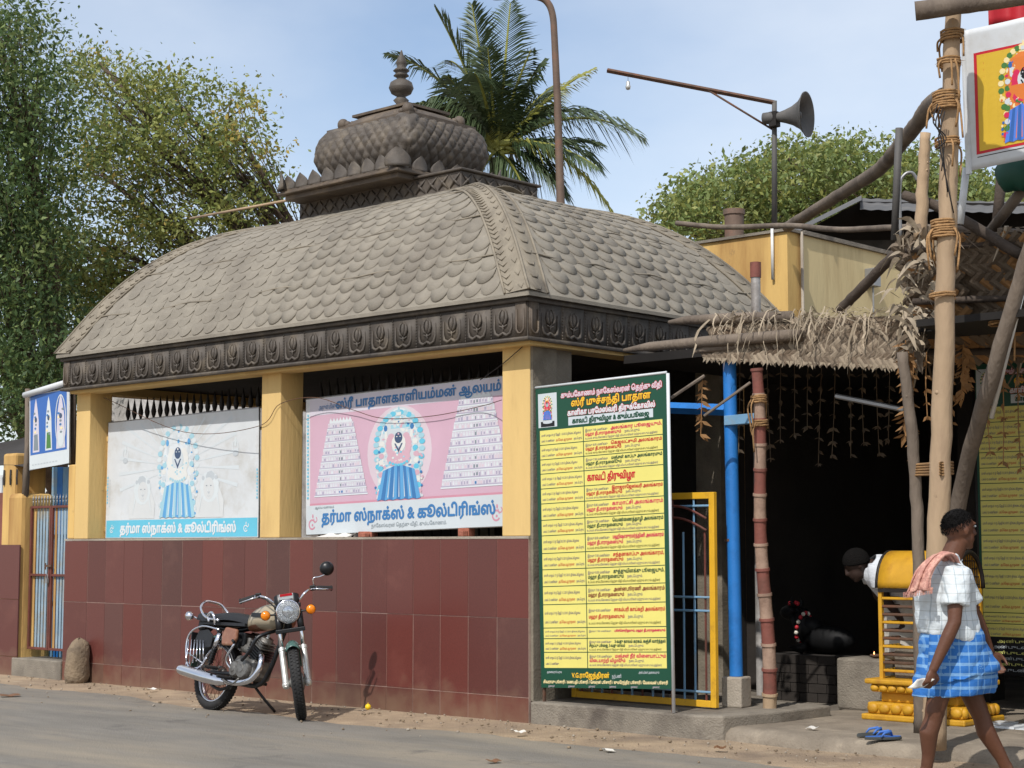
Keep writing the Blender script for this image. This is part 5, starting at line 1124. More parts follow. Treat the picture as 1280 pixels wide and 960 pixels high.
# dry leaf garlands
def garland(px, y0, y1, D, label, dense=1.0, mt='dry_leaf', seed=0, s=0.05):
    rn = random.Random(seed); a_, b_ = dep(px, y0, D), dep(px + rn.uniform(-5, 5), y1, D)
    t = thing('leaf_garland', label, 'garland', b_, 'dried leaf garlands')
    MB().tube([a_, a_.lerp(b_, 0.5) + RT * rn.uniform(-0.01, 0.01), b_], 0.004, 4).build('string', mt, t)
    n = max(3, int((a_ - b_).length / 0.085 * dense)); q = MB()
    for i in range(n):
        c = a_.lerp(b_, (i + 0.7) / n)
        for k in range(3):
            d = (RT * rn.uniform(-1, 1) + FW * rn.uniform(-0.6, 0.6) + Vector((0, 0, -rn.uniform(0.2, 0.8)))).normalized(); w = d.orthogonal().normalized(); L = s * rn.uniform(0.7, 1.4)
            q.add([c, c + d * L * 0.4 + w * L * 0.2, c + d * L, c + d * L * 0.4 - w * L * 0.2], [(0, 1, 2, 3)])
    tag(q.build('leaves', mt, t), kind='stuff'); return t
for i, (x, y0, y1, dn, s_) in enumerate(((1132, 425, 545, 2.6, 0.09), (1142, 440, 575, 1.0, 0.05), (1158, 440, 525, 0.9, 0.05))):
    garland(x, y0, y1, 12.15, ('thick rusty brown leaf garland beside the slim grey pole', 'thin dried leaf string over the slim grey pole', 'thin dried leaf string between slim grey pole and bamboo pole')[i], dn, seed=40 + i, s=s_)
for i, (x, y0, y1, dn, s_) in enumerate(((1190, 430, 550, 0.9, 0.05), (1204, 430, 500, 2.6, 0.08), (1233, 470, 570, 0.8, 0.05), (1253, 455, 582, 0.9, 0.055), (1272, 460, 590, 0.9, 0.055), (1212, 440, 480, 2.4, 0.08), (1246, 440, 480, 2.0, 0.08))):
    garland(x, y0, y1, 12.3, ('long thin dried garland close to the bamboo pole under the upper awning', 'dense brown leaf tuft hanging by the bamboo pole under the upper awning', 'short thin dried garland behind the leaning pole', 'dried leaf garland hanging in front of the shaded notice board close to the leaning pole', 'dried leaf garland hanging in front of the shaded notice board away from the leaning pole', 'short bushy leaf tuft under the upper awning between bamboo and leaning pole', 'short bushy leaf tuft by the pale conduit')[i], dn, seed=50 + i, s=s_)
for i in range(12):
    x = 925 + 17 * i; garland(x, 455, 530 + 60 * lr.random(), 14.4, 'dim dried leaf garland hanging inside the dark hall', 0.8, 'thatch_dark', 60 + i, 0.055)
garland(878, 470, 545, 13.2, 'withered leaf tuft hanging from the beam by the blue post', 1.8, seed=80, s=0.07)
tag(MB().tube([on(1045, 495, 1, 1.0), on(1130, 512, 1, 1.05)], 0.02, 6).build('ceiling_rod', 'steel'), 'thin pale rod slung under the hall ceiling', 'rod')
tag(MB().tube([dep(838, 498, 13.0), dep(880, 470, 13.2)], 0.013, 6).tube([dep(880, 520, 13.0), dep(938, 478, 12.9)], 0.011, 6).build('loose_stick', 'wood_grey'), 'two thin grey sticks stuck under the awning by the blue post', 'stick')

# ---- yellow shrine cage
K = on(1206, 909, 2, 0.095); KL = on(1076, 893, 2, 0.095); kw = K.x - on(1076, 890, 1, K.y).x; kd = min(max(on(1274, 890, 0, K.x).y - K.y, 0.4), 0.62)
kx1 = K.x; kx0 = kx1 - kw; ky0 = K.y; ky1 = ky0 + kd; kcx, kcy = (kx0 + kx1) / 2, (ky0 + ky1) / 2
SH = thing('shrine_cage', 'yellow barred shrine cage with barrel roof on a stepped yellow base', 'shrine', (kcx, kcy, 0.095))
def kring(z0, z1, inset, nm, petals_=0):
    q = MB(); q.bb(kx0 + inset, kx1 - inset, ky0 + inset, ky1 - inset, z0, z1)
    o = q.build(nm, 'kiosk_yellow', SH, bevel=0.012)
    for i in range(petals_):
        for ax in (0, 1):
            L = (kw if ax == 0 else kd) - 2 * inset; st = L / petals_; c = (kx0 + inset + st * (i + 0.5), ky0 + inset, (z0 + z1) / 2) if ax == 0 else (kx1 - inset, ky0 + inset + st * (i + 0.5), (z0 + z1) / 2)
            MB().ball(c, (st * 0.5 if ax == 0 else 0.028, 0.028 if ax == 0 else st * 0.5, (z1 - z0) * 0.48), None, 10, 6).build('carved_petal', 'kiosk_yellow', o, smooth=True)
kring(0.095, 0.14, 0.0, 'base_step'); kring(0.141, 0.225, 0.035, 'lotus_moulding', 8); kring(0.226, 0.30, 0.11, 'base_neck'); kring(0.301, 0.36, 0.055, 'upper_moulding', 10); kring(0.361, 0.40, 0.02, 'top_slab')
ci = 0.12; cz0, cz1 = 0.40, up_at((kx0, ky0), 735)
for x, y in ((kx0 + ci, ky0 + ci), (kx1 - ci, ky0 + ci), (kx0 + ci, ky1 - ci), (kx1 - ci, ky1 - ci)): MB().bb(x - 0.015, x + 0.015, y - 0.015, y + 0.015, cz0, cz1).build('corner_post', 'kiosk_yellow', SH)
nb_ = 11
for i in range(nb_):
    z = cz0 + (cz1 - cz0) * (i + 1) / (nb_ + 0.3)
    for (a_, b_) in (((kx0 + ci, ky0 + ci), (kx1 - ci, ky0 + ci)), ((kx1 - ci, ky0 + ci), (kx1 - ci, ky1 - ci)), ((kx0 + ci, ky0 + ci), (kx0 + ci, ky1 - ci))):
        MB().cyl((a_[0], a_[1], z), (b_[0], b_[1], z), 0.011, None, 6).build('cage_bar', 'rusty' if i % 3 else 'kiosk_yellow', SH)
rh = up_at((kx0, kcy), 690) - cz1; ry = (kd - 2 * ci) / 2 + 0.02
q = MB(); q.grid(lambda u, v: Vector((kx0 + ci - 0.02 + (kw - 2 * ci + 0.04) * u, kcy - ry * math.cos(math.pi * v), cz1 + rh * math.sin(math.pi * v))), 6, 18); q.build('barrel_roof', 'kiosk_yellow', SH, smooth=True, solid=0.02)
q = MB()
for x in (kx0 + ci - 0.02, kx1 - ci + 0.02): MB().tube([(x, kcy - ry * math.cos(math.pi * i / 16), cz1 + rh * math.sin(math.pi * i / 16)) for i in range(17)], 0.018, 6).build('roof_rim', 'iron', SH, smooth=True)
q = MB()
for i in range(12):
    y = kcy - ry + 2 * ry * (i + 0.5) / 12; hh = rh * math.sqrt(max(0, 1 - ((y - kcy) / ry) ** 2)); q.cyl((kx1 - ci, y, cz1), (kx1 - ci, y, cz1 + hh), 0.004, None, 4)
for i in range(4): q.cyl((kx1 - ci, kcy - ry * 0.9, cz1 + rh * (i + 0.5) / 4.6), (kx1 - ci, kcy + ry * 0.9, cz1 + rh * (i + 0.5) / 4.6), 0.004, None, 4)
q.build('end_mesh', 'iron', SH)
MB().bb(kx0 + ci - 0.01, kx1 - ci + 0.01, ky0 + ci - 0.025, ky0 + ci - 0.005, cz1 - 0.03, cz1 - 0.004).build('fretted_strip', 'iron', SH)
MB().bb(kx0 + ci + 0.05, kx1 - ci - 0.05, ky0 + ci + 0.1, ky1 - ci - 0.05, 0.402, 0.62).build('inner_plinth', 'concrete', SH)
# white chalk tiles beside the base
q = MB()
for i in range(3):
    for j in range(2): q.bb(kx1 + 0.02 + 0.16 * i, kx1 + 0.17 + 0.16 * i, ky0 + 0.1 + 0.2 * j, ky0 + 0.29 + 0.2 * j, 0.095, 0.10 + 0.01 * ((i + j) % 2))
tag(q.build('chalked_slabs', 'white_paint'), 'white chalked floor slabs beside the yellow shrine base', 'slab')
# concrete block, oil lamp, black bull on a brick stand
bl0 = on(1046, 886, 2, 0.095); bw = 0.40
tag(MB().bb(bl0.x, bl0.x + bw, bl0.y, bl0.y + 0.4, 0.092, up_at(bl0, 822)).build('concrete_block', 'concrete', bevel=0.02), 'square concrete block with a small lit lamp, left of the yellow shrine cage', 'block')
zl = up_at(bl0, 822); lp = Vector((bl0.x + 0.28, bl0.y + 0.15, zl))
t = thing('oil_lamp', 'small clay oil lamp with a lit flame on the concrete block', 'lamp', lp)
MB().lathe([(0.02, 0), (0.045, 0.012), (0.05, 0.03), (0.042, 0.03), (0.02, 0.015)], Matrix.Translation(lp + Vector((0, 0, 0.001))), 14).build('bowl', 'rusty', t, smooth=True)
fm = bpy.data.materials.new('flame'); fm.use_nodes = True; e = fm.node_tree.nodes['Principled BSDF']; e.inputs['Emission Color'].default_value = (1, 0.35, 0.06, 1); e.inputs['Emission Strength'].default_value = 4; MAT['flame'] = fm
MB().lathe([(0.001, 0), (0.005, 0.006), (0.004, 0.013), (0.001, 0.026)], Matrix.Translation(lp + Vector((0, -0.03, 0.03))), 8).build('flame', 'flame', t, smooth=True)
st = on(1000, 876, 2, 0.095)
BS = thing('brick_stand', 'dim brick stand carrying the black bull statue inside the hall', 'stand', (st.x, st.y + 0.3, 0.095))
for k in range(5):
    for i in range(4):
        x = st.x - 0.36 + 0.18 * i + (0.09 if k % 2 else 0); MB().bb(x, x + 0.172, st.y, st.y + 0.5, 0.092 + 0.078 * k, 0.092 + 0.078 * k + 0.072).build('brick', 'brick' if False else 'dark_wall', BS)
zs2 = 0.092 + 0.39
bx_ = st.x + 0.02; by_ = st.y + 0.25
BU = thing('bull_statue', 'black stone bull statue with flower garlands on the brick stand', 'statue', (bx_, by_, zs2))
q = MB(); q.ball((bx_ + 0.12, by_, zs2 + 0.12), (0.26, 0.13, 0.12)); q.ball((bx_ - 0.06, by_, zs2 + 0.22), (0.11, 0.09, 0.09)); q.tube([(bx_ - 0.06, by_, zs2 + 0.16), (bx_ - 0.16, by_, zs2 + 0.26), (bx_ - 0.20, by_, zs2 + 0.33)], [0.11, 0.085, 0.07], 12)
q.ball((bx_ - 0.26, by_ - 0.01, zs2 + 0.34), (0.11, 0.06, 0.065))
for s in (-1, 1): q.tube([(bx_ - 0.20, by_ + s * 0.04, zs2 + 0.38), (bx_ - 0.20, by_ + s * 0.08, zs2 + 0.43), (bx_ - 0.21, by_ + s * 0.06, zs2 + 0.48)], [0.02, 0.016, 0.004], 6); q.ball((bx_ - 0.18, by_ + s * 0.09, zs2 + 0.36), (0.02, 0.045, 0.02)); q.tube([(bx_ - 0.05, by_ + s * 0.09, zs2 + 0.06), (bx_ - 0.20, by_ + s * 0.10, zs2 + 0.035), (bx_ - 0.08, by_ + s * 0.11, zs2 + 0.02)], [0.04, 0.035, 0.025], 7)
bo = q.build('body', 'black_stone', BU, smooth=True)
flat('flower_white', (210, 204, 190)); flat('flower_red', (170, 40, 50))
for k in range(16):
    an = math.pi * 2 * k / 16; MB().ball((bx_ - 0.14 + 0.03 * math.sin(an), by_ + 0.10 * math.cos(an), zs2 + 0.22 + 0.12 * math.sin(an)), 0.02, None, 6, 4).build('flower', 'flower_white' if k % 2 else 'flower_red', BU, smooth=True)
for k in range(5): MB().ball((bx_ - 0.24 + 0.02 * k, by_ - 0.05, zs2 + 0.42 + 0.008 * (k % 2)), 0.02, None, 6, 4).build('flower', 'flower_red', BU, smooth=True)
# shaded notice board deep on the right
yy = 2.6
nq = [on(1226, 842, 1, yy), on(1226, 842, 1, yy) + Vector((1.25, 0, 0)), None, None]; ztop = up_at((nq[0].x, yy), 455)
nq[2] = Vector((nq[1].x, yy, ztop)); nq[3] = Vector((nq[0].x, yy, ztop))
t6, p = board('notice_board', 'shaded yellow notice board with a black foot strip, standing behind the leaning pole', 'notice board', *nq, 0.015, 'steel', (0.02, 'iron'))
notice(p); p.rect(0, 0, p.W, p.H * 0.12, 'ink_black', 6)
for k in range(6): p.text('அன்புடன் அழைக்கிறோம்', p.W * (0.06 + 0.03 * (k % 3)), p.H * (0.012 + 0.018 * k), 0.032, 'ink_lemon' if k % 2 else 'ink_offwhite', 8, fit=p.W * (0.62 + 0.1 * (k % 2)))
p.build(t6)
for x in (nq[0].x + 0.03, nq[1].x - 0.05): MB().bb(x, x + 0.03, yy + 0.016, yy + 0.04, 0.092, nq[0].z + 0.3).build('leg', 'iron', t6)
# ---- banner at the top right
dB = 11.6
b0, b3 = dep(1211, 214, dB), dep(1204, 40, dB)
wB = 1.0; bdir = (RT * 0.97 + FW * -0.10).normalized()
b1 = b0 + bdir * wB + Vector((0, 0, 0.20)); b2 = b3 + bdir * wB + Vector((0, 0, 0.24))
t7 = thing('cloth_banner', 'hanging yellow banner with red and white border showing a garlanded shrine figure', 'banner', b0)
p = Print(b0, b1, b2, b3); p.bend = lambda u, v: 0.02 * math.sin(u * 7 + v * 2) * (1 - v * 0.3) + 0.035 * math.exp(-((u - v * 0.0 - (1 - v) * 0.3) ** 2) * 30) * v
q = MB(); q.grid(lambda u, v: p.at(u * p.W, v * p.H, -0.002), 40, 24); q.build('cloth', 'white_paint', t7, smooth=True, solid=0.003)
W, H = p.W, p.H
p.rect(0.055, 0.10, W - 0.055, H - 0.17, 'ink_red', 0, cut=14); p.rect(0.075, 0.118, W - 0.075, H - 0.188, 'ink_banner', 1, cut=14); p.rect(0.06, 0.078, W - 0.06, 0.084, 'ink_black', 0, cut=10)
deity(p, 0.40, 0.135, 0.68, VIVID, 3); p.build(t7)
MB().cyl(b0 + Vector((0, 0, -0.02)), b3 + Vector((0, 0, 0.02)), 0.02, None, 8).build('hem_pole', 'white_paint', t7)
flat('cloth_green', (22, 70, 56)); flat('cloth_red', (170, 30, 40))
q = MB(); c = dep(1275, 215, 12.0); q.ball(c, (0.19, 0.10, 0.14), None, 14, 9)
for v in q.v: v += Vector((0, 0, 0.02 * math.sin(v.x * 40)))
tag(q.build('cloth_bundle', 'cloth_green', smooth=True), 'dark green cloth bundle hanging behind the banner', 'cloth')
q = MB(); c = dep(1236, 34, 12.0); q.grid(lambda u, v: c + RT * 0.5 * u + Vector((0, 0.05 * math.sin(u * 9), 0.26 * v + 0.03 * math.sin(u * 8))), 16, 4); tag(q.build('cloth_swag', 'cloth_red', smooth=True, solid=0.004), 'dull red cloth swag above the banner under the cross pole', 'cloth')
# slippers left on the apron
mat('slipper_blue', (60, 104, 176), 0.08, 10, 0.6); mat('slipper_sole', (62, 66, 66), 0.1, 10, 0.8)
for k, (px, py, rz) in enumerate(((1092, 921, 62), (1104, 925, 50))):
    c = on(px, py, 2, 0.098); t = thing('slipper', ('blue strapped slipper with grey insole lying on the apron', 'blue strapped slipper with blue insole lying on the apron')[k], 'slipper', c, 'pair of slippers'); M4 = Matrix.Translation(c + Vector((0, 0, 0.004))) @ Matrix.Rotation(R(rz - 90), 4, 'Z')
    out_ = [(0.045 * (1 + 0.15 * math.sin(a_)) * math.cos(a_) * (0.82 if math.sin(a_) < 0 else 1), 0.13 * math.sin(a_)) for a_ in [2 * math.pi * i / 22 for i in range(22)]]
    MB().prism(out_, M4, 0.018).build('sole', 'slipper_sole', t, bevel=0.004); MB().prism([(x * 0.9, y * 0.95) for x, y in out_], M4 @ Matrix.Translation((0, 0, 0.019)), 0.004).build('insole', 'slipper_blue' if k else 'slipper_sole', t)
    q = MB()
    for s in (-1, 1): q.tube([M4 @ Vector((0, 0.065, 0.022)), M4 @ Vector((s * 0.02, 0.045, 0.055)), M4 @ Vector((s * 0.045, -0.005, 0.045)), M4 @ Vector((s * 0.046, -0.03, 0.02))], [0.006, 0.010, 0.009, 0.006], 6)
    q.build('strap', 'slipper_blue', t, smooth=True)
# ------------------------------------------------------------------ motorcycle on its side stand
rw, fwp = on(264, 887, 2, 0.016), on(368, 900, 2, 0.016)
hd = math.atan2(fwp.y - rw.y, fwp.x - rw.x); WB = (fwp - rw).length
BM = Matrix.Translation(rw) @ Matrix.Rotation(hd, 4, 'Z') @ Matrix.Rotation(R(-11), 4, 'X')   # leans onto the stand, away from the street
BK = thing('motorcycle', 'dusty beige motorcycle with chrome exhaust parked on its stand before the tiled wall', 'motorcycle', rw)
ax_o = Vector((WB - 0.34, 0, 0.87)); ax_d = Vector((0.454, 0, -0.891))
ST = Matrix.Translation(ax_o) @ Matrix.Rotation(R(40), 4, ax_d) @ Matrix.Translation(-ax_o)
def bp_(mb, name, mats, parent=None, front=False, **k):
    mb.xf(BM @ ST if front else BM); return mb.build(name, mats, parent or BK, **k)
def wheel(cx, front):
    z = 0.30; ty = MB(); n = 36
    prof_ = [(-0.028, 0.238), (-0.040, 0.252), (-0.044, 0.272), (-0.034, 0.292), (-0.016, 0.300), (0.0, 0.302), (0.016, 0.300), (0.034, 0.292), (0.044, 0.272), (0.040, 0.252), (0.028, 0.238)]
    def ringp(mb, pr, m=0, closed=False):
        b0 = len(mb.v); k = len(pr)
        for i in range(n):
            a = 2 * math.pi * i / n
            for (y, r) in pr: mb.v.append(Vector((cx + r * math.cos(a), y, z + r * math.sin(a))))
        for i in range(n):
            for j in range(k if closed else k - 1):
                mb.f.append((b0 + i * k + j, b0 + i * k + (j + 1) % k, b0 + ((i + 1) % n) * k + (j + 1) % k, b0 + ((i + 1) % n) * k + j)); mb.m.append(m)
    ringp(ty, prof_ + [(0.0, 0.232)], 0, True)
    for i in range(60):   # tread blocks
        a = 2 * math.pi * i / 60
        for y in (-0.022, 0.0, 0.022): ty.box((cx + 0.299 * math.cos(a + y * 3), y, z + 0.299 * math.sin(a + y * 3)), (0.010, 0.016, 0.018), Matrix.Rotation(-a, 3, 'Y'))
    W_ = bp_(ty, 'wheel', 'black_rubber', front=front, autos=40)
    W_['label'] = 'front wheel with worn road tyre' if front else 'rear wheel with chrome rim and worn tyre'
    rm = MB(); ringp(rm, [(-0.030, 0.240), (-0.032, 0.228), (-0.020, 0.224), (0.0, 0.216), (0.020, 0.224), (0.032, 0.228), (0.030, 0.240), (0.0, 0.232)], 0, True); bp_(rm, 'rim', 'chrome', W_, front, smooth=True)
    hb = MB(); T = Matrix.Translation((cx, 0, z)) @ Matrix.Rotation(R(90), 4, 'X')
    hb.lathe([(0.012, -0.085), (0.03, -0.06), (0.07, -0.05), (0.075, -0.01), (0.055, 0.0), (0.055, 0.03), (0.065, 0.04), (0.03, 0.055), (0.012, 0.085)], T, 18); bp_(hb, 'hub', 'engine_grey', W_, front, autos=40)
    sp = MB()
    for i in range(36):
        a = 2 * math.pi * i / 36; s = 1 if i % 2 else -1; d = 0.35 * (1 if (i // 2) % 2 else -1)
        sp.cyl((cx + 0.055 * math.cos(a + d), s * 0.035, z + 0.055 * math.sin(a + d)), (cx + 0.224 * math.cos(a), 0, z + 0.224 * math.sin(a)), 0.0022, None, 4)
    tag(bp_(sp, 'spokes', 'rusty', W_, front), kind='stuff')
wheel(0.0, False); wheel(WB, True)
# front end (turned with the steering)
xa = WB; fk = lambda z: WB - (z - 0.30) * 0.51
for s in (-1, 1):
    y = s * 0.088
    bp_(MB().tube([(fk(0.27), y, 0.27), (fk(0.56), y, 0.56)], [0.027, 0.025], 12).tube([(fk(0.55), y, 0.55), (fk(0.575), y, 0.575)], 0.029, 12).ball((fk(0.29), y, 0.29), 0.034, None, 10, 6), 'fork_slider', 'fork_silver', front=True, autos=40)
    bp_(MB().cyl((fk(0.56), y, 0.56), (fk(0.92), y, 0.92), 0.018, None, 10), 'fork_tube', 'chrome', front=True, smooth=True)
    bp_(MB().cyl((fk(0.72), y, 0.72), (fk(0.86), y, 0.86), 0.028, None, 10), 'fork_shroud', 'black_paint', front=True, smooth=True)
    # indicators
    T = Matrix.Translation((fk(0.85) + 0.06, s * 0.185, 0.855)) @ Matrix.Rotation(R(90), 4, 'Y')
    i_ = bp_(MB().lathe([(0.012, -0.035), (0.030, -0.025), (0.040, 0.0), (0.041, 0.008)], T, 16).cyl((fk(0.85) + 0.04, s * 0.09, 0.85), (fk(0.85) + 0.04, s * 0.165, 0.853), 0.008, None, 8), 'indicator', 'black_paint', front=True, autos=40)
    bp_(MB().lathe([(0.039, 0.009), (0.037, 0.022), (0.025, 0.034), (0.001, 0.040)], T, 16), 'amber_lens', 'amber', i_, True, smooth=True)
for z_, w_ in ((0.71, 0.24), (0.905, 0.22)): bp_(MB().box((fk(z_), 0, z_), (0.07, w_, 0.034)), 'fork_clamp', 'black_paint', front=True, bevel=0.006)
hx = fk(0.86) + 0.055; T = Matrix.Translation((hx, 0, 0.862)) @ Matrix.Rotation(R(90), 4, 'Y')
h_ = bp_(MB().lathe([(0.02, -0.10), (0.06, -0.085), (0.086, -0.04), (0.094, 0.0)], T, 28), 'headlight', 'black_paint', front=True, autos=40)
bp_(MB().lathe([(0.094, -0.006), (0.101, 0.004), (0.099, 0.02), (0.090, 0.022)], T, 28, 0, False), 'headlight_rim', 'chrome', h_, True, smooth=True)
bp_(MB().lathe([(0.012, -0.05), (0.055, -0.03), (0.088, 0.004)], T, 28), 'reflector', 'reflector', h_, True, smooth=True)
bp_(MB().lathe([(0.090, 0.010), (0.085, 0.022), (0.06, 0.032), (0.03, 0.037), (0.001, 0.038)], T, 28), 'headlight_glass', 'lens_glass', h_, True, smooth=True)
bp_(MB().ball((hx - 0.005, 0, 0.862), (0.02, 0.016, 0.016), None, 10, 6), 'bulb', 'white_paint', h_, True, smooth=True)
for s in (-1, 1):
    T = Matrix.Translation((fk(0.95) - 0.0, s * 0.058, 0.965)) @ Matrix.Rotation(R(-35), 4, 'Y')
    g_ = bp_(MB().lathe([(0.035, -0.06), (0.046, -0.03), (0.046, 0.02), (0.040, 0.024)], T, 18), 'gauge', 'black_paint', front=True, autos=40); bp_(MB().lathe([(0.04, 0.021), (0.001, 0.022)], T, 18), 'dial', 'ink_offwhite', g_, True)
bp_(MB().box((hx + 0.015, 0, 0.985), (0.012, 0.115, 0.045), Matrix.Rotation(R(12), 3, 'Y')), 'number_strip', 'ink_offwhite', front=True, bevel=0.004); bp_(MB().box((hx + 0.023, 0, 0.998), (0.006, 0.10, 0.018), Matrix.Rotation(R(12), 3, 'Y')), 'red_strip', 'ink_red', front=True)
hbx = fk(0.93) - 0.02
pts = [(hbx - 0.09, 0.36, 1.0), (hbx - 0.05, 0.24, 1.02), (hbx + 0.01, 0.16, 0.995), (hbx + 0.01, 0.10, 0.945), (hbx, 0, 0.93)]
full = pts + [(x, -y, z) for x, y, z in reversed(pts[:-1])]
bp_(MB().tube(spline(full, 4), 0.011, 8), 'handlebar', 'chrome', front=True, smooth=True)
for s in (-1, 1):
    bp_(MB().cyl((hbx - 0.10, s * 0.375, 0.998), (hbx - 0.058, s * 0.255, 1.018), 0.019, None, 10).cyl((hbx - 0.103, s * 0.38, 0.997), (hbx - 0.10, s * 0.372, 0.998), 0.023, None, 10), 'grip', 'black_rubber', front=True, autos=40)
    bp_(MB().box((hbx - 0.045, s * 0.225, 1.022), (0.045, 0.05, 0.045)), 'switch_box', 'black_paint', front=True, bevel=0.006)
    bp_(MB().tube([(hbx - 0.02, s * 0.22, 1.015), (hbx + 0.005, s * 0.27, 1.008), (hbx - 0.045, s * 0.385, 0.985)], [0.008, 0.007, 0.006], 6), 'lever', 'chrome', front=True, smooth=True)
m_ = bp_(MB().tube(spline([(hbx - 0.05, 0.235, 1.04), (hbx - 0.045, 0.24, 1.10), (hbx - 0.05, 0.29, 1.105), (hbx - 0.06, 0.345, 1.12)], 4), 0.006, 6), 'mirror_arm', 'chrome', front=True, smooth=True)
T = Matrix.Translation((hbx - 0.06, 0.36, 1.165)) @ Matrix.Rotation(R(90), 4, 'Y')
bp_(MB().lathe([(0.001, 0.032), (0.035, 0.026), (0.055, 0.010), (0.060, -0.006), (0.056, -0.012)], T, 20), 'mirror_shell', 'black_paint', m_, True, smooth=True); bp_(MB().lathe([(0.055, -0.012), (0.001, -0.013)], T, 20), 'mirror_glass', 'reflector', m_, True)
def fender(cx, r, a0, a1, w, mt, front, nm):
    q = MB(); q.grid(lambda u, v: Vector((cx + (r + 0.012 * math.cos((v - 0.5) * 3)) * math.cos(R(a0 + (a1 - a0) * u)), (v - 0.5) * w, 0.30 + (r - 0.045 * abs(2 * v - 1) ** 2.2) * math.sin(R(a0 + (a1 - a0) * u)) + (-0.03 * abs(2 * v - 1) ** 2.2 * 0))), 20, 8); return bp_(q, nm, mt, None, front, smooth=True, solid=0.003)
fender(WB, 0.335, 62, 160, 0.115, 'fender_green', True, 'front_fender'); fender(0.0, 0.345, 55, 190, 0.13, 'fender_green', False, 'rear_fender')
bp_(MB().tube(spline([(fk(0.5) - 0.03, -0.06, 0.52), (fk(0.5) - 0.10, -0.11, 0.62), (fk(0.6) - 0.12, -0.06, 0.75), (fk(0.7) - 0.06, -0.03, 0.85)], 4), 0.006, 5), 'brake_cable', 'black_rubber', front=True, smooth=True)
bp_(MB().tube(spline([(hbx - 0.04, -0.2, 1.0), (hbx + 0.10, -0.15, 0.97), (hbx + 0.07, -0.05, 0.83), (hbx - 0.05, -0.04, 0.72)], 4), 0.006, 5), 'throttle_cable', 'black_rubber', front=True, smooth=True)
# frame
def tb(nm, pts, r, mt='black_paint', n=8, par=None, **k): return bp_(MB().tube(spline(pts, 4) if len(pts) > 2 else pts, r, n), nm, mt, par, smooth=True)
hdx = ax_o.x
tb('frame_tube', [(hdx, 0, 0.80), (0.55, 0, 0.74), (0.2, 0, 0.68), (-0.15, 0, 0.70)], 0.022); tb('down_tube', [(hdx + 0.02, 0, 0.74), (hdx - 0.12, 0, 0.35), (hdx - 0.25, 0, 0.24), (0.35, 0, 0.24)], 0.02)
bp_(MB().cyl((hdx - 0.04, 0, 0.93), (hdx + 0.06, 0, 0.70), 0.032, None, 12), 'head_tube', 'black_paint', smooth=True)
for s in (-1, 1):
    tb('swing_arm', [(0.42, s * 0.09, 0.31), (0.2, s * 0.10, 0.305), (0.0, s * 0.095, 0.30)], 0.018); tb('seat_stay', [(0.42, s * 0.09, 0.32), (0.28, s * 0.11, 0.5), (0.05, s * 0.11, 0.66)], 0.012)
    # shock absorbers
    a_, b_ = Vector((0.03, s * 0.125, 0.33)), Vector((0.13, s * 0.125, 0.66)); q = MB(); q.cyl(a_, b_, 0.011, None, 8); q.tube([a_.lerp(b_, 0.15), a_.lerp(b_, 0.55)], 0.022, 10)
    sk = bp_(q, 'shock_absorber', 'black_paint', autos=40); bp_(MB().tube([a_.lerp(b_, 0.5), a_.lerp(b_, 0.92)], [0.026, 0.026], 12), 'chrome_sleeve', 'chrome', sk, smooth=True)
    q = MB(); ns = 60; A = (b_ - a_).normalized(); X = A.orthogonal().normalized(); Y_ = A.cross(X); q.tube([a_.lerp(b_, 0.12 + 0.45 * i / ns) + (X * math.cos(i * 0.72) + Y_ * math.sin(i * 0.72)) * 0.027 for i in range(ns + 1)], 0.004, 4); bp_(q, 'spring', 'black_paint', sk, smooth=True)
# tank: lofted teardrop
tk = MB(); secs = [(0.40, 0.0, 0.03, 0.70, 0.04), (0.44, 0.0, 0.085, 0.745, 0.065), (0.52, 0, 0.115, 0.765, 0.085), (0.62, 0, 0.132, 0.785, 0.10), (0.72, 0, 0.135, 0.795, 0.108), (0.82, 0, 0.120, 0.80, 0.10), (0.88, 0, 0.09, 0.80, 0.085), (0.915, 0, 0.03, 0.80, 0.04)]
n = 20
for (x, y, w_, z, h) in [(x, y, w_ * 1.12, z, h * 1.15) for (x, y, w_, z, h) in secs]:
    for j in range(n):
        a = 2 * math.pi * j / n; c, s = math.cos(a), math.sin(a); tk.v.append(Vector((x, w_ * math.copysign(abs(c) ** 0.75, c), z + (h if s > 0 else h * 0.8) * math.copysign(abs(s) ** 0.8, s))))
for i in range(len(secs) - 1):
    for j in range(n): tk.f.append((i * n + j, i * n + (j + 1) % n, (i + 1) * n + (j + 1) % n, (i + 1) * n + j)); tk.m.append(1 if secs[i][0] < 0.60 and 0.62 < ((j + 0.5) / n) < 0.9 or (((j + 0.5) / n) > 0.80) else 0)
tk.f += [tuple(reversed(range(n))), tuple((len(secs) - 1) * n + j for j in range(n))]; tk.m += [0, 0]
tko = bp_(tk, 'fuel_tank', ['tank_paint', 'tank_brown'], smooth=True, sub=1)
bp_(MB().lathe([(0.035, 0), (0.035, 0.012), (0.02, 0.022), (0.001, 0.024)], Matrix.Translation((0.70, 0, 0.91)), 14), 'filler_cap', 'chrome', tko, smooth=True)
for s in (-1, 1): bp_(MB().box((0.66, s * 0.155, 0.80), (0.16, 0.006, 0.035)), 'tank_badge', 'black_paint', tko, bevel=0.002)
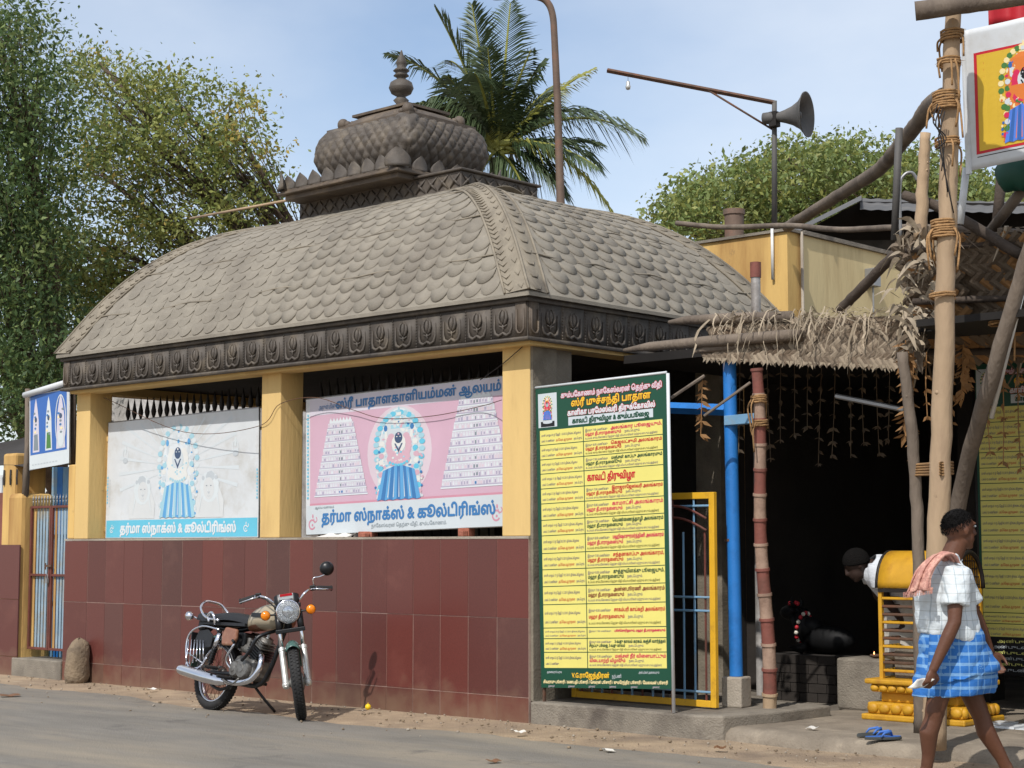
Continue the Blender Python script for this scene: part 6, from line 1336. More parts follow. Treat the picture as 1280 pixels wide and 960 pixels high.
# seat: long bench, stepped tail
se = MB()
def seat(u, v):
    x = 0.46 - 0.72 * u; w_ = 0.10 + 0.035 * math.sin(min(u * 2.2, 1) * math.pi / 2); a = math.pi * v; z = 0.725 + 0.02 * math.sin(u * 5) + 0.03 * u * u
    return Vector((x, w_ * math.copysign(abs(math.cos(a)) ** 0.6, math.cos(a)), z + 0.075 * abs(math.sin(a)) ** 0.55))
se.grid(seat, 22, 12); k = len(se.v); se.bb(-0.25, 0.45, -0.115, 0.115, 0.705, 0.73)
se.add([seat(1, i / 12) for i in range(13)], [tuple(range(13))]); bp_(se, 'seat', 'black_vinyl', smooth=False, autos=50)
# chrome grab rail, tail lamp, rear indicators, guard
tb('grab_rail', [(0.10, -0.145, 0.74), (-0.10, -0.15, 0.76), (-0.22, -0.14, 0.84), (-0.26, -0.08, 0.90), (-0.27, 0.0, 0.91), (-0.26, 0.08, 0.90), (-0.22, 0.14, 0.84), (-0.10, 0.15, 0.76), (0.10, 0.145, 0.74)], 0.012, 'chrome')
tb('rear_handle', [(0.06, -0.15, 0.70), (0.05, -0.17, 0.77), (0.0, -0.17, 0.80), (-0.05, -0.165, 0.77), (-0.03, -0.155, 0.72)], 0.012, 'chrome')
T = Matrix.Translation((-0.34, 0, 0.70)) @ Matrix.Rotation(R(-90), 4, 'Y'); tl_ = bp_(MB().lathe([(0.05, -0.08), (0.06, 0.0)], T, 14), 'tail_lamp', 'black_paint', autos=40); flat('tail_red', (150, 20, 18), 0.05, 0.2); bp_(MB().lathe([(0.058, 0.001), (0.05, 0.02), (0.001, 0.028)], T, 14), 'red_lens', 'tail_red', tl_, smooth=True)
for s in (-1, 1):
    T = Matrix.Translation((-0.33, s * 0.17, 0.76)) @ Matrix.Rotation(R(90), 4, 'Y')
    i_ = bp_(MB().lathe([(0.001, 0.042), (0.024, 0.034), (0.036, 0.012), (0.04, -0.01)], T, 16).cyl((-0.30, s * 0.05, 0.74), (-0.32, s * 0.14, 0.76), 0.008, None, 8), 'indicator', 'chrome', smooth=True); bp_(MB().lathe([(0.039, -0.011), (0.03, -0.03), (0.001, -0.036)], T, 14), 'amber_lens', 'amber', i_, smooth=True)
bp_(MB().box((-0.33, 0, 0.56), (0.012, 0.22, 0.15), Matrix.Rotation(R(-12), 3, 'Y')), 'number_plate', 'black_paint', bevel=0.003)
# wire leg guard over the rear wheel on the street side
gd = MB(); y = -0.165
gd.tube(spline([(0.16, y, 0.66), (-0.10, y, 0.68), (-0.27, y, 0.62), (-0.30, y, 0.50), (-0.22, y, 0.34), (-0.05, y, 0.33), (0.05, y, 0.42)], 4), 0.009, 6)
for k in range(6): gd.tube([(-0.28 + 0.045 * k, y, 0.56 - 0.0 * k), (-0.24 + 0.05 * k, y - 0.008, 0.34 + 0.012 * k)], 0.006, 5)
gd.tube([(-0.27, y, 0.45), (0.0, y, 0.37)], 0.007, 5); bp_(gd, 'leg_guard', 'chrome', smooth=True)
bp_(MB().prism([(-0.02, 0), (0.16, 0.02), (0.17, 0.12), (0.08, 0.17), (-0.06, 0.15), (-0.10, 0.06)], Matrix.Translation((-0.12, -0.135, 0.49)) @ Matrix.Rotation(R(90), 4, 'X'), 0.012), 'tool_pouch', 'black_vinyl', bevel=0.005)
# side panel
bp_(MB().prism([(0.0, 0.0), (0.16, 0.0), (0.20, 0.06), (0.19, 0.14), (0.02, 0.155), (-0.02, 0.08)], Matrix.Translation((0.20, -0.115, 0.535)) @ Matrix.Rotation(R(90), 4, 'X'), 0.035), 'side_panel', 'tank_brown', bevel=0.015)
bp_(MB().prism([(0.0, 0.0), (0.16, 0.0), (0.20, 0.06), (0.19, 0.14), (0.02, 0.155), (-0.02, 0.08)], Matrix.Translation((0.20, 0.15, 0.535)) @ Matrix.Rotation(R(90), 4, 'X'), 0.035), 'side_panel', 'tank_brown', bevel=0.015)
# engine: cases, clutch cover, finned barrel and head, carburettor
bp_(MB().box((0.50, 0, 0.36), (0.30, 0.20, 0.17)).box((0.42, 0, 0.42), (0.16, 0.16, 0.1)), 'engine_case', 'engine_grey', bevel=0.03)
for (x, z, r_, y) in ((0.55, 0.36, 0.085, -0.10), (0.43, 0.35, 0.065, -0.098), (0.50, 0.35, 0.08, 0.10)):
    s = -1 if y < 0 else 1; bp_(MB().lathe([(r_, 0), (r_, 0.03), (r_ * 0.9, 0.045), (r_ * 0.45, 0.05), (r_ * 0.4, 0.056), (0.001, 0.056)], Matrix.Translation((x, y, z)) @ Matrix.Rotation(R(90 if s < 0 else -90), 4, 'X'), 22), 'engine_cover', 'engine_grey', autos=35)
cy = MB(); A = Vector((0.42, 0, 0.91)).normalized(); c0 = Vector((0.56, 0, 0.45)); Mx = A.to_track_quat('Z', 'Y').to_matrix()
cy.cyl(c0 - A * 0.03, c0 + A * 0.20, 0.055, None, 14); bp_(cy, 'cylinder', 'engine_grey', smooth=True)
for k in range(8): bp_(MB().box(c0 + A * (0.015 + 0.022 * k), (0.165 if k < 6 else 0.14, 0.17 if k < 6 else 0.145, 0.006), Mx), 'cooling_fin', 'engine_grey' if k > 4 else 'black_paint')
bp_(MB().tube([c0 + A * 0.20, c0 + A * 0.235], 0.012, 8), 'spark_plug', 'white_paint')
bp_(MB().cyl((0.47, -0.02, 0.52), (0.37, -0.02, 0.54), 0.035, 0.045, 12).cyl((0.43, -0.02, 0.5), (0.43, -0.02, 0.62), 0.025, None, 10), 'carburettor', 'engine_grey', autos=40)
bp_(MB().cyl((0.37, -0.06, 0.56), (0.30, -0.08, 0.58), 0.04, 0.055, 12), 'intake_boot', 'black_rubber', autos=40)
tb('crash_bar', [(0.80, -0.02, 0.70), (0.76, -0.17, 0.62), (0.70, -0.19, 0.50), (0.58, -0.17, 0.42)], 0.015)
# exhaust
ex = [(0.66, -0.06, 0.50), (0.78, -0.12, 0.46), (0.80, -0.14, 0.36), (0.72, -0.15, 0.27), (0.55, -0.155, 0.235), (0.36, -0.16, 0.235)]
tb('exhaust_pipe', ex, 0.024, 'chrome', 12)
q = MB(); q.tube([(0.38, -0.16, 0.235), (0.30, -0.165, 0.238), (0.10, -0.175, 0.255), (-0.26, -0.185, 0.295), (-0.30, -0.185, 0.299)], [0.024, 0.044, 0.050, 0.046, 0.038], 16); q.xf(Matrix()); bp_(q, 'silencer', 'chrome', autos=50)
bp_(MB().tube([(-0.30, -0.185, 0.299), (-0.302, -0.185, 0.299)], 0.03, 12), 'silencer_mouth', 'black_paint')
# kick start, foot pegs, stand, chain case
tb('kick_lever', [(0.40, -0.14, 0.34), (0.36, -0.18, 0.42), (0.46, -0.19, 0.55)], 0.009, 'chrome'); bp_(MB().cyl((0.44, -0.18, 0.56), (0.50, -0.24, 0.57), 0.012, None, 8), 'kick_pedal', 'black_rubber')
for x, z in ((0.38, 0.27), (0.16, 0.34)):
    for s in (-1, 1): bp_(MB().cyl((x, s * 0.12, z), (x, s * 0.25, z), 0.014, None, 8), 'foot_peg', 'black_rubber')
tb('brake_pedal', [(0.38, -0.20, 0.25), (0.55, -0.21, 0.22), (0.64, -0.21, 0.27)], 0.008, 'engine_grey')
tb('centre_stand', [(0.40, -0.09, 0.22), (0.25, -0.11, 0.17), (0.10, -0.11, 0.20)], 0.014, 'black_paint'); tb('side_stand', [(0.42, 0.09, 0.25), (0.50, 0.16, 0.15), (0.56, 0.26, 0.052)], 0.012, 'black_paint')
bp_(MB().bb(0.02, 0.42, 0.105, 0.135, 0.27, 0.35), 'chain_case', 'black_paint', bevel=0.012); bp_(MB().box((0.30, 0, 0.60), (0.22, 0.14, 0.12)), 'battery_box', 'black_paint', bevel=0.015)
# ------------------------------------------------------------------ people
def remesh(o, vox, smooth_it=6, fac=0.5):
    r = o.modifiers.new('fuse', 'REMESH'); r.mode = 'VOXEL'; r.voxel_size = vox; r.use_smooth_shade = True
    s = o.modifiers.new('ease', 'SMOOTH'); s.iterations = smooth_it; s.factor = fac; return o
def hand(q, wrist, d, palm_n, side, s=1.0, curl=0.5, grip=True):
    """palm and five bent fingers; d = pointing direction, palm_n = palm normal, side = towards thumb"""
    d = Vector(d).normalized(); pn = Vector(palm_n); pn = (pn - d * pn.dot(d)).normalized(); sd = Vector(side); sd = (sd - d * sd.dot(d) - pn * sd.dot(pn)).normalized()
    q.tube([wrist, wrist + d * 0.04 * s, wrist + d * 0.085 * s], [0.026 * s, 0.038 * s, 0.036 * s], 10, ell=0.55, upv=pn)
    for k, (o_, L) in enumerate(((0.030, 0.070), (0.010, 0.080), (-0.010, 0.075), (-0.028, 0.058))):
        b = wrist + d * 0.085 * s + sd * o_ * s; c1 = (d * math.cos(curl) + pn * math.sin(curl)); c2 = (d * math.cos(curl * 2.3) + pn * math.sin(curl * 2.3)); c3 = (d * math.cos(curl * 3.2) + pn * math.sin(curl * 3.2))
        q.tube([b - d * 0.01, b + c1 * L * 0.45 * s, b + (c1 * 0.45 + c2 * 0.32) * L * s, b + (c1 * 0.45 + c2 * 0.32 + c3 * 0.25) * L * s], [0.0105 * s, 0.0095 * s, 0.009 * s, 0.007 * s], 8)
    tb_ = wrist + d * 0.03 * s + sd * 0.03 * s
    q.tube([tb_, tb_ + (sd * 0.7 + d * 0.6) * 0.032 * s, tb_ + (sd * 0.5 + d * 0.9 + pn * 0.35) * 0.058 * s, tb_ + (sd * 0.25 + d * 1.0 + pn * 0.7) * 0.075 * s], [0.015 * s, 0.0135 * s, 0.011 * s, 0.008 * s], 8)
def head(q, c, fwd, up_, s=1.0):
    """skull, jaw, nose, brow, ears; c = head centre (height 0.235*s)"""
    f = Vector(fwd).normalized(); u = Vector(up_).normalized(); u = (u - f * u.dot(f)).normalized(); l = u.cross(f); M = Matrix((f, l, u)).transposed()
    q.ball(c + u * 0.022 * s - f * 0.008 * s, (0.098 * s, 0.078 * s, 0.098 * s), M, 16, 10); q.ball(c - u * 0.045 * s + f * 0.028 * s, (0.066 * s, 0.060 * s, 0.072 * s), M, 14, 9)
    q.ball(c - u * 0.098 * s + f * 0.062 * s, (0.028 * s, 0.03 * s, 0.022 * s), M, 10, 6)
    q.tube([c + f * 0.088 * s + u * 0.022 * s, c + f * 0.104 * s - u * 0.008 * s, c + f * 0.112 * s - u * 0.026 * s, c + f * 0.088 * s - u * 0.034 * s], [0.010 * s, 0.013 * s, 0.017 * s, 0.012 * s], 8)
    q.ball(c + f * 0.088 * s - u * 0.058 * s, (0.012 * s, 0.026 * s, 0.008 * s), M, 8, 5); q.ball(c + f * 0.086 * s - u * 0.070 * s, (0.013 * s, 0.024 * s, 0.009 * s), M, 8, 5)
    for k in (-1, 1):
        q.ball(c + l * k * 0.076 * s - u * 0.006 * s - f * 0.006 * s, (0.020 * s, 0.010 * s, 0.032 * s), M, 10, 6); q.ball(c + f * 0.080 * s + l * k * 0.032 * s + u * 0.034 * s, (0.016 * s, 0.024 * s, 0.009 * s), M, 8, 5)
    return M, f, l, u
# scale and place: the walker crosses in front of the bamboo pole
gnd = on(1205, 974, 2, 0.03); dM = (gnd - CAM).dot(FW)
walk = RT.copy(); fwdv = (RT * 0.985 + FW * 0.17).normalized()       # walks to the right along the road, slightly away
latv = Vector((0, 0, 1)).cross(fwdv)                                  # his left
def mp_(x, y, toward=0.0): return dep(x, y, dM - toward)              # a joint at a photo pixel, nearer the street by 'toward'
PX = dM / FPX                                                         # metres per pixel at his distance
MAN = thing('person', 'man in a pale checked shirt and blue checked lungi walking past the poles', 'person', gnd)
z0 = 0.02
hipc = mp_(1190, 800); neck = mp_(1186, 697); headc = mp_(1199, 662)
shR, shL = mp_(1196, 712, 0.17), mp_(1190, 714, -0.15)                # right shoulder is on the camera side
elR, wrR = mp_(1193, 778, 0.24), mp_(1166, 838, 0.26)
elL, wrL = mp_(1222, 775, -0.2), mp_(1238, 815, -0.24)
hpR, hpL = mp_(1188, 812, 0.09), mp_(1192, 812, -0.08)
knR, knL = mp_(1168, 890, 0.10), mp_(1222, 886, -0.06)
akR, akL = mp_(1158, 962, 0.08), mp_(1262, 968, -0.06)
q = MB()
for hp_, kn, ak in ((hpR, knR, akR), (hpL, knL, akL)):
    q.tube([hp_, hp_.lerp(kn, 0.5), kn + (hp_ - kn) * 0.12, kn, kn + (ak - kn) * 0.12, kn.lerp(ak, 0.35) - fwdv * 0.018, kn.lerp(ak, 0.75), ak], [0.085, 0.076, 0.060, 0.056, 0.053, 0.056, 0.038, 0.034], 14)
    q.ball(kn + fwdv * 0.022, (0.042, 0.042, 0.05), None, 10, 6)
    # feet
    fl = Vector((fwdv.x, fwdv.y, 0)); heel = Vector((ak.x, ak.y, z0 + 0.035)) - fl * 0.035; drop = Vector((ak.x, ak.y, z0 + 0.07))
    q.tube([ak, drop, heel], [0.034, 0.038, 0.034], 10); q.tube([heel, heel + fl * 0.09 + Vector((0, 0, 0.008)), heel + fl * 0.17 - Vector((0, 0, 0.008)), heel + fl * 0.215 - Vector((0, 0, 0.014))], [0.034, 0.038, 0.036, 0.022], 10, ell=0.7, upv=(0, 0, 1))
    for k in range(5): q.ball(heel + fl * (0.225 - 0.008 * k * k * 0.5) + latv * (0.028 - 0.014 * k) * (1 if hp_ is hpL else -1) * -1 - Vector((0, 0, 0.02)), (0.016, 0.010, 0.009), None, 7, 4)
for sh, el, wr in ((shR, elR, wrR), (shL, elL, wrL)):
    q.tube([sh, sh.lerp(el, 0.5), el, el.lerp(wr, 0.3), wr], [0.055, 0.047, 0.040, 0.040, 0.026], 12)
q.tube([hipc, hipc.lerp(neck, 0.5), neck], [0.09, 0.09, 0.055], 14); q.tube([neck - Vector((0, 0, 0.03)), headc - Vector((0, 0, 0.05))], [0.066, 0.058], 12)
fh = (fwdv * 0.96 + FW * 0.25).normalized()
Mh, fh, lh, uh = head(q, headc, fh, Vector((0, 0, 1)), 1.0)
dR = (wrR - elR).normalized()
hand(q, wrR - dR * 0.01, (dR + fwdv * 0.15).normalized(), (latv * 0.55 - fwdv * 0.2).normalized(), fwdv, 1.0, 0.62)
dL = (wrL - elL).normalized(); hand(q, wrL, dL, -latv, fwdv, 1.0, 0.45)
body = remesh(q.build('body', 'skin', MAN), 0.0075, 4)
# hair: cap over the back and top of the skull, thin on the crown
q = MB()
def hairf(u, v):
    th = math.pi * (0.02 + 0.66 * v); ph = 2 * math.pi * u
    d = Vector((math.sin(th) * math.cos(ph), math.sin(th) * math.sin(ph), math.cos(th)))
    lim = 0.19 + 0.37 * (0.5 - 0.5 * math.cos(ph - 0)) ** 0.75 - 0.05 * math.exp(-((abs((ph + math.pi) % (2 * math.pi) - math.pi) - 0.75) / 0.3) ** 2) + 0.016 * math.sin(ph * 31) + 0.014 * math.sin(ph * 47 + 1)           # lower at the back (ph = pi)
    th = math.pi * lim * v; d = Vector((math.sin(th) * math.cos(ph), math.sin(th) * math.sin(ph), math.cos(th)))
    rg = 0.0995 + 0.0015 * math.sin(ph * 7 + v * 19); r = Vector((rg * d.x, rg * 0.80 * d.y, rg * d.z)); return headc + uh * 0.022 - fh * 0.010 + Mh @ r
q.grid(hairf, 96, 16)
hr = q.build('hair', 'hair', MAN, smooth=True)
q = MB(); hn = random.Random(6)
for i in range(2600):      # short strands, thinning towards the hairline
    ph = hn.uniform(0, 2 * math.pi); lim = 0.25 + 0.37 * (0.5 - 0.5 * math.cos(ph)) ** 0.75 - 0.05 * math.exp(-((abs((ph + math.pi) % (2 * math.pi) - math.pi) - 0.75) / 0.3) ** 2)
    th = math.pi * min(lim * (0.25 + 0.80 * hn.random() ** 0.6) + hn.gauss(0, 0.018), 0.72); d = Vector((math.sin(th) * math.cos(ph), math.sin(th) * math.sin(ph), math.cos(th)))
    b = headc + uh * 0.022 - fh * 0.010 + Mh @ Vector((0.099 * d.x, 0.079 * d.y, 0.099 * d.z)); o_ = (Mh @ d).normalized(); g_ = (o_ * 0.55 - uh * 0.6 - fh * 0.35 + Vector((hn.uniform(-1, 1), hn.uniform(-1, 1), hn.uniform(-1, 1))) * 0.45).normalized(); w_ = g_.orthogonal().normalized() * 0.0018; L2 = hn.uniform(0.008, 0.018)
    q.add([b - w_, b + w_, b + g_ * L2], [(0, 1, 2)])
tag(q.build('hair_strands', 'hair', hr), kind='stuff')
for s in (-1, 1):
    e = headc + fh * 0.088 + lh * s * 0.030 + uh * 0.018
    MB().ball(e, (0.010, 0.013, 0.008), Mh, 10, 6).build('eye', 'ink_offwhite', MAN, smooth=True)
    MB().tube([e + fh * 0.008 + lh * s * -0.016 + uh * 0.016, e + fh * 0.008 + uh * 0.020, e + lh * s * 0.018 + uh * 0.014], 0.004, 5).build('eyebrow', 'hair', MAN)
q = MB(); mc = headc + fh * 0.098 - uh * 0.046
q.tube([mc + lh * 0.034 - uh * 0.008 - fh * 0.012, mc, mc - lh * 0.034 - uh * 0.008 - fh * 0.012], [0.004, 0.008, 0.004], 6); q.build('moustache', 'hair', MAN)
# checked cloth: woven lines run along the body's front-back direction and upright
def checked(name, base, lines, per, w, wrinkle=0.35, mixf=0.5):
    m = mat(name, base, 0.06, 8, 0.85, wrinkle, 30); N = m.node_tree.nodes; L = m.node_tree.links; b = N['Principled BSDF']; out = b.inputs['Base Color'].links[0].from_socket
    tc_ = N.new('ShaderNodeTexCoord')
    for ax, vec in enumerate((fwdv, Vector((0, 0, 1)))):
        dt = N.new('ShaderNodeVectorMath'); dt.operation = 'DOT_PRODUCT'; dt.inputs[1].default_value = tuple(vec * per[ax]); L.new(tc_.outputs['Object'], dt.inputs[0])
        fr_ = N.new('ShaderNodeMath'); fr_.operation = 'FRACT'; L.new(dt.outputs['Value'], fr_.inputs[0])
        lt = N.new('ShaderNodeMath'); lt.operation = 'LESS_THAN'; lt.inputs[1].default_value = w[ax]; L.new(fr_.outputs[0], lt.inputs[0])
        ml = N.new('ShaderNodeMath'); ml.operation = 'MULTIPLY'; ml.inputs[1].default_value = mixf; L.new(lt.outputs[0], ml.inputs[0])
        mxn = N.new('ShaderNodeMixRGB'); mxn.inputs[2].default_value = lin(lines[ax]) + (1,); L.new(ml.outputs[0], mxn.inputs[0]); L.new(out, mxn.inputs[1]); out = mxn.outputs[0]
    L.new(out, b.inputs['Base Color'])
checked('shirt_check', (204, 211, 214), ((120, 138, 148), (140, 140, 132)), (21, 19), (0.10, 0.08), mixf=0.5)
checked('lungi_check', (44, 106, 178), ((120, 164, 204), (146, 186, 214)), (19, 17), (0.14, 0.30))
mat('towel', (176, 126, 114), 0.12, 40, 0.95, 0.5, 60, col2=(222, 176, 156), amt2=0.42, scale2=30)
wtex = bpy.data.textures.new('cloth_wrinkle', 'CLOUDS'); wtex.noise_scale = 0.085; wtex.noise_depth = 3
ftex = bpy.data.textures.new('cloth_fold', 'CLOUDS'); ftex.noise_scale = 0.16; ftex.noise_depth = 2
def wrinkle(o, st, tx=None, mid=0.5): d = o.modifiers.new('wrinkle', 'DISPLACE'); d.texture = tx or wtex; d.texture_coords = 'GLOBAL'; d.strength = st; d.mid_level = mid; return o
def cloth(rings, nm, mt, par, seam=0.0, uvs=(1.0, 1.0), solid=0.006, fold=0.0, folds=9, sub=1, seed=0):
    """tube of cloth through oriented ellipses: (centre, x-axis vector, y-axis vector)"""
    n = 40; q = MB(); rn = random.Random(seed); ph = [rn.uniform(0, 6) for _ in range(4)]
    for i, (c, X, Y_) in enumerate(rings):
        for j in range(n):
            a = 2 * math.pi * j / n; k = 1 + fold * (i / max(1, len(rings) - 1)) * math.sin(folds * a + ph[0] + i * 0.35) + 0.5 * fold * math.sin(5 * a + ph[1] + i * 1.1)
            q.v.append(Vector(c) + (Vector(X) * math.cos(a) + Vector(Y_) * math.sin(a)) * k)
    for i in range(len(rings) - 1):
        for j in range(n): q.f.append((i * n + j, i * n + (j + 1) % n, (i + 1) * n + (j + 1) % n, (i + 1) * n + j)); q.m.append(0)
    o = q.build(nm, mt, par, smooth=True, solid=solid, sub=sub); me = o.data; uv = me.uv_layers.new(name='UVMap'); li = 0
    for i in range(len(rings) - 1):
        for j in range(n):
            for (a, b) in ((j, i), (j + 1, i), (j + 1, i + 1), (j, i + 1)): uv.data[li].uv = (a / n * uvs[0], b / (len(rings) - 1) * uvs[1]); li += 1
    return o
F_, L_ = fwdv, latv
UPZ = Vector((0, 0, 1))
def el_(x, y, rf, rl, tow=0.0, tilt=0.0): return (mp_(x, y, tow), (F_ + UPZ * tilt) * rf, L_ * rl)
def loft(q, rings, n=28):
    """closed solid through oriented ellipses"""
    b0 = len(q.v)
    for (c, X, Y_) in rings:
        for j in range(n): a = 2 * math.pi * j / n; q.v.append(Vector(c) + Vector(X) * math.cos(a) + Vector(Y_) * math.sin(a))
    for i in range(len(rings) - 1):
        for j in range(n): q.f.append((b0 + i * n + j, b0 + i * n + (j + 1) % n, b0 + (i + 1) * n + (j + 1) % n, b0 + (i + 1) * n + j)); q.m.append(0)
    q.f += [tuple(b0 + j for j in reversed(range(n))), tuple(b0 + (len(rings) - 1) * n + j for j in range(n))]; q.m += [0, 0]
sq = MB()
loft(sq, [el_(1187, 698, 0.060, 0.062, tilt=-0.3), el_(1185, 703, 0.085, 0.11, tilt=-0.25), el_(1184, 709, 0.122, 0.175, tilt=-0.15), el_(1181, 722, 0.155, 0.20, tilt=-0.1), el_(1180, 745, 0.172, 0.185), el_(1181, 765, 0.174, 0.18), el_(1184, 780, 0.180, 0.190, tilt=-0.1), el_(1186, 791, 0.180, 0.192, tilt=-0.2), el_(1187, 799, 0.178, 0.192, tilt=-0.26)])
for sh, el in ((shR, elR), (shL, elL)):
    d = (el - sh).normalized(); X = (F_ - d * F_.dot(d)).normalized(); Y_ = d.cross(X); inn = (mp_(1184, 712) - sh) * 0.45
    loft(sq, [(sh + inn - d * 0.01, X * 0.070, Y_ * 0.06), (sh - d * 0.005, X * 0.076, Y_ * 0.064), (sh + d * 0.07, X * 0.080, Y_ * 0.070), (sh.lerp(el, 0.42), X * 0.080, Y_ * 0.072), (sh.lerp(el, 0.60), X * 0.082, Y_ * 0.073), (sh.lerp(el, 0.68), X * 0.083, Y_ * 0.074)], 20)
nk = mp_(1188, 696)
for s in (-1, 1): sq.tube([nk - F_ * 0.058 + UPZ * 0.014, nk + L_ * s * 0.064 + UPZ * 0.006, nk + F_ * 0.058 + L_ * s * 0.02 - UPZ * 0.024], [0.014, 0.017, 0.014], 8)
shirt = remesh(sq.build('shirt', 'shirt_check', MAN), 0.009, 3); wrinkle(shirt, 0.03, ftex, 0.45); wrinkle(shirt, 0.02, None, 0.45)
lg = cloth([el_(1186, 774, 0.138, 0.158), el_(1186, 788, 0.150, 0.172, tilt=-0.05), el_(1188, 804, 0.168, 0.184), el_(1191, 822, 0.196, 0.188, tilt=0.02), el_(1194, 838, 0.226, 0.186, tilt=0.06), el_(1194, 852, 0.244, 0.182, tilt=0.07), el_(1193, 863, 0.246, 0.178, tilt=0.06), el_(1192, 868, 0.236, 0.172, tilt=0.05)], 'lungi', 'lungi_check', MAN, fold=0.035, folds=6, seed=3)
wrinkle(lg, 0.06, ftex); wrinkle(lg, 0.02)
# the doubled-up outer flap, hanging slantwise across the front
fq = MB()
fq.grid(lambda u, v: mp_(1186 + (8 * v), 782 + (72 - 26 * u) * v) + (F_ * math.cos(R(-150 + 175 * u)) * (0.160 + 0.092 * v) + L_ * math.sin(R(-150 + 175 * u)) * (0.182 + 0.014 * v)) * (1 + 0.02 * math.sin(u * 15 + v * 3)), 30, 12)
wrinkle(fq.build('lungi_flap', 'lungi_check', MAN, smooth=True, solid=0.005), 0.05, ftex)
# towel over the right-hand shoulder
tq = MB(); a_ = mp_(1184, 696, 0.10)
pth = [mp_(1192, 702, 0.10), mp_(1186, 693, 0.12), mp_(1178, 690, 0.14), mp_(1167, 695, 0.17), mp_(1155, 711, 0.20), mp_(1149, 728, 0.21), mp_(1147, 737, 0.21)]
P_ = spline(pth, 5); sdv = (FW * -0.55 + RT * 0.55 + UPZ * 0.18).normalized(); k = len(P_)
tq.grid(lambda u, v: P_[int(round(v * (k - 1)))] + sdv * (u - 0.5) * (0.09 + 0.08 * v) + (FW * -1) * (0.014 * math.sin(u * 16 + v * 2) + 0.006) + UPZ * (-0.02 * abs(u - 0.5) * 2), 22, k - 1)
tw_ = tq.build('towel', 'towel', MAN, smooth=True, solid=0.007); wrinkle(tw_, 0.018)
fr2 = MB()
for i in range(24): b = P_[-1] + sdv * ((i + 0.5) / 24 - 0.5) * 0.20 - FW * 0.01; fr2.tube([b, b - UPZ * 0.035 + RT * 0.004 * math.sin(i)], [0.004, 0.002], 4)
tag(fr2.build('tassels', 'towel', tw_), kind='stuff')
# folded paper in his hand
pc = wrR + dR * 0.085 - RT * 0.035 + latv * -0.01; q = MB()
q.grid(lambda u, v: pc + RT * (0.10 * (u - 0.6)) + (UPZ * 0.5 + RT * 0.5).normalized() * 0.075 * (v - 0.4) - FW * (0.022 * math.sin(u * 5 + v * 2) + 0.006), 6, 5)
tag(q.build('folded_paper', 'litter_white', smooth=True, solid=0.004), "crumpled pale paper packet held in the walking man's hand", 'paper')

# ---- worshipper bending behind the shrine cage
ws = Vector((kx0 + 0.12, ky1 + 0.12, 0.095)); dW = (ws - CAM).dot(FW)
MAN2 = thing('person', 'person in a white shirt bending forward behind the yellow shrine cage', 'person', ws)
def wp(x, y, t=0.0): return dep(x, y, dW - t)
lf = -RT; q = MB()
hip2 = wp(1128, 742); sh2 = wp(1092, 708); hd2 = wp(1071, 706); 
for s in (-1, 1):
    h_2 = hip2 + FW * 0.09 * s; ft = Vector((h_2.x, h_2.y, 0.095)) + RT * 0.02; kn = h_2.lerp(ft, 0.48) - RT * 0.03
    q.tube([h_2, kn, ft + UPZ * 0.08], [0.085, 0.058, 0.036], 12); q.tube([ft + UPZ * 0.06, ft + UPZ * 0.035 - RT * 0.08, ft + UPZ * 0.025 - RT * 0.19], [0.034, 0.036, 0.024], 10)
    s_ = sh2 + FW * 0.15 * s; e_ = s_ - UPZ * 0.24 + RT * 0.06; w_ = e_ + RT * 0.12 - UPZ * 0.16; q.tube([s_, e_, w_], [0.05, 0.04, 0.027], 10); hand(q, w_, RT * 0.5 - UPZ, FW * -s, RT * -1, 1.0, 0.4)
q.tube([hip2, hip2.lerp(sh2, 0.5) + UPZ * 0.04, sh2], [0.13, 0.13, 0.10], 14); q.tube([sh2, hd2 + RT * 0.02], [0.06, 0.052], 10)
M2, f2, l2, u2 = head(q, hd2, (-RT * 0.85 - UPZ * 0.5).normalized(), (UPZ * 0.85 - RT * 0.5).normalized(), 1.0)
remesh(q.build('body', 'skin_shaded', MAN2), 0.011, 4)
q = MB()
def hf2(u, v):
    ph = 2 * math.pi * u; th = math.pi * (0.42 + 0.26 * (0.5 - 0.5 * math.cos(ph)) ** 0.7) * v; return hd2 + u2 * 0.022 - f2 * 0.010 + M2 @ Vector((0.106 * math.sin(th) * math.cos(ph), 0.086 * math.sin(th) * math.sin(ph), 0.106 * math.cos(th)))
q.grid(hf2, 24, 12); q.build('hair', 'hair', MAN2, smooth=True, solid=0.008)
mat('plain_shirt', (206, 210, 216), 0.06, 6, 0.85, 0.5, 22); mat('dhoti', (186, 180, 170), 0.08, 6, 0.9, 0.5, 20)
dd = (sh2 - hip2).normalized(); nn_ = dd.cross(FW).normalized()
cloth([(hip2 - dd * 0.05, FW * 0.19, nn_ * 0.16), (hip2.lerp(sh2, 0.35) + UPZ * 0.02, FW * 0.195, nn_ * 0.165), (hip2.lerp(sh2, 0.75) + UPZ * 0.02, FW * 0.21, nn_ * 0.15), (sh2, FW * 0.19, nn_ * 0.125), (sh2 + dd * 0.05, FW * 0.08, nn_ * 0.075)], 'shirt', 'plain_shirt', MAN2, fold=0.03, folds=6, seed=11)
for s in (-1, 1):
    s_ = sh2 + FW * 0.16 * s; e_ = s_ - UPZ * 0.16 + RT * 0.04; cloth([(s_ + UPZ * 0.04, RT * 0.07, FW * 0.06), (s_ - UPZ * 0.03, RT * 0.085, FW * 0.08), (e_, RT * 0.085, FW * 0.08)], 'sleeve', 'plain_shirt', MAN2, fold=0.03, folds=5, seed=12)
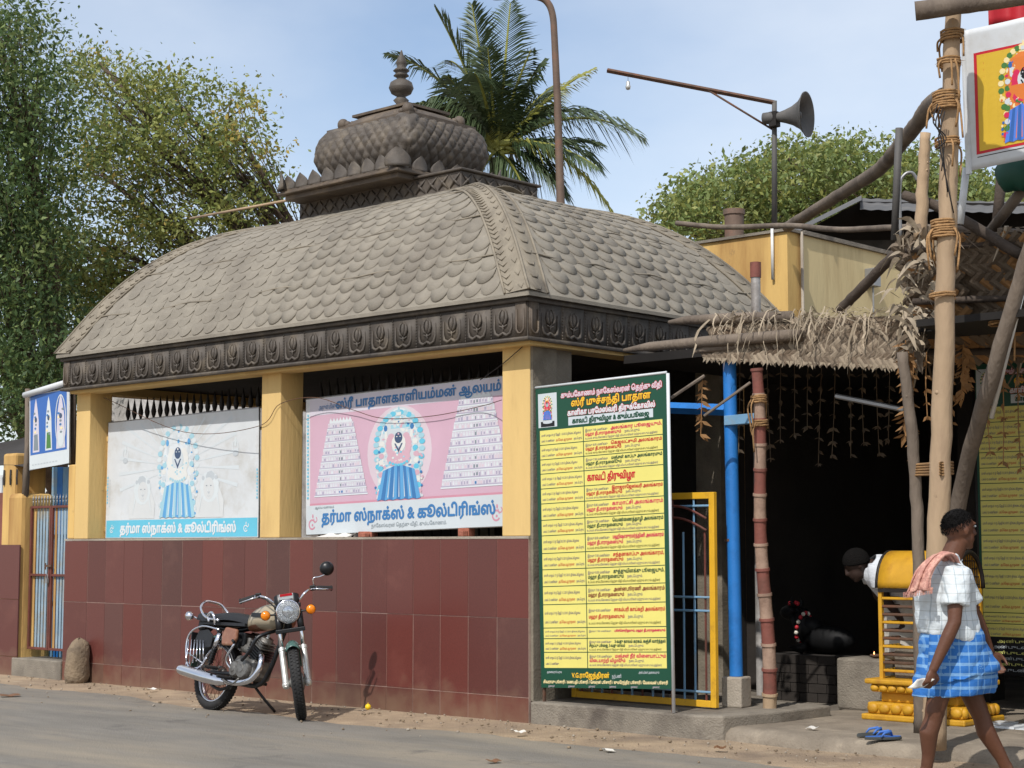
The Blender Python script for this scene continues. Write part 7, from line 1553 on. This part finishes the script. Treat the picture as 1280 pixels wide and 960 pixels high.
cloth([(hip2 + UPZ * 0.05, RT * 0.15, FW * 0.18), (hip2 - UPZ * 0.2, RT * 0.17, FW * 0.19), (hip2 - UPZ * 0.5, RT * 0.17, FW * 0.18)], 'dhoti', 'dhoti', MAN2, fold=0.05, folds=8, seed=13)
# ------------------------------------------------------------------ yellow building behind, mast, lamp post, shed
dY = 17.8
yc = dep(984, 289, dY); zt_ = yc.z
YB = thing('yellow_building', 'plain old yellow plastered building rising behind the pavilion', 'building', (yc.x, yc.y, 0))
MB().bb(yc.x - 5.5, yc.x - 0.002, yc.y, yc.y + 0.25, 0, zt_).build('front_wall', 'yellow_old', YB)
MB().bb(yc.x - 0.25, yc.x, yc.y + 0.252, yc.y + 7, 0, zt_ - 0.001).build('side_wall', 'yellow_pale', YB)
MB().bb(yc.x - 5.5, yc.x - 0.26, yc.y + 0.26, yc.y + 7, zt_ - 0.25, zt_ - 0.15).build('roof_slab', 'cement', YB)
q = MB(); q.bb(yc.x - 5.5, yc.x + 0.03, yc.y - 0.03, yc.y + 0.28, zt_ + 0.001, zt_ + 0.03); q.bb(yc.x - 0.28, yc.x + 0.035, yc.y + 0.281, yc.y + 7, zt_ + 0.001, zt_ + 0.045); q.build('coping', 'concrete', YB)
q = MB(); pxx = on(966, 350, 1, yc.y - 0.03).x; q.tube([(pxx, yc.y - 0.03, zt_ + 0.05), (pxx, yc.y - 0.03, up_at((pxx, yc.y), 350))], 0.016, 8); q.build('drain_pipe', 'pvc', YB, smooth=True)
yq = on(1003, 350, 0, yc.x + 0.03).y; MB().tube([(yc.x + 0.03, yq, zt_ + 0.02), (yc.x + 0.03, yq, 1.0)], 0.016, 8).build('conduit', 'concrete_pale', YB, smooth=True)
q = MB(); y2 = on(1090, 348, 0, yc.x + 0.05).y; zz = up_at((yc.x, y2), 348); q.box((yc.x + 0.06, y2, zz), (0.12, 0.14, 0.2)); q.cyl((yc.x + 0.06, y2, zz - 0.1), (yc.x + 0.06, y2, zz - 0.9), 0.012, None, 6); q.build('meter_box', 'steel', YB, bevel=0.01)
# chimney pipe and red topped vent pipe
c = dep(918, 300, 19.5); tag(MB().lathe([(0.11, 0), (0.11, 1.0), (0.125, 1.0), (0.125, 1.06), (0.10, 1.06), (0.10, 0.9)], Matrix.Translation((c.x, c.y, zt_ - 0.5)), 14).build('chimney_pipe', 'rusty_pole', autos=40), 'short stubby brown chimney pipe on the yellow building', 'chimney')
vp = dep(945, 380, 15.5); t = thing('vent_pipe', 'grey vent pipe with a dull red collar between scaled roof and yellow wall', 'pipe', (vp.x, vp.y, 0))
MB().cyl((vp.x, vp.y, 0), (vp.x, vp.y, up_at(vp, 346)), 0.043, None, 14).build('pipe', 'sheet_silver', t, autos=40); MB().cyl((vp.x, vp.y, up_at(vp, 347)), (vp.x, vp.y, up_at(vp, 328)), 0.050, None, 14).build('collar', 'band_red', t, autos=40)
# loudspeaker mast standing on the building corner
m0 = dep(968, 283, dY + 0.15); LS = thing('loudspeaker_mast', 'grey mast with a long boom, small bulb and horn loudspeaker', 'loudspeaker', (m0.x, m0.y, zt_ + 0.03))
dm = (m0 - CAM).dot(FW); mt = dep(968, 126, dm); bo0 = dep(759, 88, dm + 0.4)
q = MB(); q.cyl((m0.x, m0.y, zt_ + 0.03), mt, 0.030, 0.026, 12); q.build('mast', 'sheet_grey', LS, smooth=True)
MB().tube([mt + Vector((0, 0, -0.02)), bo0], 0.026, 4).build('boom', 'rusty', LS); MB().tube([dep(966, 162, dm), dep(884, 112, dm + 0.15)], 0.011, 6).build('brace', 'rusty', LS, smooth=True)
bb_ = dep(785, 92, dm + 0.35); q = MB(); q.tube([bb_, bb_ - Vector((0, 0, 0.09))], 0.003, 4); q.build('bulb_wire', 'iron', LS); MB().lathe([(0.008, 0.07), (0.02, 0.06), (0.02, 0.03), (0.03, 0.01), (0.022, -0.02), (0.001, -0.03)], Matrix.Translation(bb_ - Vector((0, 0, 0.15))), 12).build('bulb', 'fork_silver', LS, smooth=True)
hdir = (RT * 0.87 - FW * 0.48 + Vector((0, 0, 0.02))).normalized(); hc = dep(968, 147, dm - 0.04)
H4 = Matrix.Translation(hc) @ hdir.to_track_quat('Z', 'Y').to_matrix().to_4x4()
MB().lathe([(0.035, -0.13), (0.06, -0.12), (0.065, -0.02), (0.04, 0.0), (0.045, 0.03), (0.07, 0.12), (0.10, 0.20), (0.15, 0.28), (0.215, 0.335), (0.235, 0.345), (0.237, 0.355), (0.225, 0.352), (0.14, 0.28), (0.09, 0.20), (0.05, 0.08)], H4, 32, 0, False).build('horn', 'sheet_grey', LS, smooth=True)
MB().lathe([(0.001, 0.08), (0.05, 0.08), (0.058, 0.18), (0.05, 0.26), (0.03, 0.29), (0.001, 0.30)], H4, 20, 0, False).build('throat_cone', 'sheet_grey', LS, smooth=True); MB().box(hc - FW * 0.0 - Vector((0, 0, 0.02)), (0.09, 0.09, 0.16)).build('bracket', 'iron', LS, bevel=0.005)
# street lamp post
lp0 = dep(701, 262, 23.0); dl = 23.0
tp = thing('street_lamp', 'tall rusty lamp post curving over at the top beside the coconut palm', 'street lamp', (lp0.x, lp0.y, 0))
MB().tube([(lp0.x + 0.05, lp0.y, 0), dep(701, 262, dl), dep(697, 130, dl)] + spline([dep(693, 45, dl), dep(691, 20, dl), dep(685, 4, dl), dep(672, -4, dl), dep(640, -8, dl)], 5), [0.075, 0.058, 0.050] + [0.046] * 21, 12).build('post', 'rusty_pole', tp, smooth=True)
hp0 = dep(632, -8, dl); MB().ball(hp0, (0.28, 0.10, 0.07), None, 12, 7).build('lamp_head', 'steel', tp, smooth=True)
# dark metal shed behind
SD = thing('metal_shed', 'dark open shed with ribbed sheet metal roof behind the yellow wall', 'shed', dep(1150, 300, 21))
ds = 21.0
def sp(x, y, dd=0): return dep(x, y, ds + dd)
q = MB(); q.grid(lambda u, v: sp(1075 + 260 * u, 262 + 6 * u - 14 * v, -0.5 + 2.0 * v) + UP * 0.006 * math.sin(u * 90), 90, 4); q.build('front_roof', 'sheet_grey', SD)
q = MB(); q.grid(lambda u, v: sp(985 + 92 * v, 296 - 46 * v - 6 * u, -0.5 + 2.0 * u), 6, 10); q.build('hip_sheet', 'sheet_grey', SD)
q = MB(); q.grid(lambda u, v: sp(1000 + 340 * u, 345 - 58 * v, 0.6 + 0.3 * v) + UP * 0.015 * math.sin(u * 110), 110, 3); q.build('side_sheet', 'sheet_grey', SD)
MB().add([sp(985, 300, 0.8), sp(1340, 300, 0.8), sp(1340, 255, 0.8), sp(1075, 252, 0.8)], [(0, 1, 2, 3)]).build('painted_shade', 'dark_void', SD)  # near-black sheet stands in for the shade under the shed roof
# ------------------------------------------------------------------ trees
def leafmesh(name, C, size, mats, parent, seed, droop=0.0, aspect=0.5):
    """C: leaf centres; a bent rhombus for each"""
    rn = np.random.default_rng(seed); n = len(C); d = rn.normal(size=(n, 3)); d[:, 2] -= droop; d /= np.linalg.norm(d, axis=1)[:, None]; w = np.cross(d, rn.normal(size=(n, 3))); w /= np.linalg.norm(w, axis=1)[:, None]; nn = np.cross(d, w)
    s = size * np.minimum(0.45 + rn.gamma(2.2, 0.26, n), 1.7)[:, None]; C = np.asarray(C)
    V_ = np.stack([C - d * s * 0.5, C + w * s * aspect * 0.5 + nn * s * 0.06, C + d * s * 0.5, C - w * s * aspect * 0.5 + nn * s * 0.06], 1).reshape(-1, 3)
    me = bpy.data.meshes.new(name); me.vertices.add(4 * n); me.vertices.foreach_set('co', V_.ravel().astype(np.float32)); me.loops.add(4 * n); me.loops.foreach_set('vertex_index', np.arange(4 * n, dtype=np.int32)); me.polygons.add(n); me.polygons.foreach_set('loop_start', np.arange(0, 4 * n, 4, dtype=np.int32)); me.polygons.foreach_set('loop_total', np.full(n, 4, dtype=np.int32))
    for m in mats: me.materials.append(MAT[m])
    # whole sprays share a tint
    ci = np.floor((np.sin(C[:, 0] * 1.7) + np.sin(C[:, 1] * 1.3 + 1) + np.sin(C[:, 2] * 2.1) + rn.normal(0, 0.8, n)) + 50).astype(int) % len(mats); me.polygons.foreach_set('material_index', ci.astype(np.int32)); me.update(); me.validate()
    o = bpy.data.objects.new(name, me); COL.objects.link(o); adopt(o, parent); return o
def tree(name, label, base, blobs, D, nclus, per, size, mats, seed, thick=2.5, trunk_r=0.25, spread=0.30, cat='tree', group=None, droop=0.2, aspect=0.5):
    """blobs: (px, py, rx, ry) of crown masses in the photo at distance D; depth is given by 'thick'"""
    rn = random.Random(seed); t = thing(name, label, cat, base, group); C = []; cl = []
    area = sum(b[2] * b[3] for b in blobs)
    for b in blobs:
        k = max(3, int(nclus * b[2] * b[3] / area))
        for _ in range(k):
            while True:
                x, y, z = rn.uniform(-1, 1), rn.uniform(-1, 1), rn.uniform(-1, 1)
                if 0.15 < x * x + y * y + z * z < 1: break
            cl.append((dep(b[0] + b[2] * x, b[1] + b[3] * y, D + thick * z), b))
    base = Vector(base); zs = [c.z for c, _ in cl]; top = max(zs); low = min(zs)
    q = MB(); cen = sum((c for c, _ in cl), Vector()) / len(cl)
    fork = Vector((base.x * 0.7 + cen.x * 0.3, base.y * 0.7 + cen.y * 0.3, base.z + max(2.0, (low - base.z) * 0.75)))
    q.tube(spline([base, base.lerp(fork, 0.5) + Vector((0.1, 0.05, 0)), fork], 4), [trunk_r * (1.25 - 0.4 * i / 8) for i in range(9)], 10)
    limbs = []
    for b in blobs:
        e = dep(b[0], b[1] + b[3] * 0.15, D); mid_ = fork.lerp(e, 0.5) + Vector((rn.uniform(-0.3, 0.3), rn.uniform(-0.3, 0.3), rn.uniform(0, 0.4))); P = spline([fork, mid_, e], 5); q.tube(P, [trunk_r * 0.62 * (1 - 0.72 * i / (len(P) - 1)) for i in range(len(P))], 7); limbs.append((b, P))
    for c, b in cl:
        P = [l for bb, l in limbs if bb is b][0]; s = P[rn.randrange(len(P) // 2, len(P))]; m_ = s.lerp(c, 0.55) + Vector((rn.uniform(-1, 1), rn.uniform(-1, 1), rn.uniform(-0.3, 0.8))) * 0.18
        q.tube([s, m_, c], [trunk_r * 0.07, trunk_r * 0.045, trunk_r * 0.015], 4)
        for _ in range(per):
            C.append((c.x + rn.gauss(0, spread), c.y + rn.gauss(0, spread), c.z + rn.gauss(0, spread * 0.75)))
    q.build('trunk', 'bark', t, smooth=True); leafmesh('crown', C, size, mats, t, seed, droop, aspect); return t
tree('shade_tree', 'tall dark green feathery tree standing at the far left behind the shop', (-17.0, 7.0, 0), [(0, 45, 62, 45), (25, 130, 62, 60), (5, 230, 80, 70), (10, 330, 85, 70), (30, 425, 95, 60), (10, 500, 110, 45), (-60, 200, 60, 180)], 26.0, 255, 185, 0.085, ['leaf_dark', 'leaf_dark', 'leaf_mid'], 11, 2.2, 0.28, 0.30, droop=0.5, aspect=0.42)
tree('neem_tree', 'sparse olive and yellow leaved tree with twiggy top behind the pavilion roof', (-11.5, 12.5, 0), [(125, 75, 32, 30), (150, 130, 60, 50), (225, 128, 58, 36), (285, 142, 48, 34), (130, 210, 70, 60), (215, 190, 75, 60), (300, 205, 52, 55), (140, 300, 80, 60), (230, 275, 80, 45), (318, 255, 36, 40), (110, 400, 70, 60), (60, 320, 60, 70), (165, 370, 60, 50)], 29.5, 285, 120, 0.085, ['leaf_olive', 'leaf_mid', 'leaf_olive', 'leaf_olive', 'leaf_mid', 'leaf_ochre'], 12, 1.9, 0.22, 0.22)
tree('broad_tree', 'broad round crowned tree beyond the yellow building and loudspeaker', (-8.5, 30.5, 0), [(900, 262, 68, 40), (950, 240, 70, 42), (1010, 225, 80, 42), (1075, 218, 75, 36), (1130, 235, 70, 45), (860, 285, 40, 28), (1180, 250, 60, 40), (1000, 290, 120, 40), (1250, 262, 80, 38), (985, 196, 22, 14), (1048, 190, 26, 16), (1102, 200, 18, 14), (925, 214, 20, 12), (880, 240, 16, 14), (1150, 205, 18, 14), (838, 272, 18, 12)], 40.0, 330, 130, 0.125, ['leaf_mid', 'leaf_olive', 'leaf_mid'], 13, 3.0, 0.35, 0.28)
# ---- coconut palm behind the crown
dpm = 24.0; pc_ = dep(622, 186, dpm); PT = thing('coconut_palm', 'coconut palm with long drooping fronds rising behind the roof crown', 'palm tree', (pc_.x + 0.3, pc_.y, 0))
q = MB(); q.tube(spline([(pc_.x + 0.3, pc_.y, 0), (pc_.x + 0.15, pc_.y, pc_.z * 0.5), pc_ - Vector((0, 0, 0.2))], 10), [0.17 - 0.05 * i / 20 for i in range(21)], 12)
for i in range(40): z = pc_.z * i / 40; f_ = i / 40; q.tube([Vector((pc_.x + 0.3 - 0.3 * f_, pc_.y, z)), Vector((pc_.x + 0.3 - 0.3 * f_, pc_.y, z + 0.03))], 0.178 - 0.05 * f_, 12)
q.build('trunk', 'bark', PT, smooth=True)
fr_rn = random.Random(77)
def frond(tip, bow, mt, L_leaf=0.62, dd=0.0, n=64, droopf=0.55, start=0.14, base=None):
    """midrib from the crown to a tip pixel, bowed upward, leaflets hanging either side"""
    a_ = (base or pc_) + Vector((fr_rn.uniform(-0.06, 0.06), fr_rn.uniform(-0.06, 0.06), fr_rn.uniform(-0.08, 0.08))); e = dep(tip[0], tip[1], dpm + dd); m_ = a_.lerp(e, 0.52) + Vector((0, 0, bow)); P = bez(a_, m_, e, n); q = MB(); q.tube(P[::4], [0.030 * (1 - 0.85 * i / (len(P[::4]) - 1)) + 0.004 for i in range(len(P[::4]))], 6, m=1)
    ax_ = (e - a_).normalized(); sd_ = ax_.cross(Vector((0, 0, 1)));
    if sd_.length < 0.2: sd_ = RT.copy()
    sd_.normalize(); tw = fr_rn.uniform(-0.5, 0.5)
    for i in range(int(n * start), n + 1):
        u = i / n; T_ = (P[min(i + 1, n)] - P[max(i - 1, 0)]).normalized(); nrm = sd_.cross(T_).normalized()
        for s in (-1, 1):
            L = L_leaf * (0.35 + 0.65 * math.sin(math.pi * min(1, 0.12 + 0.88 * u)) ** 0.6) * fr_rn.uniform(0.8, 1.1) * (1 - 0.45 * max(0, u - 0.75) / 0.25); d = (sd_ * s + nrm * (0.15 + tw * 0.5 + fr_rn.uniform(-0.18, 0.18)) + T_ * (0.5 + 0.5 * u) + Vector((0, 0, -0.35 * droopf))).normalized(); p0 = P[i]; p1 = p0 + d * L * 0.5 + Vector((0, 0, -L * 0.06 * droopf)); p2 = p0 + d * L * 0.94 + Vector((0, 0, -L * droopf * fr_rn.uniform(0.3, 0.65))); wv = (T_ * 0.8 + nrm * 0.5 * s).normalized(); w_ = 0.0135 * fr_rn.uniform(0.7, 1.3)
            q.add([p0 - wv * w_ * 0.5, p0 + wv * w_ * 0.5, p1 + wv * w_, p1 - wv * w_, p2], [(0, 1, 2, 3), (3, 2, 4)], 0)
    q.build('frond', [mt, 'palm_yellow'], PT)
for (tip, bow, mt, L_, dd, dr) in (((484, 68), 0.55, 'palm_leaf', 0.55, 0.3, 0.7), ((512, 130), 0.35, 'palm_leaf', 0.55, -0.3, 0.9), ((545, 12), 0.25, 'palm_leaf', 0.6, 0.2, 0.4), ((590, 6), 0.05, 'palm_leaf', 0.55, -0.2, 0.3), ((638, 4), 0.1, 'palm_leaf', 0.55, 0.4, 0.4), ((664, 62), 0.15, 'palm_leaf', 0.45, -0.2, 0.5), ((742, 86), 0.25, 'palm_yellow', 0.40, 0.0, 0.5),
        ((802, 172), 0.75, 'palm_leaf', 0.75, -0.2, 0.9), ((745, 205), 0.55, 'palm_leaf', 0.7, 0.4, 1.0), ((768, 268), 0.75, 'palm_yellow', 0.5, -0.4, 0.9), ((700, 240), 0.4, 'palm_leaf', 0.6, 0.2, 1.0), ((540, 190), 0.3, 'palm_leaf', 0.5, 0.5, 1.0), ((560, 95), 0.15, 'palm_leaf', 0.55, -0.5, 0.6), ((610, 60), 0.1, 'palm_leaf', 0.5, -0.6, 0.4), ((660, 250), 0.3, 'palm_leaf', 0.55, -0.4, 1.0), ((590, 240), 0.2, 'palm_leaf', 0.5, -0.3, 1.0), ((690, 130), 0.2, 'palm_leaf', 0.5, 0.5, 0.7)):
    frond(tip, bow, mt, L_ * 1.15, dd, droopf=dr)
for k in range(14):
    an = R(-25 + 235 * k / 13 + fr_rn.uniform(-6, 6)); ln = fr_rn.uniform(85, 140); frond((622 + ln * math.cos(an), 180 - ln * 0.95 * math.sin(an) + 15), fr_rn.uniform(0.15, 0.5), 'palm_leaf', 0.62, fr_rn.uniform(-0.9, 0.9), droopf=fr_rn.uniform(0.6, 1.1))
# ------------------------------------------------------------------ wires and bamboo rod on the roof
def wire(pts, r, mt, lab, nm='wire'): tag(MB().tube(spline(pts, 8), r, 5).build(nm, mt, smooth=True), lab, 'wire')
tag(MB().tube([dep(238, 273, 19.5), Vector((SX0 + 0.1, SY0 + 0.3, SZ + 0.02))], 0.014, 6).build('bamboo_rod', 'bamboo', smooth=True), 'thin pale rod reaching from the crown slab towards the olive tree', 'rod')
wire([on(130, 497, 1, 0.0), on(230, 540, 1, 0.1), on(322, 533, 1, -0.01), on(350, 505, 1, -0.01), on(395, 497, 1, 0.05), on(440, 512, 1, 0.12), on(480, 523, 1, 0.13), on(540, 520, 1, 0.13), on(600, 508, 1, 0.12), on(627, 500, 1, -0.01)], 0.0035, 'rusty', 'loose wire sagging across both sign boards between the columns')
wire([on(600, 475, 1, 0.12), on(628, 455, 1, -0.012), on(657, 430, 1, -0.012)], 0.004, 'iron', 'wire running up the corner pier from the pink sign board')
